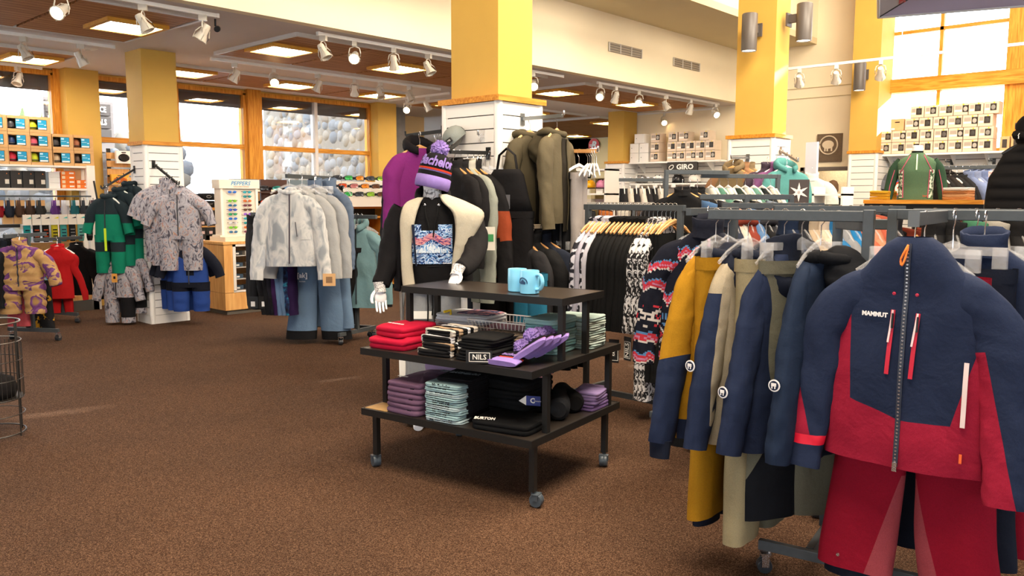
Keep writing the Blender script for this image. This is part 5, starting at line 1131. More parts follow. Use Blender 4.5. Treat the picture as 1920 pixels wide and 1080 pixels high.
def dense(p0, p1, z, items, hk, where, group, rz=None, hz=.115, gm=None, start=0):
    """a packed row: one hanger and one garment per item; item = (colour or material list, words, kind)"""
    p0, p1 = Vector((*p0, 0)), Vector((*p1, 0)); d = p1-p0; base = math.atan2(d.y, d.x)+PI/2 if rz is None else rz
    n = len(items); out = []
    for i, (ms, words_, kind) in enumerate(items):
        p = p0+d*((i+.5)/n); j = rnd.uniform(-.07, .07)
        hanger(hk, (p.x, p.y, z+.012), base+j, '%s hanger %s, %s along it' % (hk, where, ORD[i+start]), group+' hangers', simple=True)
        ms = [m if not isinstance(m, str) else fabric(m) for m in (ms if isinstance(ms, (list, tuple)) else [ms])]
        if kind.startswith('trouser'):
            key = ('tr', i % 3); 
            if key not in _gm: _gm[key] = pants_mb(.18, .98, .03, .1, i, 12, 10, spread=.0).mesh('trousers', [fabric('#777777')]*2, 70)
            o = put('trousers', _gm[key], None, (p.x, p.y, z-.185), base+j); set_mats(o, [ms[0], ms[-1]]); tag(o, '%s %s, %s along it' % (words_, where, ORD[i+start]), 'trousers', group)
        else:
            kw = dict(gm or {}); kw.update(KINDS.get(kind, {})); key = (kind, i % 3)+tuple(sorted((k, str(v)) for k, v in kw.items()))
            me = garment_mesh(key, seed=i % 3+len(kind), mats=3, **kw); o = put(kind, me, None, (p.x, p.y, z-hz-.01), base+j)
            set_mats(o, [ms[0], ms[1] if len(ms) > 1 else ms[0], ms[2] if len(ms) > 2 else ms[0]]); tag(o, '%s %s, %s along it' % (words_, where, ORD[i+start]), 'jacket' if 'jacket' in kind else 'top', group)
        out.append(o)
    return out
KINDS = {'knit_sweater': dict(hw=.22, L=.68, hd=.02, sl=.62, out=.02, slr=.62, col=.03), 'ski_jacket': dict(hw=.25, L=.76, hd=.045, sl=.66, out=.05, hood='up'), 'fleece_jacket': dict(hw=.24, L=.7, hd=.04, sl=.62, out=.05, col=.07),
         'puffer_jacket': dict(hw=.24, L=.68, hd=.05, sl=.6, out=.05, quilt=.07, col=.08, slr=.95), 'tee_shirt': dict(hw=.24, L=.68, hd=.02, sl=.22, out=.08, col=.0, slr=.9), 'skirt': dict(hw=.2, L=.5, hd=.04, sleeves=False, col=0)}
leop = ramp_mat('leopard_print', [(.0, '#d9d6d8'), (.44, '#d9d6d8'), (.5, '#1b1a1d'), (.6, '#1b1a1d'), (.66, '#c9c6ca')], 26, 1, .85, 'noise', (1, 1, .8), 1.2)
snowk = ramp_mat('snow_knit', [(.0, '#d8d6e2'), (.5, '#d8d6e2'), (.56, '#2a2a33'), (.7, '#2a2a33')], 30, 0, .85, 'noise', (1, 1, 1))
# rack of black tops behind the display table
rack('grey rack of black knit tops behind the display table', (4.72, 2.78), (4.72, 3.60), 1.455, .6, posts=(.04, .96))
bk = '#161617'
wh = 'on the rack of black tops'
dense((4.72, 3.50), (4.72, 2.84), 1.455, [(snowk, 'black and white nordic knit top', 'knit_sweater'), ('#cfcbdc', 'lilac white knit top', 'knit_sweater'), (snowk, 'dark snowflake knit top', 'knit_sweater'), ('#dcdae6', 'white long sleeved top', 'knit_sweater'), ([bk, '#d0ccd8', bk], 'black top with white neckline', 'knit_sweater')]+[(bk, 'black ribbed long sleeved top', 'knit_sweater')]*9+[(leop, 'black and white leopard print top', 'knit_sweater')]*3+[(bk, 'black trousers', 'trousers')]*3, 'wooden', wh, 'tops on the black rack', rz=PI, gm=dict(L=.84, hw=.2))
for i in range(3):
    o = put('trousers', pants_mb(.16, 1.05, .03, .09, i, 14, 12, spread=0).mesh('trousers', [leop]*2, 70), None, (4.72, 3.02-.03*i, 1.2), PI); tag(o, 'leopard print leggings hanging %s among black tops' % ORD[i], 'leggings', 'leopard leggings')
for i in range(5):
    t = thing('swing_tag', 'black swing tag dangling below the black tops, %s from the table' % ORD[i], 'swing tag', (4.5, 3.5-.11*i, .58-.03*(i % 2)), -PI/2+rnd.uniform(-.6, .6), 'dangling black tags'); MB().box(-.035, -.0015, -.16, .035, .0015, 0).obj('card', M_BLACK, t, smooth=0)
    me = text_mesh(['NILS', 'KARI TRAA', 'KARI TRAA', 'KARI', 'NILS'][i], .05 if i in (0, 4) else .022, M_WHITE, bold=.0003); o = put('lettering', me, t, (0, -.003, -.09), rot=(PI/2, -PI/2, 0))
    fr = MB()
    for q in ((-.03, -.145, .03, -.142), (-.03, -.035, .03, -.032), (-.03, -.145, -.027, -.032), (.027, -.145, .03, -.032)): fr.box(q[0], -.0026, q[1], q[2], -.0016, q[3])
    fr.obj('border', M_WHITE, t, smooth=0)
# nordic sweater: the knit chart is laid face by face
def nordic(loc, rz):
    t = thing('nordic_sweater', 'navy nordic sweater with red and white zigzag bands and pink zip', 'sweater', loc, rz); c = Cloth(jkeys(.235, .68, .055, 1.0), 61, .012)
    nv, rd, wt, bl, pk = fabric('#191c2b'), fabric('#d23a4a'), fabric('#e4dcd8'), fabric('#5f8fc4'), fabric('#d98ab0')
    def chart(x, z):
        k = round(x/.0085); tri = round(abs(((k+400) % 7)-3.5)*1.3)
        def band(z0, s=1):
            r = round((z0-z)/.0085)-tri
            return {0: 3, 1: 1, 2: 1, 3: 4, 4: 1, 5: 2}.get(r, None)
        for z0 in (-.06, -.30):
            b = band(z0)
            if b is not None: return b
        if -.46 < z < -.425: return 3 if k % 2 else 0
        if -.60 < z < -.475:
            d_ = abs(((k+400) % 14)-7)+abs(round((z+.5375)/.0085)); return {7: 2, 6: 2, 4: 1, 3: 1, 0: 1, 1: 0}.get(d_, 3 if d_ > 10 else 0)
        if -.615 < z < -.605: return 2 if k % 2 else 0
        if -.665 < z < -.625: return 1 if (abs(((k+400) % 8)-4)+abs(round((z+.645)/.0085))) in (1, 2, 4) else 4
        return 0
    mb = c.body(150, .0085); mb.m = [chart(sum(mb.v[i][0] for i in f)/len(f), sum(mb.v[i][2] for i in f)/len(f)) for f in mb.f]
    me = mb.mesh('body', [nv, rd, wt, bl, pk], 180); put('body', me, t)
    for i, s in enumerate((-1, 1)):
        mb = sleeve(sleeve_path(s, .235, .6, .2, .08, .03), [.05, .078, .075, .068, .062, .056], 62+s, 48, 80, .7); ms = []
        for f in mb.f:
            x = sum(mb.v[q][1] for q in f)/len(f); z = sum(mb.v[q][2] for q in f)/len(f)
            zz = z+.03; k = round(x/.0085)+400; r = None
            for z0 in (-.12, -.22, -.5, -.6):
                q = round((z0-zz)/.0085)-abs(k % 6-3)
                if q in (0, 1, 2, 3, 4, 5): r = {0: 3, 1: 1, 2: 1, 3: 4, 4: 1, 5: 2}[q]
            if r is None and -.47 < zz < -.36: r = {3: 2, 4: 2, 1: 1}.get(abs(k % 10-5)+abs(round((zz+.415)/.0085)) % 6, 0)
            ms.append(r or 0)
        mb.m = ms; put('sleeve', mb.mesh('sleeve', [nv, rd, wt, bl, pk], 180), t)
    collar(None, .075, .08, .07, seed=2, n=28).obj('collar', nv, t, smooth=180); zipper(c, .02, .0, -.2, t, .014, '#d98ab0')
    tg_ = MB().box(-.02, -.003, -.1, .02, 0, 0).obj('swing_tag', plain('#e6dfda'), t, (-.045, c.front(-.045, -.13)-.012, -.12), 0, 0); text('K', .03, plain('#b8333a'), tg_, (0, -.004, -.04))
    return t
nordic((3.76, 2.08, 1.33), math.radians(-72)); hanger('clear', (3.76, 2.08, 1.46), math.radians(-72), 'clear hanger inside the nordic sweater')
rack('short grey rack holding the nordic sweater', (3.70, 2.16), (4.3, 2.2), 1.45, .5, posts=(.95,))
tr_ = trousers('black trousers under the nordic sweater', (3.9, 2.16, 1.1), math.radians(-72), [fabric('#17171a')]*2, 95, (), .17, .95, .095, 0, .05, False)
# four way rack with white camouflage jackets
camo = ramp_mat('pale_camouflage', [(.36, '#9fa6ae'), (.47, '#c9ccd0'), (.56, '#dcdcdc'), (.68, '#b6bcc6')], 7, 4, .8, 'noise', (1.6, 1.6, .7), .9)
dk = fabric('#30343a'); lb = fabric('#7793b3'); bp_ = fabric('#71839f')
def at(px, py, dep):
    d = CF+CR*((px-960)/FPX)-CU*((py-540)/FPX); return Vector((0, 0, EYE))+d*dep
a0, a1 = at(537, 333, 7.85), at(620, 329, 8.75); rzD = YAW*0+math.radians(-42.4)
RD = rack('tall dark four way rack of pale ski jackets', a0.xy, a1.xy, 1.72, .9, posts=(.98,)); 
dirD = (a1-a0).normalized()
def camo_front(t, c, b):
    c.strip([(.01-.0005*i, -.0-.026*i) for i in range(28)], .012, .005).obj('zipper', plain('#2e2030'), t); c.strip([(.06+.002*i, -.3-.02*i) for i in range(8)], .008, .006).obj('pocket_zip', plain('#4a4a52'), t)
    c.patch(.1, .2, -.47, -.37, .004, 8).obj('chest_pocket', camo, t, smooth=180)
def onD(s): return a0+dirD*s
for i, (s_, lab, ms, kw) in enumerate(((.05, 'white camouflage ski jacket foremost on the tall dark rack', [camo, dk, camo], dict(front=camo_front, hood='up', hmat=0)), (.16, 'pale grey ski jacket just behind the white camouflage one', [fabric('#c4c6c8')]*3, dict(hood='up', hmat=0)), (.27, 'off white ski jacket third on the tall dark rack', [fabric('#b9bcc0')]*3, dict(hood='up', hmat=0)))):
    p = onD(s_)+CR*(.07*i); hung(lab, (p.x, p.y, 1.735), rzD-.12*i, ms, 150+i, 'clear', hz=.16, L=.73, hw=.235, sl=.76, out=.09, **kw)
for i, s_ in enumerate((.42, .52)):
    p = at(590+27*i, 330, 8.3+.1*i); t = thing('puffer_jacket', ['slate blue quilted jacket', 'slate blue quilted jacket with tag'][i]+' on the tall dark rack', 'jacket', (p.x, p.y, 1.6), rzD-.5)
    c = Cloth(jkeys(.2, .72, .06), 160+i, .01, quilt=.055); c.body(30, .012).obj('body', bp_, t, smooth=180)
    for s in (-1, 1): sleeve(sleeve_path(s, .2, .74, .18, .05, .02), [.05, .075, .072, .066, .06, .055], 161+s, 16, 60, .75, quilt=14).obj('sleeve', bp_, t, smooth=180)
    collar(None, .08, .075, .065, n=22).obj('collar', bp_, t, smooth=180); hanger('clear', (p.x, p.y, 1.735), rzD-.5, 'clear hanger in the %s slate quilted jacket' % ORD[i])
p = at(592, 330, 8.25)
tp = trousers('light blue ski trousers with white thigh badges and black hems', (p.x, p.y, 1.07), rzD-.1, [lb, fabric('#1b1b1e')], 170, [((0, 0, -.93), (.0, 0, -1), 1), ((-.2, 0, -.86), (1, 0, -.8), 0, lambda q: q.x < 0 and q.z > -.93)], .24, 1.02, .155, .05, .075, False)
for s in (-1, 1):
    text('[ak]', .07, cW, tp, (s*.14, -.085, -.36), bold=.0015); text('burton', .022, cW, tp, (s*.14, -.085, -.42))
hanger('clip', (p.x, p.y, 1.735), rzD, 'clear clip hanger above the light blue ski trousers')
tp2 = trousers('steel blue ski trousers just behind the light blue pair', (p.x+.12, p.y-.05, 1.12), rzD-.5, [lb]*2, 171, (), .2, .95, .12, .03, .06, False)
p = at(640, 330, 8.7); t = trousers('black bib trousers with crossed straps on the tall dark rack', (p.x, p.y, 1.3), rzD-.9, [blk]*2, 172, (), .17, 1.15, .09, 0, .05, False)
for s in (-1, 1): MB().tube([(s*.1, 0, 0), (s*.07, -.02, .16), (-s*.03, 0, .32)], .022, 8, flat=.3).obj('strap', blk, t)
hanger('clear', (p.x, p.y, 1.735), rzD-.9, 'clear hanger above the black bib trousers')
tagc = thing('swing_tag', 'brown square swing tag on the slate blue quilted jacket', 'swing tag', tuple(at(617, 513, 7.9)), rzD); MB().box(-.06, -.002, -.12, .06, 0, .0).obj('card', M_CARD, tagc, smooth=0); MB().box(-.03, -.004, -.09, .03, -.002, -.03).obj('print_block', plain('#8a6a4a'), tagc, smooth=0)
# side arm of the same rack: dark, purple, blue sleeves
b0, b1 = at(470, 402, 8.45), at(545, 402, 8.45)
RD2 = bar(b0, b1+CR*.2, 'side_arm', RD)
galaxy = ramp_mat('galaxy_print', [(.35, '#0e1024'), (.5, '#21335e'), (.6, '#2f8aa8'), (.66, '#151532')], 16, 4, .8)
for i, (c_, lab) in enumerate((('#1d1d21', 'black ski jacket outermost on the side arm'), ('#1b1b1f', 'black ski jacket second on the side arm'), ('#22202a', 'near black ski jacket third on the side arm'), ('#3a1c4e', 'deep purple ski jacket on the side arm'), ('#6f8db4', 'light blue ski jacket on the side arm'), ('#6a88ae', 'second light blue ski jacket on the side arm'), (galaxy, 'galaxy print ski jacket on the side arm'), ('#2f1b48', 'violet ski jacket next to galaxy print'))):
    p = b0+CR*(.02+.075*i); hung(lab, (p.x, p.y, b0.z+.03), rzD+PI/2+.35-.1*i, [c_ if not isinstance(c_, str) else fabric(c_)]*3, 180+i, 'clear', L=.86, sl=.8, hw=.24, col=.08)
for i in range(3):
    q = at(474+20*i, 556, 8.2); t = thing('swing_tag', 'black paper swing tag hanging below the side arm jackets, %s of three' % ORD[i], 'swing tag', tuple(q), rzD+.4*i, 'tags under side arm jackets', ); MB().box(-.05, -.002, -.12, .05, 0, 0).obj('card', M_BLACK, t, smooth=0); MB().box(-.02, -.004, -.1, .02, -.002, -.05).obj('white_label', cW, t, smooth=0)
# teal jackets rack
e0, e1 = at(628, 402, 8.55), at(706, 402, 8.3)
RE = rack('dark rack of pale teal jackets before the goggle shelves', e0.xy, e1.xy, e0.z, .6, posts=(.5,))
tl = fabric('#8fadb0'); tl2 = fabric('#7fa4ac')
dirE = (e1-e0).normalized()
for i in range(5):
    p = e0+dirE*(.05+.055*i)+Vector((0, 0, .0)); hung('pale teal ski jacket, %s along the teal rack' % ORD[i], (p.x, p.y, e0.z+.012), rzD-.25, [tl if i % 2 else tl2]*3, 200+i, 'clear', L=.84, sl=.7, hw=.25, hood='down' if i == 4 else None, hmat=0, col=.08, group='pale teal jackets', front=(lambda t, c, b: zipper(c, .02, -.02, -.8, t, .014, '#23282c')) if i == 4 else None)
for i in range(7): p = e0+dirE*(.02+.055*i); hanger('clear', (p.x, p.y, e0.z+.012), rzD+.5, 'clear empty hanger on the teal jackets rack, %s along it' % ORD[i], 'empty hangers on teal rack')
for i in range(4):
    p = e0+dirE*(.02+.12*i)-CR*.0; trousers('black ski trousers below the teal jackets, %s along the rack' % ORD[i], (p.x+.05, p.y+.03, .98), rzD-.2+.1*i, [blk]*2, 210+i, (), .21, .62, .14, 0, .06, False, group='black trousers under teal jackets')
# ------------------------------------------------------------------ left: boxed helmets, gloves, kids' clothes, counter
M_SHELFW = plain('#e4ded4', .5); M_TEAL = plain('#1b93bb', .5); M_KRAFT = mat('#c59a66', .8, 0, .06, 14, name='kraft_card')
GV = 11.4     # front of the wall unit
gon = thing('wall_shelving', 'white wall shelving unit holding boxed helmets and gloves below the windows', 'shelving', (1.9, GV, 0))
for x in (.0, 1.2, 2.38): MB().box(x-.03, .28, 0, x+.03, .34, 2.0).obj('upright', M_SHELFW, gon, smooth=0)
MB().box(2.33, -.02, 0, 2.43, .06, 1.9).obj('front_post', M_SHELFW, gon, smooth=0)
for z in (1.89, 1.6): MB().box(-.02, 0, z-.025, 2.42, .36, z).obj('shelf_board', M_SHELFW, gon, smooth=0)
MB().box(0, -.02, 0, 2.4, .34, .14).obj('kick_board', plain('#55504a'), gon, smooth=0); MB().box(0, 0, .14, 2.4, .34, .2).obj('lower_board', M_MAPLE, gon, smooth=0); MB().box(0, .3, .2, 2.4, .33, .9).obj('back_panel', mat('#b98a55', .6), gon, smooth=0)
bar((0, -.04, 1.5), (2.36, -.04, 1.5), 'glove_rail', gon, .012, .02, M_STEEL); bar((0, -.05, 1.135), (1.5, -.05, 1.135), 'lower_rail', gon, .02, .04, M_BLACK); bar((1.45, -.04, 1.29), (2.36, -.04, 1.29), 'sock_rail', gon, .012, .02, M_STEEL)
hb_src = [None]
def helmet_box(x, z, shell, label, y=GV+.02, rz=0):
    """carton with an open window, teal label card and the helmet inside"""
    W_, D_, H_ = .243, .28, .198
    if hb_src[0] is None:
        t = thing('helmet_box', label, 'box', (x, y, z), rz, 'boxed helmets'); c = MB()
        c.box(0, D_-.004, 0, W_, D_, H_).box(0, .0, 0, .004, D_, H_).box(W_-.004, 0, 0, W_, D_, H_).box(0, 0, 0, W_, D_, .004).box(0, 0, H_-.004, W_, D_, H_)
        c.box(.004, 0, .004, W_-.004, .004, .036).box(.004, 0, H_-.036, W_-.004, .004, H_-.004).box(.2, 0, .036, W_-.004, .004, H_-.036).obj('carton', M_KRAFT, t, smooth=0)
        MB().box(.095, -.002, .04, .195, .003, H_-.04).obj('label_card', M_TEAL, t, smooth=0); MB().box(.1, -.004, .042, .19, -.002, .062).obj('white_label', M_WHITE, t, smooth=0)
        g = MB().box(.1, -.004, .13, .135, -.002, .148).box(.1, -.004, .105, .16, -.002, .11).box(.168, -.004, .09, .19, -.002, .102); stuff(g.obj('label_print', plain('#bfe0ea'), t, smooth=0))
        MB().loft([[(.05+.062*g_*math.cos(a), .085+.075*g_*math.sin(a), .04+z_) for a in [2*PI*j/18 for j in range(18)]] for z_, g_ in ((0, .95), (.04, 1), (.08, .86), (.105, .55), (.115, .12))]).obj('helmet', shell, t, smooth=180)
        MB().tube([(.05+.064*math.cos(a), .085+.078*math.sin(a), .06) for a in [PI+PI*j/10 for j in range(11)]], .006, 5).obj('goggle_strap', M_BLACK, t); hb_src[0] = t; return t
    t = dup(hb_src[0], (x, y, z), rz, label)
    for ch in t.children:
        if ch.name.startswith('helmet'): ch.material_slots[0].link = 'OBJECT'; ch.material_slots[0].material = shell
    return t
hc_ = {'navy blue': '#26355c', 'dark grey': '#3d3a3b', 'lime yellow': '#c9d12a', 'rose pink': '#c8556a', 'crimson': '#c0283e', 'copper': '#a0603e', 'sand': '#b59a78', 'brown': '#5a4436', 'black': '#1c1b1d', 'olive': '#6b6a3e', 'plum': '#5a2f4c'}
rows_ = [(0, ['black', 'plum', 'brown', 'olive', 'crimson', 'lime yellow', 'sand', 'brown']), (1, ['navy blue', 'black', 'sand', 'navy blue', 'navy blue', 'rose pink', 'dark grey', 'copper']), (2, ['olive', 'black', 'copper', 'dark grey', 'dark grey', 'lime yellow'])]
for r_, cs in rows_:
    for i, c in enumerate(cs): helmet_box(2.36+.247*i+(.01 if i > 5 else 0), 1.891+.2*r_, plain(hc_[c], .3), 'boxed %s helmet, %s from the shelf end in the %s row' % (c, ORD[len(cs)-1-i], ['lowest', 'middle', 'top'][r_]))
# shelf of dark and orange boxes
for i in range(4):
    t = thing('boot_box', 'tall dark box with white label on the white shelf, %s of four' % ORD[i], 'box', (3.22+.135*i, GV+.03, 1.601), 0, 'tall dark boxes')
    MB().box(0, 0, 0, .125, .26, .215).obj('carton', plain('#2b2826'), t, smooth=0); MB().box(.07, -.002, .05, .115, 0, .105).obj('white_label', plain('#d9d2c4'), t, smooth=0); MB().prism([(.085, .17), (.1, .17), (.0925, .185)], -.002, 0).obj('orange_mark', plain('#e07a2a'), t, smooth=0)
for i in range(3): tag(MB().box(0, 0, 0, .13, .26, .068).obj('shoe_box', M_WHITE, None, (3.79, GV+.04, 1.601+.07*i), 0, 0), 'white shoe box stacked between dark and orange boxes, %s from the bottom' % ORD[i], 'box', 'white shoe boxes')
M_OR = plain('#e8731c', .5)
for k, (x, n) in enumerate(((3.93, 4), (4.11, 2))):
    for i in range(n):
        t = thing('shoe_box', 'orange shoe box in the %s pile, %s from the bottom' % (['taller', 'shorter'][k], ORD[i]), 'box', (x, GV+.03, 1.601+.056*i), 0, 'orange shoe boxes')
        MB().box(0, 0, 0, .172, .28, .054).obj('carton', M_OR, t, smooth=0); MB().box(.012, -.002, .01, .05, 0, .046).obj('size_label', plain('#e0c9a8'), t, smooth=0); MB().box(.1, -.002, .018, .155, 0, .036).obj('white_word', M_WHITE, t, smooth=0)
tag(MB().box(4.06, GV+.1, 1.715, 4.2, GV+.3, 1.86).obj('cardboard_box', M_CARD, smooth=0), 'brown cardboard box above the orange shoe boxes', 'box')
# gloves and socks on rails
gl = [('#a81f2b', 'red'), ('#2c3140', 'slate'), ('#5a4032', 'brown'), ('#4d3a30', 'dark brown'), ('#3a3a3a', 'charcoal'), ('#6c3f8a', 'purple striped'), ('#e0dde2', 'white striped'), ('#2b6f78', 'teal'), ('#3a3d44', 'grey'), ('#4a3340', 'maroon')]
for i, (c, nm) in enumerate(gl):
    x = 3.18+.115*i+(.06 if i > 4 else 0); t = thing('ski_gloves', '%s pair of ski gloves hanging on the glove rail, %s along it' % (nm, ORD[i]), 'gloves', (x, GV-.06, 1.48), 0, 'gloves on the rail'); f = fabric(c)
    b = MB()
    for s in (-1, 1):
        b.loft([[(s*.02+w_*math.cos(a), s*.012+.02*math.sin(a), z) for a in [2*PI*j/10 for j in range(10)]] for z, w_ in ((-.03, .03), (-.1, .034), (-.15, .04), (-.2, .038), (-.24, .022))]); b.tube([(s*.045, 0, -.13), (s*.06, 0, -.17), (s*.058, 0, -.2)], .012, 6)
    b.obj('glove', f, t, smooth=180); MB().box(-.045, -.026, -.1, .045, -.02, -.03).obj('header_card', M_KRAFT if i < 5 else plain('#d8d4cf'), t, smooth=0); MB().tube([(0, 0, 0), (0, 0, -.03)], .004, 4).obj('loop', M_BLACK, t)
sk = [('#2aa5a8', 'turquoise'), ('#1c1c1e', 'black'), ('#1f1d1c', 'black red'), ('#d5c72b', 'black yellow'), ('#4fb7b0', 'mint'), ('#232326', 'charcoal'), ('#7cc7bd', 'pale mint'), ('#18181a', 'jet black')]
for i, (c, nm) in enumerate(sk):
    t = thing('ski_socks', '%s ski socks with folded white header card, %s on the sock rail' % (nm, ORD[i]), 'socks', (3.47+.105*i, GV-.07, 1.27), 0, 'socks on the rail')
    MB().loft([[(w_*math.cos(a), .016*math.sin(a), z) for a in [2*PI*j/12 for j in range(12)]] for z, w_ in ((-.1, .04), (-.2, .042), (-.3, .04), (-.345, .03))]).obj('sock', fabric(c), t, smooth=180)
    MB().box(-.048, -.022, -.13, .048, .022, 0).obj('header_card', plain('#dfd6c8'), t, smooth=0); MB().prism([(-.01, -.05), (.045, -.028), (.045, -.05)], -.025, -.022).obj('card_flash', plain(['#38a6a0', '#2b2b2b', '#2b2b2b', '#d8c928', '#4fb7b0', '#2b2b2b', '#38a6a0', '#2b2b2b'][i]), t, smooth=0)
    for k in range(3): MB().box(-.025, -.019, -.2-.04*k, .025, -.0155, -.185-.04*k).obj('knit_band', fabric(['#1f2a35', '#c0522e', '#c0522e', '#1b1b1b', '#2b4a60', '#8a8a8a', '#1f4a50', '#555555'][i]), t, smooth=0)
for i in range(3):
    t = thing('kraft_pack', 'kraft paper pack with printed word standing over the dark rail, %s of three' % ORD[i], 'package', (3.22+.12*i, GV-.05, 1.158)); MB().box(0, 0, 0, .105, .05, .14).obj('pack', M_KRAFT, t, smooth=0); text('CLASSIC', .022, plain('#5a4630'), t, (.052, -.001, .11))
# ski pole / rod by the unit
tag(MB().tube([(4.28, 11.3, 1.7), (4.36, 11.2, .8), (4.42, 11.1, .0)], .012, 8).tube([(4.4, 11.11, .22), (4.42, 11.1, .0)], .022, 8).obj('display_pole', M_BLACK), 'thin black pole standing beside the white shelving', 'pole')
# slatted panel with bags and goggles
sp = thing('slat_panel', 'wooden slatted display panel with bags between shelving and small column', 'display panel', (4.6, 11.66, 0))
for i in range(17): MB().box(0, 0, .25+.11*i, .62, .02, .335+.11*i).obj('slat', M_MAPLE if i > 5 else M_SHELFW, sp, smooth=0)
for x in (.02, .56): MB().box(x, .02, 0, x+.04, .06, 2.15).obj('upright', M_BLACK, sp, smooth=0)
for i, (x, z, w_, h_, c, lab, cat) in enumerate(((.1, 1.95, .2, .17, '#e2d9cd', 'white goggle package with dark oval lens print', 'package'), (.32, 1.95, .2, .17, '#e2d9cd', 'second white goggle package with oval lens print', 'package'), (.02, 1.66, .24, .14, '#d9a02b', 'yellow and orange folded bag on the slatted panel', 'bag'), (.04, 1.25, .2, .22, '#d8cfc0', 'cream flat package with black window cut', 'package'), (.1, .98, .16, .13, '#26262a', 'black goggle case under the cream package', 'case'), (.26, 1.0, .2, .16, '#c27a2e', 'amber goggle package on the panel', 'package'), (.02, .62, .26, .32, '#17171a', 'black backpack hanging low on the panel', 'backpack'), (.3, .6, .26, .34, '#1d1d20', 'larger black backpack next to the snowsuits', 'backpack'))):
    t = thing(cat if cat != 'bag' else 'folded_bag', lab, cat, (4.6+x, 11.64, z)); 
    if cat == 'backpack':
        MB().loft([[(w_/2+w_/2*g*math.copysign(abs(math.cos(a))**.6, math.cos(a)), -.07+.07*g*math.copysign(abs(math.sin(a))**.6, math.sin(a)), q) for a in [2*PI*j/20 for j in range(20)]] for q, g in ((0, .85), (.05, 1), (h_-.08, .98), (h_-.02, .8), (h_, .4))]).obj('pack', fabric(c), t, smooth=180); MB().box(w_*.2, -.155, .05, w_*.8, -.13, h_*.5).obj('pocket', fabric('#2a2a2e'), t, smooth=0); MB().tube([(w_*.4, -.02, h_), (w_*.5, -.02, h_+.05), (w_*.6, -.02, h_)], .008, 6).obj('grab_loop', M_BLACK, t)
    else:
        MB().box(0, -.05, 0, w_, 0, h_).obj('pack', plain(c, .4), t, smooth=0); MB().loft([[(w_/2+w_*.38*math.cos(a)*g, -.052-q, h_*.45+h_*.32*math.sin(a)*g) for a in [2*PI*j/18 for j in range(18)]] for q, g in ((0, 1), (.012, .8))]).obj('lens_window', plain('#1f1c1a' if i != 2 else '#b0581c', .15), t)
        MB().box(w_*.35, -.053, h_*.82, w_*.65, -.05, h_*.92).obj('printed_mark', plain('#4a4038'), t, smooth=0)
# kids rack with quilted onesie
onep = ramp_mat('mountain_onesie_print', [(.4, '#a98255'), (.5, '#b8935f'), (.54, '#5d2f6a'), (.62, '#7a4a80'), (.68, '#9b7748')], 5, 3, .8, 'noise', (1, 1, 1.4), 1.2)
rack('dark low kids rack carrying the quilted tan onesie', (2.62, 9.25), (3.1, 9.55), 1.12, .6, posts=(.55,))
def snowsuit(label, loc, rz, mats, seed, zones=(), szones=(), hw=.19, Lb=.42, Ll=.42, sl=.36, quilt=0, hood=True, hmat=1, group=None, out=.1):
    t = thing('snowsuit', label, 'snowsuit', loc, rz, group)
    k = [(z*.75 if z > -.3 else z, *r) for z, *r in jkeys(hw, Lb+.04, .07, 1.0, .06, .15)]
    c = Cloth(k, seed, .012, quilt=quilt, qa=.014); b = c.body(30, .02)
    for s in (-1, 1):
        rings = []
        for i in range(17):
            q = i/16; z = -Lb-.02-(Ll)*q+.04
            rr = hw*.52*(1-.12*q); qd = .012*(abs(math.sin(z*PI/quilt))-.5) if quilt else 0
            rings.append([(s*(hw*.5+.012)+(rr+qd)*math.cos(a)*(1+.05*nz(q*5+seed, s, math.cos(a))), (.075+qd)*math.sin(a)*(1+.12*nz(q*6, math.sin(a)*2+seed, s)), z) for a in [2*PI*j/18 for j in range(18)]])
        b.loft(rings, 0, True, True)
    put('suit', zoned(b, mats, zones, 'suit'), t)
    for i, s in enumerate((-1, 1)): put('sleeve', zoned(sleeve([(s*.07, 0, -.06), (s*.14, 0, -.1), (s*(hw+.03), -.01, -.17), (s*(hw+out*.7), -.02, -.12-sl*.6), (s*(hw+out), -.03, -.12-sl)], [.045, .07, .07, .062, .054], seed+s, 16, 30, .75, quilt=7 if quilt else 0), mats, szones, 'sleeve'), t)
    if hood: hood_droop(None, 0, seed, .085, .07, .08, .05, .04, 20, 14).obj('hood', mats[hmat], t, smooth=180)
    else: collar(None, .05, .07, .06, n=20).obj('collar', mats[hmat], t, smooth=180)
    zipper(c, .0, -.04, -Lb, t, .012, '#2a2a30'); return t
snowsuit('quilted tan and purple mountain print onesie on the low kids rack', (2.74, 9.2, 1.02), math.radians(-40), [onep, onep, onep], 301, (), (), .21, .42, .3, .3, .08, False, 0, out=.13)
hanger('white', (2.74, 9.2, 1.13), math.radians(-40), 'white hanger inside the quilted tan onesie')
for i, (c, nm) in enumerate((('#17181c', 'black'), ('#20242e', 'ink'), ('#1a1a1e', 'jet black'))): hung('%s kids jacket behind the tan onesie, %s on that rack' % (nm, ORD[i]), (2.72-.05*i, 9.36+.02*i, 1.13), math.radians(30+10*i), [fabric(c)]*3, 305+i, 'white', L=.62, sl=.5, hw=.2)
ybl = ramp_mat('yellow_fleck_print', [(.0, '#17171a'), (.6, '#17171a'), (.63, '#c99a28'), (.7, '#b88420')], 18, 2)
trousers('black and yellow fleck kids trousers below the tan onesie', (2.95, 9.4, .62), math.radians(-45), [ybl, ybl], 310, (), .13, .5, .075, 0, .04, False)
trousers('coral kids trousers peeking below the tan onesie', (2.72, 9.3, .6), math.radians(-45), [fabric('#c2525a')]*2, 311, (), .1, .42, .06, 0, .03, False)
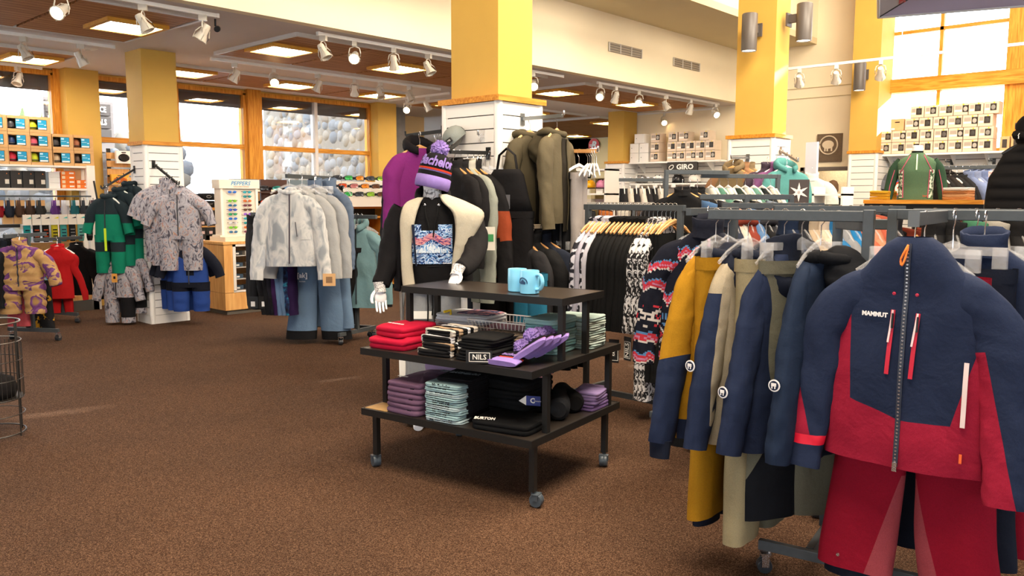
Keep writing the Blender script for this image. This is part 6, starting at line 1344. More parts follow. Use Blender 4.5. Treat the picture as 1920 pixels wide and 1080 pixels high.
# red base layer set, black and print clothes before the unit
rack('thin kids rack of base layers before the shelving', (3.25, 10.4), (3.85, 10.62), 1.02, .5, posts=(.5,))
rdb = fabric('#cc1f22')
hung('red kids base layer top on a white hanger', (3.5, 10.42, 1.03), math.radians(-35), [rdb]*3, 315, 'white', L=.6, sl=.52, hw=.15, out=.14, col=.03, hd=.04, slr=(.04, .05, .046, .04, .036, .03), name='base_layer_top')
trousers('red kids base layer leggings under the red top', (3.54, 10.48, .6), math.radians(-35), [rdb]*2, 316, (), .12, .48, .05, 0, .035, False)
hung('black kids top right behind the red base layer', (3.78, 10.62, 1.03), math.radians(-35), [fabric('#19181a')]*3, 317, 'white', L=.6, sl=.55, hw=.15, out=.14, col=.03, hd=.04, name='base_layer_top')
flo = ramp_mat('bright_flower_print', [(.42, '#221a3c'), (.5, '#7a2f6a'), (.55, '#221a3c'), (.6, '#2f8fa8'), (.66, '#d2604a'), (.72, '#1d1836')], 11, 2)
trousers('bright flower print kids trousers beside the red base layer', (3.22, 10.35, .72), math.radians(-35), [flo]*2, 318, (), .15, .55, .09, 0, .05, False)
ys = ramp_mat('yellow_stripe_knit', [(.45, '#1a1a1c'), (.55, '#d6b52c')], 9, 0, .85, 'wave', (0, 0, 1))
hung('black and yellow striped kids top beside red base layer', (3.2, 10.52, 1.03), math.radians(35), [ys]*3, 319, 'white', L=.5, sl=.4, hw=.14, out=.1, col=.02, hd=.04, name='base_layer_top')
# small column: snowsuits on sloping arms
gr, dg = fabric('#128a6b'), fabric('#27343a'); lavp = ramp_mat('lavender_sketch_print', [(.36, '#4a4752'), (.44, '#8f8c96'), (.52, '#a8a5ac'), (.59, '#a5a2aa'), (.605, '#c09a68'), (.62, '#a84c58'), (.63, '#a09da6'), (.7, '#66636e')], 15, 4, .8, 'noise', (1, 1, .6), 2.2)
wall_arm((4.2, 9.86, 1.82), (3.83, 9.88, 1.59), 'sloping black pegged arm holding green snowsuits', pegs=5); wall_arm((4.3, 9.58, 1.88), (4.4, 9.18, 1.64), 'sloping black pegged arm holding lavender snowsuits', pegs=5)
wall_arm((4.2, 9.8, .93), (3.9, 9.85, .72), 'low sloping black arm holding lavender sketch snowsuits', pegs=4); wall_arm((4.5, 9.58, 1.06), (4.48, 9.12, 1.03), 'low straight black arm holding blue snowsuits', pegs=3)
gz = [((0, 0, -.2), (0, 0, 1), 1), ((0, 0, -.52), (0, 0, -1), 1, lambda q: q.z > -.62)]
for i, q in enumerate((.2, .5, .85)):
    x, z = 4.2-.37*q, 1.82-.23*q; snowsuit('green kids snowsuit with dark yoke, %s from the column end' % ORD[i], (x, 9.87, z-.13), math.radians(-72+8*i), [gr, dg], 320+i, gz, [((0, 0, -.3), (0, 0, 1), 1)], .17, .46, .44, .3, group='green snowsuits'); hanger('white', (x, 9.87, z), math.radians(-72), 'white hanger inside the green snowsuit, %s from the column' % ORD[i])
MB().box(-.012, -.09, -.62, .012, -.08, -.36).obj('lime_tag', plain('#b9d62a'), [o for o in S.objects if o.get('label', '').startswith('green kids snowsuit with dark yoke, third')][0], smooth=0)
for i, q in enumerate((.3, .55, .9)):
    u_, v_, z = 4.3+.1*q, 9.44-.3*q, 1.88-.08-.16*q; snowsuit('lavender sketch print snowsuit on the upper arm, %s from the column' % ORD[i], (u_, v_, z-.1), math.radians(-36-3*i), [lavp, lavp], 330+i, (), (), .24, .5, .42, .26, hood=False, out=.13, group='upper lavender snowsuits'); hanger('white', (u_, v_, z), math.radians(-30), 'white hanger inside upper lavender snowsuit, %s from the column' % ORD[i])
bz_ = [((0, 0, -.64), (0, 0, -1), 1, lambda q: q.z > -.75 and abs(q.x) < .2)]
for i, q in enumerate((.35, .85)):
    x, z = 4.2-.3*q, .93-.2*q; snowsuit('lavender sketch snowsuit with black knee panels on the low arm, %s from the column' % ORD[i], (x, 9.83, z-.05), math.radians(-62+10*i), [lavp, fabric('#1b1a1e')], 335+i, [((0, 0, -.38), (0, 0, -1), 1, lambda q: -.62 < q.z and q.x > .02)], (), .17, .36, .34, .3, hmat=0, group='low lavender snowsuits'); hanger('white', (x, 9.83, z+.05), math.radians(-60), 'white hanger inside low lavender snowsuit, %s from the column' % ORD[i])
tgk = thing('swing_tag', 'orange kraft tag on the low lavender snowsuit', 'swing tag', (3.83, 9.66, .62), math.radians(-45)); MB().box(-.03, -.002, -.1, .03, .002, 0).obj('card', mat('#c58a3c', .7), tgk, smooth=0); MB().box(-.012, -.004, -.06, .012, -.002, -.03).obj('print_block', M_BLACK, tgk, smooth=0)
blu, dkn = fabric('#2f4f9e'), fabric('#191c2a')
nzn = [((0, 0, -.2), (.55, 0, 1), 1, lambda q: q.x < 0 and q.z > -.32), ((0, 0, -.2), (-.55, 0, 1), 1, lambda q: q.x >= 0 and q.z > -.32), ((0, 0, -.44), (0, 0, -1), 1, lambda q: q.z > -.55), ((-.03, 0, 0), (1, 0, 0), 1, lambda q: q.x < .03 and q.z > -.36 and q.y < 0)]
for i, q in enumerate((.25, .6, .95)):
    snowsuit('royal blue kids snowsuit with navy yoke, %s from the column' % ORD[i], (4.5-.02*q, 9.58-.46*q, .955), math.radians(-40), [blu, dkn], 340+i, nzn, [((0, 0, -.5), (0, 0, 1), 1)], .2, .46, .34, .26, group='royal blue snowsuits', out=.14); hanger('clear', (4.5-.02*q, 9.58-.46*q, 1.07), math.radians(-40), 'clear hanger inside royal blue snowsuit, %s from the column' % ORD[i])
# display counter
ct = thing('display_counter', 'maple display counter with glass front before the goggle wall', 'display counter', (5.16, 9.62, 0))
b = MB(); cut = .2
b.prism([(0, 0), (2.4, 0), (2.4, .22), (0, .22)], 0, .58).obj('base', M_MAPLE, ct, (0, 0, .06), 0, 0); MB().box(.04, .04, 0, 2.36, .54, .06).obj('toe_kick', plain('#5d564e'), ct, smooth=0)
MB().box(0, 0, .285, .12, .58, .9).obj('end_panel', M_MAPLE, ct, smooth=0); MB().box(2.3, 0, .285, 2.4, .58, .9).obj('end_panel', M_MAPLE, ct, smooth=0); MB().box(.12, .55, .285, 2.3, .58, .9).obj('back_panel', M_MAPLE, ct, smooth=0)
tp_ = MB().box(-.01, -.01, .9, 2.41, .59, .93).obj('counter_top', M_MAPLE, ct, smooth=0)
fr = MB()
for q in ((.12, .30, .16, .9), (2.26, .30, 2.3, .9), (.12, .285, 2.3, .31), (.12, .87, 2.3, .9)): fr.box(q[0], -.004, q[1], q[2], .02, q[3])
fr.obj('metal_frame', M_GREYW, ct, smooth=0); MB().box(.16, .004, .31, 2.26, .01, .87).obj('glass_front', glassy(name='case_glass'), ct, smooth=0)
for z in (.45, .6, .75):
    MB().box(.14, .04, z-.008, 2.28, .5, z).obj('glass_shelf', M_GREYW, ct, smooth=0)
k = 0
for z in (.31, .455, .605, .755):
    for x in (5.36, 5.5, 5.64, 5.8, 6.0):
        k += 1; tag(MB().box(0, 0, 0, .1, .12, .05).box(.01, -.002, .01, .05, 0, .03, 1).obj('watch_box', [plain(rnd.choice(['#2a2a2e', '#c8c2b6', '#6d5a48', '#31465a'])), M_WHITE], None, (x, 9.7, z), 0, 0), 'small labelled box inside the glass counter, %s shelf, %s along' % (['lowest', 'second', 'third', 'top'][[.31, .455, .605, .755].index(z)], ORD[[5.36, 5.5, 5.64, 5.8, 6.0].index(x)]), 'box', 'boxes in the glass counter')
MB().box(.08, .1, .93, .75, .5, .985).obj('riser', plain('#d9cdb8', .4), ct, smooth=0)
# sunglasses tower
st = thing('sunglasses_stand', 'white sunglasses display tower with blue header word on the counter', 'sunglasses stand', (5.27, 9.86, .986), math.radians(-6))
b = MB(); b.box(0, .02, 0, .5, .2, .72).obj('tower', plain('#e2d8c8', .4), st, smooth=0); MB().box(-.02, -.02, .62, .52, .22, .735).obj('header', plain('#e9e0d0', .4), st, smooth=0); MB().box(-.03, -.02, -.005, .53, .24, .02).obj('foot_plate', plain('#dcd0bc'), st, smooth=0)
for x in (0, .47): MB().box(x, -.01, .02, x+.03, .02, .62).obj('side_rail', plain('#efe6d8'), st, smooth=0)
text('PEPPERS', .072, plain('#2f8fc0'), st, (.26, -.022, .685), bold=.001, shear=.3); text('SUNGLASSES EYEWEAR', .02, plain('#e0672e'), st, (.27, -.022, .643), shear=.2)
text('M', .001, M_WHITE, st, (.26, .03, .3)) if False else None
lens = ['#2f6fd0', '#5b3a2a', '#c9c9cc', '#8a4fc0', '#7ac43a', '#2f9fb0', '#3a6f9a', '#2a8a90', '#3a58c0', '#c0622a', '#2fa06a', '#6a3040']
def eyewear_mb(w=.062, h=.03):
    b = MB()
    for s in (-1, 1): b.loft([[(s*w*.5+w*.44*math.cos(a)*g, -.012*(1-g)-.004+.012*abs(math.cos(a)), h*.55*math.sin(a)*g) for a in [2*PI*j/12 for j in range(12)]] for g in (1, .75, .05)], 0)
    b.box(-.012, -.006, .004, .012, 0, .012, 1); b.tube([(-w, .0, .006), (-w*1.04, .05, .006)], .003, 4, 1); b.tube([(w, 0, .006), (w*1.04, .05, .006)], .003, 4, 1)
    return b
ew = eyewear_mb().mesh('sunglasses', [plain('#333333', .1), M_BLACK], 60)
for r_ in range(10):
    for c_ in range(2):
        if r_ == 1 and c_ == 0: continue
        p = Matrix.Rotation(math.radians(-6), 3, 'Z') @ Vector((.15+.2*c_, -.02, .575-.057*r_)); o = put('sunglasses', ew, None, (5.27+p.x, 9.86+p.y, .986+p.z), math.radians(-6))
        set_mats(o, [plain(lens[(r_*2+c_*5) % 12], .08), M_BLACK if (r_+c_) % 3 else plain('#c8c4c0')]); tag(o, '%s lens sunglasses in the %s row of the white tower, %s column' % ({'#2f6fd0': 'blue', '#5b3a2a': 'brown', '#c9c9cc': 'silver', '#8a4fc0': 'violet', '#7ac43a': 'lime', '#2f9fb0': 'teal', '#3a6f9a': 'steel', '#2a8a90': 'petrol', '#3a58c0': 'royal', '#c0622a': 'orange', '#2fa06a': 'green', '#6a3040': 'wine'}[lens[(r_*2+c_*5) % 12]], ORD[r_], ['outer', 'inner'][c_]), 'sunglasses', 'sunglasses on the tower')
# low maple wall shelving with dark boxes
ms = thing('wall_cabinet', 'maple wall shelving below the windows full of dark boxes and goggles', 'shelving', (5.36, 11.0, 0))
for x in (0, 1.15, 2.3, 3.6): MB().box(x-.02, 0, 0, x+.02, .4, 1.31).obj('side_panel', M_AMBER, ms, smooth=0)
for z in (.1, .6, .84, 1.09): MB().box(0, 0, z-.02, 3.6, .4, z).obj('shelf_board', M_MAPLE, ms, smooth=0)
MB().box(-.03, -.02, 1.31, 3.63, .42, 1.345).obj('top_board', M_AMBERX, ms, smooth=0); MB().box(0, .38, .1, 3.6, .4, 1.31).obj('back_panel', plain('#3a3028'), ms, smooth=0)
k = 0
dk_, pkl = plain('#211d1b', .5), plain('#e0c0bc')
bme = MB().box(0, 0, 0, .112, .2, .112).box(.045, -.002, .02, .095, 0, .06, 1).mesh('goggle_box', [dk_, pkl], 0)
for zi, z in enumerate((.601, .716, .841, .956, 1.091, 1.2)):
    for i in range(9):
        if zi in (2, 5) and i == 2 or zi == 5: continue
        if zi in (1, 3) or True: o = put('goggle_box', bme, None, (5.42+.118*i, 11.02, z), 0); tag(o, 'dark goggle box with pale label, %s level up, %s from the small column' % (ORD[zi], ORD[i]), 'box', 'dark goggle boxes')
for i, (x, z, lab) in enumerate(((5.38, 1.346, 'black zip case in the lower tier beside the snowsuit'), (5.38, 1.44, 'black zip case on top beside the snowsuit sleeve'), (5.62, 1.346, 'black zip case with grey word on the maple top'), (5.62, 1.45, 'black zip case with oval ring logo on the maple top'))):
    t = thing('goggle_case', lab, 'case', (x, 11.05, z)); MB().loft([[(.11+.11*g*math.copysign(abs(math.cos(a))**.5, math.cos(a)), .08+.08*g*math.copysign(abs(math.sin(a))**.5, math.sin(a)), q) for a in [2*PI*j/20 for j in range(20)]] for q, g in ((0, .95), (.015, 1), (.08, 1), (.098, .9))]).obj('case', fabric('#1b1a1a'), t, smooth=60)
    if i == 3: MB().tube([(.11+.035*math.cos(a), -.003, .05+.016*math.sin(a)) for a in [2*PI*j/16 for j in range(17)]], .004, 5).obj('oval_logo', plain('#8a8886'), t)
    if i == 2: text('OAKLEY', .03, plain('#77736f'), t, (.11, -.003, .05))
fb = thing('framed_card', 'small white framed card with pink and blue picture', 'framed card', (5.9, 11.04, 1.346)); MB().box(0, 0, 0, .11, .02, .16).obj('frame', M_WHITE, fb, smooth=0); MB().box(.02, -.002, .03, .1, 0, .14).obj('picture', ramp_mat('abstract_picture', [(.4, '#3a3f9a'), (.5, '#c04a7a'), (.6, '#6aa0c0')], 14, 1), fb, smooth=0)
# goggles
def goggle_mb(n=14):
    b = MB(); rings = []
    for g, o_ in ((1.0, 0), (1.0, -.02), (.86, -.03), (.5, -.036), (.05, -.038)):
        rings.append([(.082*g*math.copysign(abs(math.cos(a))**.7, math.cos(a)), o_*(1-.3*abs(math.cos(a)))+.03*math.cos(a)**2, .043*g*math.copysign(abs(math.sin(a))**.75, math.sin(a))-(.01*g if abs(math.cos(a)) < .3 and math.sin(a) < 0 else 0)*-1) for a in [2*PI*j/n for j in range(n)]])
    b.loft(rings[:3], 1, False, False); b.loft(rings[2:], 0, False, True)
    b.tube([(-.08, .03, 0), (-.085, .09, 0), (0, .13, 0), (.085, .09, 0), (.08, .03, 0)], .004, 4, 2, flat=5); return b
gme = goggle_mb().mesh('goggles', [plain('#333333', .1), M_BLACK, M_BLACK], 60)
glc = {'green': '#3fae5a', 'amber': '#e0892a', 'red orange': '#d9532a', 'blue': '#3a86c8', 'smoke': '#3b4048', 'rose': '#c07a7a', 'lime': '#8ab83a', 'brown': '#6a4630', 'teal': '#2f9a98'}
def goggles(c, loc, rz, label): o = put('goggles', gme, None, loc, rz); set_mats(o, [plain(glc[c], .06), M_BLACK, fabric({'green': '#20242a', 'lime': '#5a6a2a'}.get(c, '#2a262a'))]); tag(o, label, 'goggles', 'goggles on display'); return o
gw = thing('goggle_display', 'dark goggle display panels rising behind the sunglasses tower', 'display panel', (6.2, 11.2, 1.345))
for i, x in enumerate((0, .5, 1.0)): MB().box(x, .1, 0, x+.46, .14, .42).obj('panel', plain(['#5c6a72', '#4a2e26', '#6a7880'][i]), gw, smooth=0)
for j, z in enumerate((.02, .23)): MB().box(0, -.02, z-.015, 1.5, .1, z).obj('ledge', plain('#4a3a34'), gw, smooth=0)
for i in range(7):
    for j in range(2):
        c = ['blue', 'smoke', 'red orange', 'amber', 'green', 'smoke', 'teal'][(i+3*j) % 7]; goggles(c, (6.3+.21*i, 11.22, 1.345+.075+.21*j), 0, '%s lens goggles on the dark panels, %s row, %s along' % (c, ['lower', 'upper'][j], ORD[i]))
for i in range(6): tag(MB().box(0, 0, 0, .06, .004, .03).obj('price_card', plain('#e8dfc8'), None, (6.3+.25*i, 11.17, 1.345+.235+.0), 0, 0), 'small cream price card on the goggle ledge, %s along' % ORD[i], 'price card', 'price cards')
gs = thing('goggle_steps', 'white stepped goggle riser glowing below the stone wall window', 'display riser', (7.7, 10.55, 1.35))
for j in range(3): MB().box(0, .14*j, 0, 1.15, .14*(j+1)+.02, .14+.13*j).obj('step', plain('#efe6da', .4), gs, smooth=0)
for j in range(3):
    for i in range(5):
        c = ['green', 'smoke', 'lime', 'brown', 'blue', 'red orange', 'rose', 'amber', 'brown', 'teal', 'smoke', 'green', 'amber', 'smoke', 'lime'][j*5+i]
        goggles(c, (7.82+.22*i, 10.61+.14*j, 1.35+.14+.13*j+.055), -.1, '%s lens goggles on the white steps, %s step, %s along' % (c, ['front', 'middle', 'rear'][j], ORD[i]))
mc = thing('cube_shelf', 'honey maple cube shelf under the white goggle steps', 'shelving', (7.6, 10.5, 0))
for x in (0, .45, .9, 1.35): MB().box(x-.015, 0, 0, x+.015, .5, 1.18).obj('divider', M_AMBER, mc, smooth=0)
for z in (.1, .7, 1.19): MB().box(-.015, 0, z-.02, 1.365, .5, z).obj('board', M_AMBERX, mc, smooth=0)
for i, c in enumerate(('#7a5a3a', '#c8a890', '#8a3a2a')): tag(MB().box(0, 0, 0, .22, .3, .16).box(.04, -.002, .05, .12, 0, .11, 1).obj('shoe_box', [plain(c), M_WHITE], None, (7.68+.45*i, 10.55, .701), 0, 0), ['brown', 'pale', 'russet'][i]+' labelled box inside the honey maple cube shelf', 'box')
# glass case and alcove shelf beyond
gc = thing('glass_case', 'white topped glass display case at the end of the goggle wall', 'display case', (9.05, 11.0, 0))
MB().box(0, 0, 1.72, 1.2, .5, 1.8).obj('top', M_WHITE, gc, smooth=0); MB().box(0, 0, 0, 1.2, .5, .8).obj('base', M_MAPLE, gc, smooth=0)
for z in (1.1, 1.4): MB().box(0, .02, z, 1.2, .48, z+.012).obj('glass_shelf', M_GREYW, gc, smooth=0)
for x, y in ((.01, .01), (.6, .01), (1.19, .01), (.01, .49), (1.19, .49)): MB().box(x-.01, y-.01, .8, x+.01, y+.01, 1.72).obj('corner_rail', plain('#3b3a3a'), gc, smooth=0)
MB().box(0, 0, .8, 1.2, .004, 1.72).obj('glass_front', glassy(name='case_glass'), gc, smooth=0)
for i, z in enumerate((.801, 1.113, 1.413)):
    for j in range(3): tag(MB().box(0, 0, 0, .24, .2, .14+.03*(j % 2)).box(.03, -.002, .03, .15, 0, .1, 1).obj('product_box', [plain(['#b08a62', '#8f8a80', '#c8b49a'][(i+j) % 3]), plain('#4a4642')], None, (9.12+.36*j, 11.15, z), 0, 0), 'product box in the glass case, %s shelf, %s along' % (ORD[i], ORD[j]), 'box', 'boxes in the glass case')
as_ = thing('alcove_shelf', 'amber wooden shelf with cartons in the alcove behind the window column', 'shelving', (10.3, 12.7, 0))
for z in (1.5, 2.1): MB().box(0, 0, z-.03, .9, .5, z).obj('board', M_AMBERX, as_, smooth=0)
for x in (0, .87): MB().box(x, 0, 0, x+.03, .5, 2.6 if not x else 2.1).obj('side_panel', M_AMBER, as_, smooth=0)
for i, (x, z, w_, h_) in enumerate(((10.33, 2.101, .42, .42), (10.78, 2.101, .38, .4), (10.33, 1.501, .4, .36), (10.78, 1.501, .36, .3))):
    t = thing('cardboard_carton', 'brown cardboard carton on the alcove shelf, %s of four' % ORD[i], 'carton', (x, 12.72, z)); MB().box(0, 0, 0, w_, .4, h_).obj('carton', M_CARD, t, smooth=0); MB().box(.04, -.003, h_*.45, w_*.7, 0, h_*.6).obj('white_label', M_WHITE, t, smooth=0)
for i in range(2): tag(MB().lathe([(.1, 0), (.1, .28), (.095, .28)], 20).obj('white_tub', M_WHITE, None, (9.25+.24*i, 11.25, 1.801)), 'white cylindrical tub on the glass case, %s of two' % ORD[i], 'tub', 'white tubs')
wp = thing('speaker_box', 'white box with a round dark picture on the glass case', 'box', (9.8, 11.1, 1.801)); MB().box(0, 0, 0, .3, .25, .3).obj('carton', M_WHITE, wp, smooth=0); MB().lathe([(.1, 0), (.1, .003)], 20, M=Mx((.15, 0, .16), 0, PI/2)).obj('round_picture', plain('#5a4238'), wp)
# wire bin at the edge
wb = thing('wire_bin', 'tall dark round wire bin at the aisle edge with dark clothes inside', 'bin', (1.50, 5.82, 0)); M_WIRE = plain('#26221f', .4)
def ring(r, z, w_=.004): return MB().tube([(r*math.cos(a), r*math.sin(a), z) for a in [2*PI*j/36 for j in range(37)]], w_, 5)
for i, z in enumerate((.72, .6, .48, .36, .24, .14, .02)): ring(.2-.0*i, z, .005 if i in (0, 6) else .003).obj('hoop', metal('#7a7672', .4) if i < 2 else M_WIRE, wb)
wv = MB()
for j in range(44): a = 2*PI*j/44; wv.tube([(.2*math.cos(a), .2*math.sin(a), .24), (.2*math.cos(a), .2*math.sin(a), .58)], .002, 4)
stuff(wv.obj('upright_wires', M_WIRE, wb))
for j in range(6): a = 2*PI*j/6+.2; MB().tube([(.2*math.cos(a), .2*math.sin(a), 0), (.2*math.cos(a), .2*math.sin(a), .72)], .005, 5).obj('leg', M_WIRE, wb)
MB().lathe([(.2, 0), (.2, .006)], 28, M=Mx((0, 0, .235))).obj('floor_grid', M_WIRE, wb)
tag(MB().loft([[(.17*g*math.cos(a)*(1+.1*nz(a, g, 1)), .17*g*math.sin(a), z) for a in [2*PI*j/20 for j in range(20)]] for z, g in ((.243, .9), (.3, 1), (.36, .85), (.4, .3))]).obj('heaped_scarf', fabric('#1d1a1c'), None, (1.50, 5.82, 0), smooth=180), 'dark cloth heaped in the wire bin', 'scarf')
# ------------------------------------------------------------------ far shelves of boxes
M_BOXW = mat('#d8c4ae', .75, 0, .04, 14, name='pale_carton')
def goggle_carton(loc, rz, label, group, k, w=.19, h=.175, big=False):
    key = ('carton', round(w, 3), k % 4)
    if key not in _gm:
        t = thing('helmet_carton', label, 'box', loc, rz, group)
        MB().box(0, 0, 0, w, .24, h).obj('carton', M_BOXW, t, smooth=0); q = .42+.1*(k % 3)
        MB().box(w*q, -.002, h*.26, w*(q+.42), 0, h*.82).obj('picture_panel', plain('#2f2a28', .3), t, smooth=0)
        MB().loft([[(w*(q+.2)+w*.15*g*math.cos(a), -.003-.004*(1-g), h*.52+h*.2*g*math.sin(a)) for a in [2*PI*j/12 for j in range(12)]] for g in (1, .6, .05)], 0).obj('printed_helmet', plain(['#8b8780', '#5a5652', '#aaa59c', '#3f3c3a'][k % 4]), t)
        MB().box(w*.06, -.002, h*.3, w*(q-.04), 0, h*.45).obj('white_label', M_WHITE, t, smooth=0); MB().box(w*.1, -.002, h*.5, w*(q-.06), 0, h*.8).obj('grey_print', plain('#a89c90'), t, smooth=0)
        MB().box(w*.62, -.003, h*.84, w*.72, -.001, h*.95).obj('yellow_dot', plain('#e0c22a'), t, smooth=0); MB().box(0, -.0015, h*.0, w, 0, h*.03).obj('lower_edge', plain('#9a8468'), t, smooth=0); _gm[key] = t; return t
    return dup(_gm[key], loc, rz, label)
WZ = -PI/2
eshelf = thing('wall_shelf', 'long white wall shelf under the gable window loaded with helmet cartons', 'shelf', (13.5, 4.6, 2.19)); MB().box(0, -2.2, -.03, .34, 0, 0).obj('board', M_WHITE, eshelf, smooth=0)
for i in range(5): MB().prism([(.32, -.03), (.32, -.2), (.02, -.03)], -.2-.45*i, -.19-.45*i).obj('bracket', M_WHITE, eshelf, smooth=0)
for r_, (v0, n) in enumerate(((4.54, 8), (4.54, 8), (4.16, 6), (4.09, 6))):
    for i in range(n): goggle_carton((13.52, v0-.2*i, 2.191+.178*r_), WZ, 'pale helmet carton under the gable window, %s tier, %s from the yellow column side' % (['lowest', 'second', 'third', 'topmost'][r_], ORD[i]), 'cartons under the gable window', i+r_)
t = thing('cardboard_box', 'plain brown cardboard box with handle slot beside the third tier cartons', 'box', (13.52, 4.37, 2.548), WZ); MB().box(0, 0, 0, .19, .24, .18).obj('carton', M_CARD, t, smooth=0); MB().box(.06, -.002, .12, .13, 0, .135).obj('handle_slot', M_BLACK, t, smooth=0); MB().box(.01, -.003, .01, .06, 0, .04).obj('white_mark', M_WHITE, t, smooth=0)
for j in range(2): tag(MB().box(0, 0, 0, .12, .2, .2).box(.03, -.002, .04, .09, 0, .16, 1).obj('helmet_carton', [M_CARD, plain('#3a332e')], None, (13.52, 2.86-.14*j, 2.191), WZ, 0), ['brown upright carton at the shelf end', 'last brown upright carton past the shelf end'][j], 'box')
fshelf = thing('wall_shelf', 'white wall shelf of cartons beside the far yellow column', 'shelf', (13.5, 9.25, 2.19)); MB().box(0, -2.0, -.03, .34, 0, 0).obj('board', M_WHITE, fshelf, smooth=0)
for i in range(4): MB().prism([(.32, -.03), (.32, -.22), (.02, -.03)], -.2-.5*i, -.19-.5*i).obj('bracket', M_WHITE, fshelf, smooth=0)
for i, (v, z, w_) in enumerate(((9.22, 2.191, .2), (9.0, 2.191, .2), (9.22, 2.372, .2), (9.0, 2.372, .2), (9.12, 2.553, .22))): t = thing('white_carton', 'plain white carton stacked beside the far column, %s of five' % ORD[i], 'box', (13.52, v, z), WZ, 'plain white cartons'); MB().box(0, 0, 0, w_, .26, .176).obj('carton', M_WHITE, t, smooth=0); MB().lathe([(.008, 0), (.008, .002)], 8, M=Mx((w_*.2, 0, .09), 0, PI/2)).obj('dark_dot', M_BLACK, t)
for r_, vs_ in enumerate(((8.75, 8.38, 8.18, 7.98, 7.78, 7.58), (8.75, 8.38, 8.18, 7.98, 7.78, 7.58), (8.75, 8.36, 8.14, 7.7))):
    for i, v in enumerate(vs_): goggle_carton((13.52, v, 2.191+.18*r_), WZ, 'pale carton on the far white shelf, %s tier, %s from the far column' % (['lowest', 'middle', 'top'][r_], ORD[i]), 'cartons on the far shelf', i*2+r_)
gsn = thing('brand_sign', 'dark sign board with white word below the far shelf', 'sign', (13.5, 8.36, 1.98), WZ); MB().box(0, 0, 0, .64, .03, .19).obj('board', plain('#332f2d'), gsn, smooth=0); text('GIRO', .13, M_WHITE, gsn, (.38, -.002, .095), bold=.004, sx=1.15); MB().tube([(.09+.045*math.cos(a)+.02*math.sin(a), -.004, .095+.04*math.sin(a)) for a in [2*PI*j/16 for j in range(17)]], .008, 5).obj('logo_ring', M_WHITE, gsn)
# helmets below, and helmets on stands
def helmet(loc, c, label, rz=0, group='loose helmets'):
    t = thing('ski_helmet', label, 'helmet', loc, rz, group)
    MB().loft([[(.11*g*math.cos(a), .135*g*math.sin(a), z) for a in [2*PI*j/22 for j in range(22)]] for z, g in ((0, .93), (.05, 1), (.1, .93), (.135, .72), (.155, .42), (.16, .05))]).obj('shell', plain(c, .25), t, smooth=180)
    for k in range(3): MB().box(-.05+.04*k, -.07, .13, -.035+.04*k, .04, .158).obj('vent', M_BLACK, t, smooth=0)
    MB().tube([(.112*math.cos(a), .137*math.sin(a), .01) for a in [2*PI*j/20 for j in range(21)]], .008, 5).obj('rim', M_BLACK, t); return t
hs = thing('wall_shelf', 'narrow white shelf of helmets under the far cartons', 'shelf', (13.5, 9.2, 1.78)); MB().box(0, -1.9, -.03, .32, 0, 0).obj('board', M_WHITE, hs, smooth=0)
for i, (v, c, nm) in enumerate(((9.02, '#7d7874', 'grey'), (8.62, '#e4e0da', 'white'), (8.2, '#1e1d1f', 'black'), (7.85, '#d8d2ca', 'ivory'))): helmet((13.64, v, 1.782), c, nm+' ski helmet on the narrow far shelf', WZ)
for i in range(4): tag(MB().box(0, 0, 0, .1, .004, .06).obj('price_card', M_WHITE, None, (13.49, 9.06-.4*i, 1.70), WZ, 0), 'white price card below the far helmet shelf, %s along' % ORD[i], 'price card', 'helmet price cards')
hst = thing('helmet_stand', 'white shelf stand of bright helmets below the round red sign', 'shelving', (11.6, 8.4, 0))
for z in (1.32, 1.58, 2.0): MB().box(0, 0, z-.03, .4, 1.5, z).obj('board', M_WHITE, hst, smooth=0)
for y in (0, 1.47): MB().box(0, y, 0, .4, y+.03, 2.0).obj('side_panel', M_WHITE, hst, smooth=0)
for i, (v, c, nm) in enumerate(((9.6, '#232124', 'black'), (9.2, '#4438b0', 'violet blue'), (8.85, '#e0a412', 'golden yellow'), (8.55, '#c77a9a', 'rose'))):
    helmet((11.72, v, 1.66), c, nm+' helmet on the white stand below the red round sign', WZ); tag(MB().box(0, 0, 0, .14, .03, .08).obj('helmet_tag', M_WHITE, None, (11.62, v+.07, 1.581), WZ, 0), 'white display block under the %s helmet' % nm, 'display block', 'display blocks')
    tag(MB().box(0, 0, 0, .2, .16, .16).box(.03, -.002, .03, .1, 0, .1, 1).obj('goggle_box', [plain(['#4a4440', '#8a7a3a', '#c0b8ae', '#6a5a5a'][i]), plain('#e0c84a')], None, (11.65, v+.1, 1.321), WZ, 0), 'mixed product box below the %s helmet' % nm, 'box')
# round red sign on the back wall
rs = thing('round_sign', 'round red sign with white letter on the back wall', 'sign', (18.88, 14.09, 2.98), WZ)
MB().lathe([(.18, 0), (.19, .01), (.185, .03)], 36, M=Mx((0, 0, 0), 0, PI/2)).obj('disc', plain('#d0281e', .4), rs); text('R', .26, M_WHITE, rs, (0, -.034, 0), bold=.012, shear=.25, sx=1.15); MB().box(-.15, -.036, .0, -.02, -.032, .02).box(-.13, -.036, -.035, -.03, -.032, -.018).obj('speed_lines', M_WHITE, rs, smooth=0)
t = thing('mounted_ski_boot', 'dark red wall piece mounted beside the far column', 'wall decoration', (18.8, 12.8, 2.72), WZ); MB().box(-.3, 0, -.05, .3, .06, .05).obj('board', plain('#3a3230'), t, smooth=0); MB().box(-.1, -.01, -.035, .2, 0, .035).obj('red_panel', plain('#b8442e'), t, smooth=0)
for i, (u, v) in enumerate(((21, 13.6), (22.5, 13.9), (21.5, 13.3))): panel_light(u, v, 'square ceiling light deep in the back room, %s from the opening' % ORD[i])
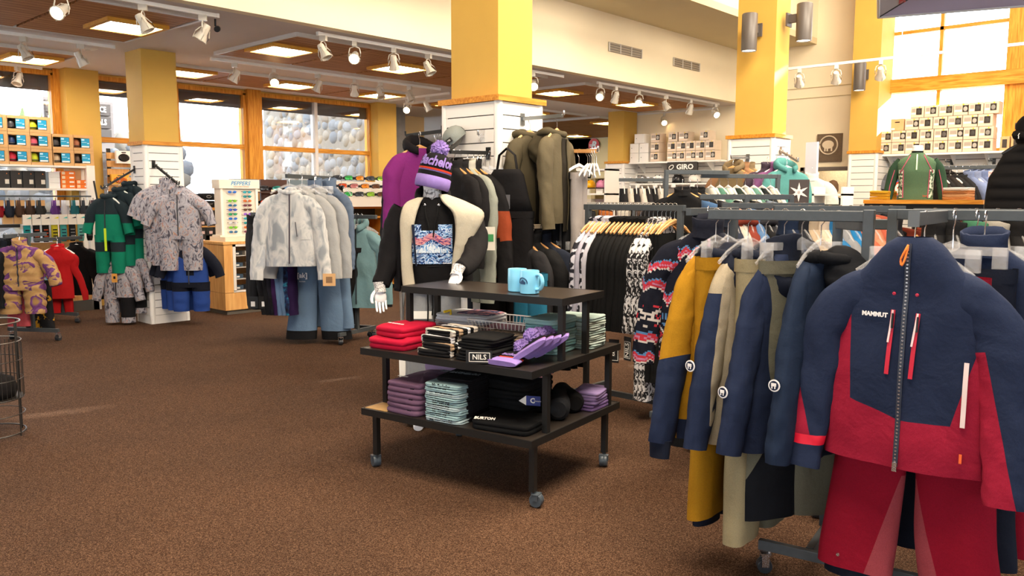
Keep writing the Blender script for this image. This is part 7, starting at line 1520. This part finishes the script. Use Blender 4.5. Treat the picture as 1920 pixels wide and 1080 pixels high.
# ------------------------------------------------------------------ column R clothes, mirror, posters, person
wall_arm((9.13, 4.55, 1.98), (8.72, 4.55, 1.96), 'grey arm on the far slatted column holding tan jackets', mt=metal('#8a8f92', .3))
tan = fabric('#a97e5c'); tan2 = fabric('#8d7a5c')
hung('two tone tan and khaki jacket on the far slatted column', (8.78, 4.56, 1.975), -PI/2+.1, [tan, tan2, tan], 401, 'wooden', L=.72, hw=.24, bz=[((0, 0, -.3), (0, 0, 1), 1)], hood='down', hmat=1)
hung('plain tan jacket behind the two tone one', (8.92, 4.5, 1.975), -PI/2-.1, [tan]*3, 402, 'wooden', L=.74, hw=.25); hung('khaki jacket third on the far column arm', (8.98, 4.46, 1.975), -PI/2-.2, [tan2]*3, 403, 'wooden', L=.74, hw=.25)
hung('ivory tee on the far column below the tan jackets', (8.8, 4.66, 1.62), -PI/2, [fabric('#d9c3b4')]*3, 404, 'white', L=.55, hw=.2, sl=.2)
wall_arm((9.3, 4.235, 2.06), (8.62, 3.72, 1.9), 'sloping grey arm on the sunlit column side', mt=mat('#7a6a5a', .5), pegs=4)
for i, (c, nm, q) in enumerate((('#4a3f4e', 'dusk grey', (8.75, 4.12)), ('#8a5a8c', 'mauve', (8.7, 3.99)), ('#5fa3a2', 'teal hooded', (8.62, 3.84)))):
    hung('%s sweatshirt on the sloping sunlit arm' % nm, (*q, 1.96), -.62, [fabric(c)]*3, 410+i, 'white', L=.7, hw=.2, sl=.62, hood='down' if i == 2 else None, hmat=0)
mr = thing('narrow_mirror', 'tall narrow white framed mirror panel beside the sunlit column', 'mirror', (9.3, 3.86, 1.32), -PI/2-.3); MB().box(-.08, 0, 0, .08, .03, .82).obj('panel', plain('#c9ccd8', .2), mr, smooth=0); MB().box(-.085, -.002, -1.32, -.07, .03, 0).box(.07, -.002, -1.32, .085, .03, 0).obj('stand_rail', M_STEEL, mr, smooth=0)
hung('white sunlit jacket with mint edge at the narrow mirror', (9.3, 3.84, 1.86), -PI/2+.5, [fabric('#e8ece4')]*3, 415, 'white', L=.8, hw=.2, out=.03, sl=.5)
po = thing('poster', 'brown poster with a round mammoth emblem on the far wall', 'poster', (13.86, 5.66, 2.12), WZ)
MB().box(0, 0, 0, .42, .03, .46).obj('board', mat('#6b5a48', .7), po, smooth=0); MB().tube([(.2+.15*math.cos(a), -.008, .27+.15*math.sin(a)) for a in [2*PI*j/28 for j in range(29)]], .012, 6).obj('emblem_ring', plain('#d8c8ae'), po)
MB().loft([[(.2+w_*math.cos(a)+o_, -.006, .28+h_*math.sin(a)) for a in [2*PI*j/16 for j in range(16)]] for w_, h_, o_ in ((.1, .07, -.01), (.002, .002, -.01))], 0, False).obj('emblem_body', plain('#d8c8ae'), po)
for x in (.13, .17, .24): MB().box(x, -.008, .17, x+.025, -.004, .24).obj('emblem_leg', plain('#d8c8ae'), po, smooth=0)
sg2 = thing('star_sign', 'dark square sign with a white six pointed throwing star', 'sign', (8.33, 3.57, 1.455), -PI/2+.35)
MB().box(-.1, 0, -.02, .1, .02, .24).obj('board', plain('#3d3536'), sg2, smooth=0)
st_ = []
for k in range(12): r_ = .1 if k % 2 == 0 else .034; a = PI/2+k*PI/6; st_.append((r_*math.cos(a), .11+r_*math.sin(a)))
MB().prism(st_, -.004, -.0005).obj('star', plain('#d8d2d0'), sg2, smooth=0)
for k in range(6): a = PI/2+PI/6+k*PI/3; MB().lathe([(.012, 0), (.012, .002)], 10, M=Mx((.046*math.cos(a), -.004, .11+.046*math.sin(a)), 0, PI/2)).obj('star_notch', plain('#3d3536'), sg2)
MB().lathe([(.014, 0), (.014, .002)], 14, M=Mx((0, -.004, .11), 0, PI/2)).obj('star_centre', plain('#aaa2a2'), sg2); MB().box(-.015, .0, -1.455, .015, .02, -.02).obj('stand', M_STEEL, sg2, smooth=0); MB().box(-.1, -.1, -1.455, .1, .1, -1.44).obj('foot', M_STEEL, sg2, smooth=0)
gd = thing('product_gondola', 'white product stand glowing in sunlight right of the star sign', 'shelving', (8.5, 3.5, 0), -PI/2)
for z in (.4, .9, 1.3, 1.55): MB().box(0, 0, z-.02, .32, .3, z).obj('board', M_WHITE, gd, smooth=0)
for x in (0, .3): MB().box(x, 0, 0, x+.02, .3, 1.62).obj('side_panel', M_WHITE, gd, smooth=0)
tag(MB().box(0, 0, 0, .24, .2, .14).obj('dark_box', plain('#3a3c38'), None, (8.55, 3.45, 1.30), -PI/2, 0), 'dark box inside the white product stand', 'box')
# person in the doorway, seen from behind
pr = thing('person', 'person in a dark jacket with short brown hair walking into the doorway', 'person', (13.0, 5.02, 0), math.radians(100))
def skin_body(verts, edges, radii, root=0, sub=1):
    me = bpy.data.meshes.new('body'); me.from_pydata(verts, edges, []); o = bpy.data.objects.new('body', me); C.objects.link(o)
    sk_ = o.modifiers.new('skin', 'SKIN'); sk_.use_smooth_shade = True
    for i, r_ in enumerate(radii): me.skin_vertices[0].data[i].radius = r_ if isinstance(r_, tuple) else (r_, r_); me.skin_vertices[0].data[i].use_root = i == root
    o.modifiers.new('sub', 'SUBSURF').levels = sub; o.modifiers['sub'].render_levels = sub; return o
V = [(0, 0, .95), (0, 0, 1.15), (0, .0, 1.35), (0, .01, 1.47), (0, .0, 1.54), (.17, .01, 1.42), (.23, .03, 1.16), (.22, -.06, .92), (.22, -.12, .84), (-.17, .01, 1.42), (-.23, .0, 1.16), (-.24, -.04, .92), (-.24, -.07, .84), (.09, 0, .9), (.1, -.06, .5), (.1, .02, .1), (.1, -.12, .04), (-.09, 0, .9), (-.1, .02, .5), (-.1, .14, .12), (-.1, .05, .04)]
Ed = [(0, 1), (1, 2), (2, 3), (3, 4), (3, 5), (5, 6), (6, 7), (7, 8), (3, 9), (9, 10), (10, 11), (11, 12), (0, 13), (13, 14), (14, 15), (15, 16), (0, 17), (17, 18), (18, 19), (19, 20)]
bo = skin_body(V, Ed, [(.15, .11), (.15, .12), (.17, .12), (.09, .08), .055, .075, .058, .045, .035, .075, .058, .045, .035, .09, .065, .045, .04, .09, .065, .045, .04]); bo.data.materials.append(fabric('#1f1e21')); bo.parent = pr
MB().loft([[(w_*math.cos(a), d_*math.sin(a)+y_, z) for a in [2*PI*j/20 for j in range(20)]] for z, w_, d_, y_ in ((1.53, .045, .05, 0), (1.57, .06, .075, -.01), (1.62, .075, .095, -.01), (1.68, .078, .1, 0), (1.74, .065, .085, .01), (1.775, .03, .04, .01))]).obj('head', mat('#b98a6c', .6), pr, smooth=180)
MB().loft([[(w_*math.cos(a), d_*math.sin(a)+.018, z) for a in [2*PI*j/20 for j in range(20)]] for z, w_, d_ in ((1.6, .076, .075), (1.66, .084, .1), (1.72, .08, .1), (1.77, .055, .065), (1.79, .015, .02))]).obj('hair', mat('#5d4430', .8), pr, smooth=180)
for s in (-1, 1): MB().lathe([(.018, 0), (.02, .006), (.008, .012)], 10, M=Mx((s*.075, .0, 1.645), 0, 0, s*PI/2)).obj('ear', mat('#b98a6c', .6), pr)
MB().tube([(0, -.1, 1.66), (0, -.122, 1.635), (0, -.1, 1.62)], .01, 6).obj('nose', mat('#b98a6c', .6), pr)
for s in (-1, 1): MB().lathe([(.01, 0), (.006, .006)], 8, M=Mx((s*.03, -.092, 1.67), 0, PI/2)).obj('eye', M_BLACK, pr)
MB().box(-.022, -.103, 1.592, .022, -.09, 1.6).obj('mouth', mat('#8a4a40', .6), pr)
# hat wall
for i in range(9):
    r_, c_ = i//3, i % 3
    if r_ and c_ == 2 and r_ == 1: continue
    cs = [('#c8641e', 'orange and black pompom'), ('#1a1a1c', 'black'), ('#8f6ac0', 'purple pompom'), ('#1f9cc0', 'turquoise'), ('#dca21c', 'mustard'), None, ('#d8521c', 'orange'), ('#e0dcd8', 'white skull print'), ('#26262a', 'charcoal')][i]
    t = thing('knit_beanie', '%s beanie on the hat wall by the doorway' % cs[1], 'beanie', (13.66, 4.94-.155*c_, 1.72-.25*r_), WZ, 'beanies on the hat wall'); f = fabric(cs[0])
    MB().loft([[(.075*g*math.cos(a), .05*g*math.sin(a)-.05, z) for a in [2*PI*j/18 for j in range(18)]] for z, g in ((.05, 1), (.1, .97), (.15, .72), (.175, .35), (.18, .03))]).obj('crown', f, t, smooth=180)
    MB().loft([[(.08*g*math.cos(a), .054*g*math.sin(a)-.05, z) for a in [2*PI*j/18 for j in range(18)]] for z, g in ((-.005, .98), (0, 1.03), (.055, 1.03), (.058, .95))], 0).obj('cuff', fabric('#1b1a1c') if i == 0 else f, t, smooth=60)
    MB().tube([(0, .16, .16), (0, -.04, .165), (0, -.07, .19)], .004, 5).obj('peg', M_CHROME, t)
    if i in (0, 2): pompom(.035, f, t, (0, -.05, .205), i)
    if i == 7: MB().lathe([(.03, 0), (.03, .003)], 16, M=Mx((0, -.105, .09), 0, PI/2)).obj('round_print', M_BLACK, t)
    if i == 0: text('Mt. Bachelor', .028, M_WHITE, t, (0, -.106, .085))
# wall tees
ge = fabric('#74767e')
def tee_front(t, c, b):
    for r_, col in ((.13, '#2f56a8'), (.115, '#d2502e'), (.085, '#e6e2da'), (.05, '#e6e2da')): MB().lathe([(r_, 0), (r_, .002)], 30, M=Mx((.02, c.front(.02, -.3)-.006-(.13-r_)*.06, -.3), 0, PI/2)).obj('round_print', plain(col), t)
    for dx in (-.035, .035): MB().lathe([(.016, 0), (.016, .002)], 12, M=Mx((.02+dx, c.front(.02, -.3)-.014, -.29), 0, PI/2)).obj('print_dot', plain('#b8402e'), t)
hung('grey tee with round blue red and white print on the wall', (13.6, 4.2, 2.09), WZ, [ge]*3, 420, 'white', L=.6, hw=.21, sl=.22, out=.04, col=.02, hd=.04, front=tee_front, name='tee_shirt')
def blk_front(t, c, b): c.patch(.02, .17, -.26, -.12, .005, 8).obj('chest_print', ramp_mat('blue_stripe_print', [(.4, '#2a3a58'), (.5, '#c9d2dc'), (.6, '#3f6a9a')], 14, 1, .8, 'wave', (0, 0, 1)), t)
hung('black long sleeved tee with striped blue print on the wall', (13.55, 2.98, 2.05), WZ, [fabric('#2a2523')]*3, 421, 'black', L=.72, hw=.27, sl=.62, out=.12, col=.02, hd=.04, front=blk_front, name='tee_shirt')
hung('plain dark tee on the wall left of the striped print tee', (13.55, 3.55, 2.05), WZ, [fabric('#2b2726')]*3, 422, 'black', L=.72, hw=.25, sl=.6, out=.1, col=.02, hd=.04, name='tee_shirt')
for i, v in enumerate((3.55, 2.98)): wall_arm((13.82, v, 2.06), (13.5, v, 2.06), 'dark hook on the slat wall above the %s tee' % ['plain dark', 'striped print'][i], mt=M_STEEL)
# ------------------------------------------------------------------ second mannequin on the tall table
tt = thing('tall_table', 'tall wooden display table under the green mannequin', 'display table', (8.72, 1.95, 0))
MB().box(0, 0, 1.45, .55, 1.1, 1.49).obj('top', M_AMBERY, tt, smooth=0)
for x, y in ((.05, .05), (.05, 1.0), (.45, .05), (.45, 1.0)): MB().box(x, y, 0, x+.06, y+.06, 1.45).obj('leg', M_AMBER, tt, smooth=0)
MB().box(.02, .02, 1.05, .53, 1.08, 1.09).obj('lower_shelf', M_AMBERY, tt, smooth=0); MB().box(.03, .0, 1.38, .06, 1.1, 1.45).obj('apron', M_BLACK, tt, smooth=0)
M2 = thing('mannequin', 'headless white mannequin torso in a green patterned base layer on the tall table', 'mannequin', (8.95, 2.62, 1.49), math.radians(-74))
chev = ramp_mat('green_knit_pattern', [(.3, '#1d3526'), (.55, '#35543a'), (.75, '#6c8a68')], 75, 0, .85, 'wave', (1, 1, 1), 2)
mk = [(.47, .06, .055), (.44, .09, .07), (.41, .15, .085), (.37, .185, .095), (.28, .175, .11), (.12, .15, .1), (.0, .165, .11)]
c2 = Cloth(mk, 7, .003); c2.body(36, .015).obj('base_layer', chev, M2, smooth=180)
MB().lathe([(.05, .44), (.046, .5), (.05, .54), (.04, .545)], 20).obj('neck', skin, M2); MB().lathe([(.056, .455), (.054, .49), (.05, .49)], 20).obj('collar', fabric('#1d2a22'), M2)
pinkt = fabric('#c8607a'); lime = plain('#bfe0b0')
c2.strip([(0, .455-.012*i) for i in range(14)], .012, .003).obj('zipper', lime, M2)
for s in (-1, 1):
    c2.strip([(s*(.06+.006*i), .45-.012*i) for i in range(16)], .008, .003).obj('raglan_piping', pinkt, M2); c2.strip([(s*(.12-.0005*i), .3-.02*i) for i in range(15)], .008, .003).obj('side_piping', pinkt, M2)
    c2.patch(*( (.122, .16) if s > 0 else (-.16, -.122)), .02, .3, .002, 8).obj('side_panel', ramp_mat('vine_print', [(.45, '#d2dcc8'), (.55, '#3c5840')], 40, 1), M2)
    arm = [(s*.14, 0, .39), (s*.2, .01, .3), (s*.235, .0, .15), (s*.25, -.03, .03), (s*.255, -.05, -.05)]
    sleeve(arm, [.05, .056, .05, .043, .036], 60+s, 16, 24, .9, .04).obj('sleeve', fabric('#2f4a37'), M2, smooth=180)
    MB().tube([(x+s*.0, y-.05, z) for x, y, z in arm[1:]], .004, 5).obj('sleeve_piping', pinkt, M2)
    hand((s*.256, -.055, -.065), (s*.02, -.25, -1), -s, M2, .35, (-s*.6, -.6, 0))
text('kari', .03, plain('#c05a3a'), M2, (.09, c2.front(.09, .04)-.005, .04))
for i in range(3): folded('folded_sweatshirt', 'golden folded sweatshirt on the tall table, %s from the bottom' % ORD[i], 'sweatshirt', (8.92, 2.92, 1.491+.03*i), 0, .3, .2, .028, fabric('#d9a028'), 500+i, 'golden sweatshirts')
for i in range(4): folded('folded_sweatshirt', 'pale orange folded sweatshirt on the tall table, %s from the bottom' % ORD[i], 'sweatshirt', (8.95, 2.22, 1.491+.03*i), 0, .3, .24, .028, fabric(['#c98a52', '#d8a878', '#b87a4a', '#e8dcd0'][i]), 510+i, 'orange sweatshirts')
# ------------------------------------------------------------------ middle distance racks
rack('grey rack near the far shelves with white hangers', (8.35, 5.85), (8.72, 5.42), 1.74, .5, posts=(.98,))
dense((8.37, 5.83), (8.70, 5.44), 1.74, [('#222226', 'dark tee with white hanger', 'tee_shirt'), ('#cfc8be', 'ivory tee', 'tee_shirt'), ('#26262b', 'black tee', 'tee_shirt'), ('#d8cfc6', 'pale tee', 'tee_shirt'), ('#2c2a2e', 'charcoal tee', 'tee_shirt'), ('#1e1e22', 'jet tee', 'tee_shirt'), ('#c8c0b8', 'stone tee', 'tee_shirt')], 'white', 'on the rack near the far shelves', 'tees near the far shelves')
rack('tall grey rack with a black winter coat on a wooden hanger', (6.62, 4.12), (7.15, 3.75), 1.76, .5, posts=(.02,))
for i in range(3): hung('black winter coat on the tall grey rack, %s from the upright' % ORD[i], (6.7+.1*i, 3.98-.02*i, 1.68), -PI/2+.55-.1*i, [fabric('#17171a')]*3, 430+i, 'wooden', L=.85, hw=.3, sl=.7, out=.14, col=.04)
dense((7.0, 3.9), (7.6, 3.5), 1.72, [('#e3e1d8', 'sunlit ivory top', 'tee_shirt'), ('#5d8f7c', 'sage top', 'tee_shirt'), ('#e8e6de', 'white top', 'tee_shirt'), ('#2c3a34', 'dark green top', 'tee_shirt'), ('#dfdcd2', 'cream top', 'tee_shirt'), ('#6a9a8c', 'mint top', 'tee_shirt'), ('#23282a', 'ink top', 'tee_shirt'), ('#e4e0d4', 'pale linen top', 'tee_shirt')], 'white', 'on the sunlit rail before the far column', 'tops on the sunlit rail')
rack('grey steel rail of sunlit tops before the far column', (6.95, 3.93), (7.65, 3.47), 1.73, .5, posts=(.97,))
wsu = thing('low_gondola', 'low white shelving with folded goods behind the black tops', 'shelving', (7.3, 5.7, 0), math.radians(-50))
for z in (.5, .9, 1.25, 1.45): MB().box(0, 0, z-.03, 1.3, .4, z).obj('board', plain('#8d8a86') if z > 1.4 else M_WHITE, wsu, smooth=0)
for x in (0, .64, 1.28): MB().box(x, 0, 0, x+.03, .4, 1.45).obj('divider', M_STEEL, wsu, smooth=0)
for i, c in enumerate(('#2a2a2e', '#c8743a', '#e0d8cc', '#5a4a42', '#d8b23a', '#33415a')):
    p = Matrix.Rotation(math.radians(-50), 3, 'Z') @ Vector((.15+.2*i, .18, 1.251)); folded('folded_shirt', 'folded %s shirt on the low white shelving' % ['black', 'rust', 'ivory', 'brown', 'yellow', 'blue'][i], 'shirt', (7.3+p.x, 5.7+p.y, p.z), math.radians(-50), .17, .28, .1, fabric(c), 440+i)
# rails seen over the side arm
pal = ['#1d2330', '#5b7fae', '#c9b8a2', '#20222a', '#2a3244', '#9aa7b8', '#15161a', '#b08a62', '#31303a', '#d2c8bc', '#22304a', '#3a3a40', '#c46a4e', '#1a1a1e', '#8a3a2c', '#2c6fa8', '#d8a088', '#27272c']
nm_ = ['ink', 'denim blue', 'sand', 'black blue', 'navy', 'grey blue', 'jet', 'tan', 'plum grey', 'ivory', 'deep blue', 'charcoal', 'coral', 'black', 'rust', 'bright blue', 'salmon', 'coal']
def mixed(n, off, kinds): return [(pal[(i*5+off) % 18], '%s %s' % (nm_[(i*5+off) % 18], kinds[i % len(kinds)].replace('_', ' ')), kinds[i % len(kinds)]) for i in range(n)]
rack('grey rail of denim and sand jackets behind the mustard jacket', (5.65, 3.2), (6.15, 2.68), 1.53, .5, posts=(.5, .98))
dense((5.68, 3.17), (6.12, 2.72), 1.52, mixed(10, 1, ['fleece_jacket', 'ski_jacket']), 'clear', 'on the rail of denim and sand jackets', 'jackets on the denim rail')
rack('black rail of mixed jackets behind the beige jacket', (5.1, 2.72), (5.55, 2.2), 1.47, .5, posts=(.9,))
dense((5.12, 2.68), (5.52, 2.24), 1.46, mixed(11, 4, ['puffer_jacket', 'fleece_jacket', 'ski_jacket']), 'clear', 'on the black rail of mixed jackets', 'jackets on the black rail')
rack('black rail of fleeces behind the navy jackets', (4.45, 2.05), (4.95, 1.5), 1.46, .5, posts=(.9,))
dense((4.48, 2.0), (4.93, 1.54), 1.45, [('#1c2a44', 'navy fleece', 'fleece_jacket'), ('#20222a', 'black fleece', 'fleece_jacket'), ('#b9a58c', 'sand fleece', 'fleece_jacket'), ('#d7c3ae', 'cream fleece', 'fleece_jacket'), ('#2b72a8', 'bright blue fleece', 'fleece_jacket'), ('#8b8d92', 'grey fleece', 'fleece_jacket'), ('#1f78b4', 'cyan fleece', 'fleece_jacket'), ('#c8694e', 'coral fleece', 'fleece_jacket'), ('#d38a6c', 'salmon fleece', 'fleece_jacket'), ('#bf5f48', 'terracotta fleece', 'fleece_jacket'), ('#26262c', 'coal fleece', 'fleece_jacket')], 'clear', 'on the rail of fleeces', 'fleeces behind the navy jackets')
rack('grey rail of rust and black tops behind the rack uprights', (5.0, 1.75), (5.6, 1.0), 1.42, .5, posts=(.5,))
dense((5.03, 1.71), (5.57, 1.04), 1.41, [('#8a3a26', 'rust sweater', 'knit_sweater'), ('#1e1e20', 'black sweater', 'knit_sweater'), ('#7d3424', 'brick sweater', 'knit_sweater'), ('#9b4630', 'russet sweater', 'knit_sweater'), ('#232326', 'charcoal sweater', 'knit_sweater'), ('#8f402b', 'copper brown sweater', 'knit_sweater'), ('#c7cbd2', 'pale grey sweater', 'knit_sweater'), ('#2f4a78', 'blue sweater', 'knit_sweater'), ('#1b1b1d', 'jet sweater', 'knit_sweater')], 'wooden', 'on the rail of rust and black tops', 'rust and black tops')
rack('grey rail of light garments before the tall table', (7.3, 1.9), (7.8, .9), 1.42, .5, posts=(.5,))
dense((7.33, 1.86), (7.77, .94), 1.41, mixed(12, 9, ['tee_shirt', 'knit_sweater', 'fleece_jacket']), 'white', 'on the rail of light garments', 'garments before the tall table')
rack('long grey rail of black and cream garments behind the crimson trousers', (4.6, 1.35), (5.1, .2), 1.45, .5, posts=(.3,))
dense((4.62, 1.3), (5.08, .25), 1.44, [(['#1d1c1e', '#202022', '#4f8a6a', '#b9b2a6', '#1a191b', '#c8c0b2', '#7a2a34', '#19181a', '#d6cfc4', '#242326', '#1b1a1c', '#201f22'][i], ['black', 'coal', 'green', 'oat', 'jet', 'cream', 'wine', 'ink', 'ivory', 'charcoal', 'soot', 'raven'][i]+' jacket', 'fleece_jacket') for i in range(12)], 'clear', 'on the long rail behind the crimson trousers', 'garments on the long rail')
# black fleeces at the picture edge on the bar of the front rack
fur = ramp_mat('black_pile_fleece', [(.3, '#0d0c0c'), (.6, '#1d1b1a'), (.75, '#2b2826')], 60, 3, .95, bump=.6)
for i, v in enumerate((.42, .3, .18, .06, -.06)): hung('black pile fleece on the front bar, %s from the arm' % ORD[i], (3.36+.16*(1.06-v), v, 1.45), WZ*0+PI+.2, [fur]*3, 450+i, 'clear', L=.8, hw=.24, hood=None)
# rack with blue and white jackets by the end wall
rack('dark rack of black and pale blue garments before the slat wall', (9.9, 2.75), (10.0, 2.05), 1.86, .5, posts=(.02, .98))
bwp = ramp_mat('pale_flower_print', [(.4, '#8f9cb4'), (.5, '#d6cfd2'), (.6, '#c88a86'), (.66, '#d8d4d6')], 12, 2)
dense((9.9, 2.72), (10.0, 2.08), 1.86, [('#2b2726', 'dark brown tee', 'knit_sweater'), ('#252325', 'black tee', 'knit_sweater'), ('#2f2a29', 'umber tee', 'knit_sweater'), ('#28282a', 'charcoal tee', 'knit_sweater'), ('#2a2a2c', 'coal tee', 'knit_sweater'), ('#7f8fb8', 'pale blue jacket', 'fleece_jacket'), ('#8d9bc0', 'sky blue jacket', 'fleece_jacket'), ('#7686b2', 'periwinkle jacket', 'fleece_jacket'), (bwp, 'pale flower print jacket', 'fleece_jacket'), (bwp, 'pink flower print jacket', 'fleece_jacket')], 'white', 'on the dark rack before the slat wall', 'garments before the slat wall', rz=-PI/2-.5)
# big black puffer vest at the right edge
pv = thing('puffer_vest', 'black hooded quilted vest hanging at the right edge beyond the front rack', 'vest', (6.05, 1.08, 1.86), math.radians(-75)); pb = fabric('#1b191a')
cq = Cloth(jkeys(.26, .66, .09), 470, .01, quilt=.075, qa=.02); cq.body(36, .012).obj('body', pb, pv, smooth=180); hood_droop(None, 0, 3, .12, .1, .13, .02, -.06).obj('hood', pb, pv, smooth=180); text('f', .05, M_WHITE, pv, (-.1, -.07, .03))
hanger('black', (6.05, 1.08, 1.99), math.radians(-75), 'black hanger inside the quilted vest'); wr = rack('tall grey rack carrying the quilted vest', (6.05, 1.2), (6.1, .5), 1.98, .5, posts=(.9,))
# ------------------------------------------------------------------ pop-up tent top at the upper edge
tn = thing('canopy_tent', 'pale lavender hanging canopy corner with red emblem before the gable window', 'canopy', (7.43, 2.55, 3.04)); cl, cgx = mat('#b9b2cc', .7, 0, .02, 3), mat('#b4b0b6', .7, 0, .02, 3)
e1, e2 = Vector((.316, -.949, 0)), Vector((-.949, -.316, 0)); ap = e1*1.3+e2*1.3+Vector((0, 0, .5)); K4 = [Vector((0, 0, 0)), e1*2.6, (e1+e2)*2.6, e2*2.6]
for i in range(4):
    a, b_ = K4[i], K4[(i+1) % 4]; MB().add([a, b_, ap, a+Vector((0, 0, .012)), b_+Vector((0, 0, .012)), ap+Vector((0, 0, .012))], [(0, 2, 1), (3, 4, 5), (0, 1, 4, 3), (1, 2, 5, 4), (2, 0, 3, 5)]).obj('canopy_panel', [cl, cl, cl, cgx][i], tn, smooth=0)
    MB().tube([a, b_], .012, 6).obj('hem_pole', M_GREYW, tn); MB().tube([a, ap], .008, 6).obj('ridge_pole', M_STEEL, tn)
MB().tube([ap, ap+Vector((0, 0, 3.2))], .004, 5).obj('suspension_cord', M_WHITE, tn)
# emblem and word printed on the underside of the grey panel
n_ = (e2*2.6).cross(ap).normalized(); n_ = n_ if n_.z < 0 else -n_
xx = -e2; yy = n_.cross(xx).normalized(); base = e2*.36+(ap-e2*1.3)*.13; Mt = Matrix((xx, yy, n_)).transposed().to_4x4(); Mt.translation = base+n_*.008
o = put('lettering', text_mesh('MAMMUT', .075, plain('#d0352e'), bold=.001), tn); o.matrix_basis = Mt
Mt2 = Mt.copy(); Mt2.translation = e2*.36+(ap-e2*1.3)*.21+n_*.008
o = MB().tube([(.055*math.cos(a), .055*math.sin(a), 0) for a in [2*PI*j/20 for j in range(21)]], .005, 5).tube([(-.03, -.02, 0), (-.02, .02, 0), (.015, .025, 0), (.03, .0, 0), (.02, -.03, 0)], .007, 5).obj('red_emblem', plain('#d0352e'), tn); o.matrix_basis = Mt2
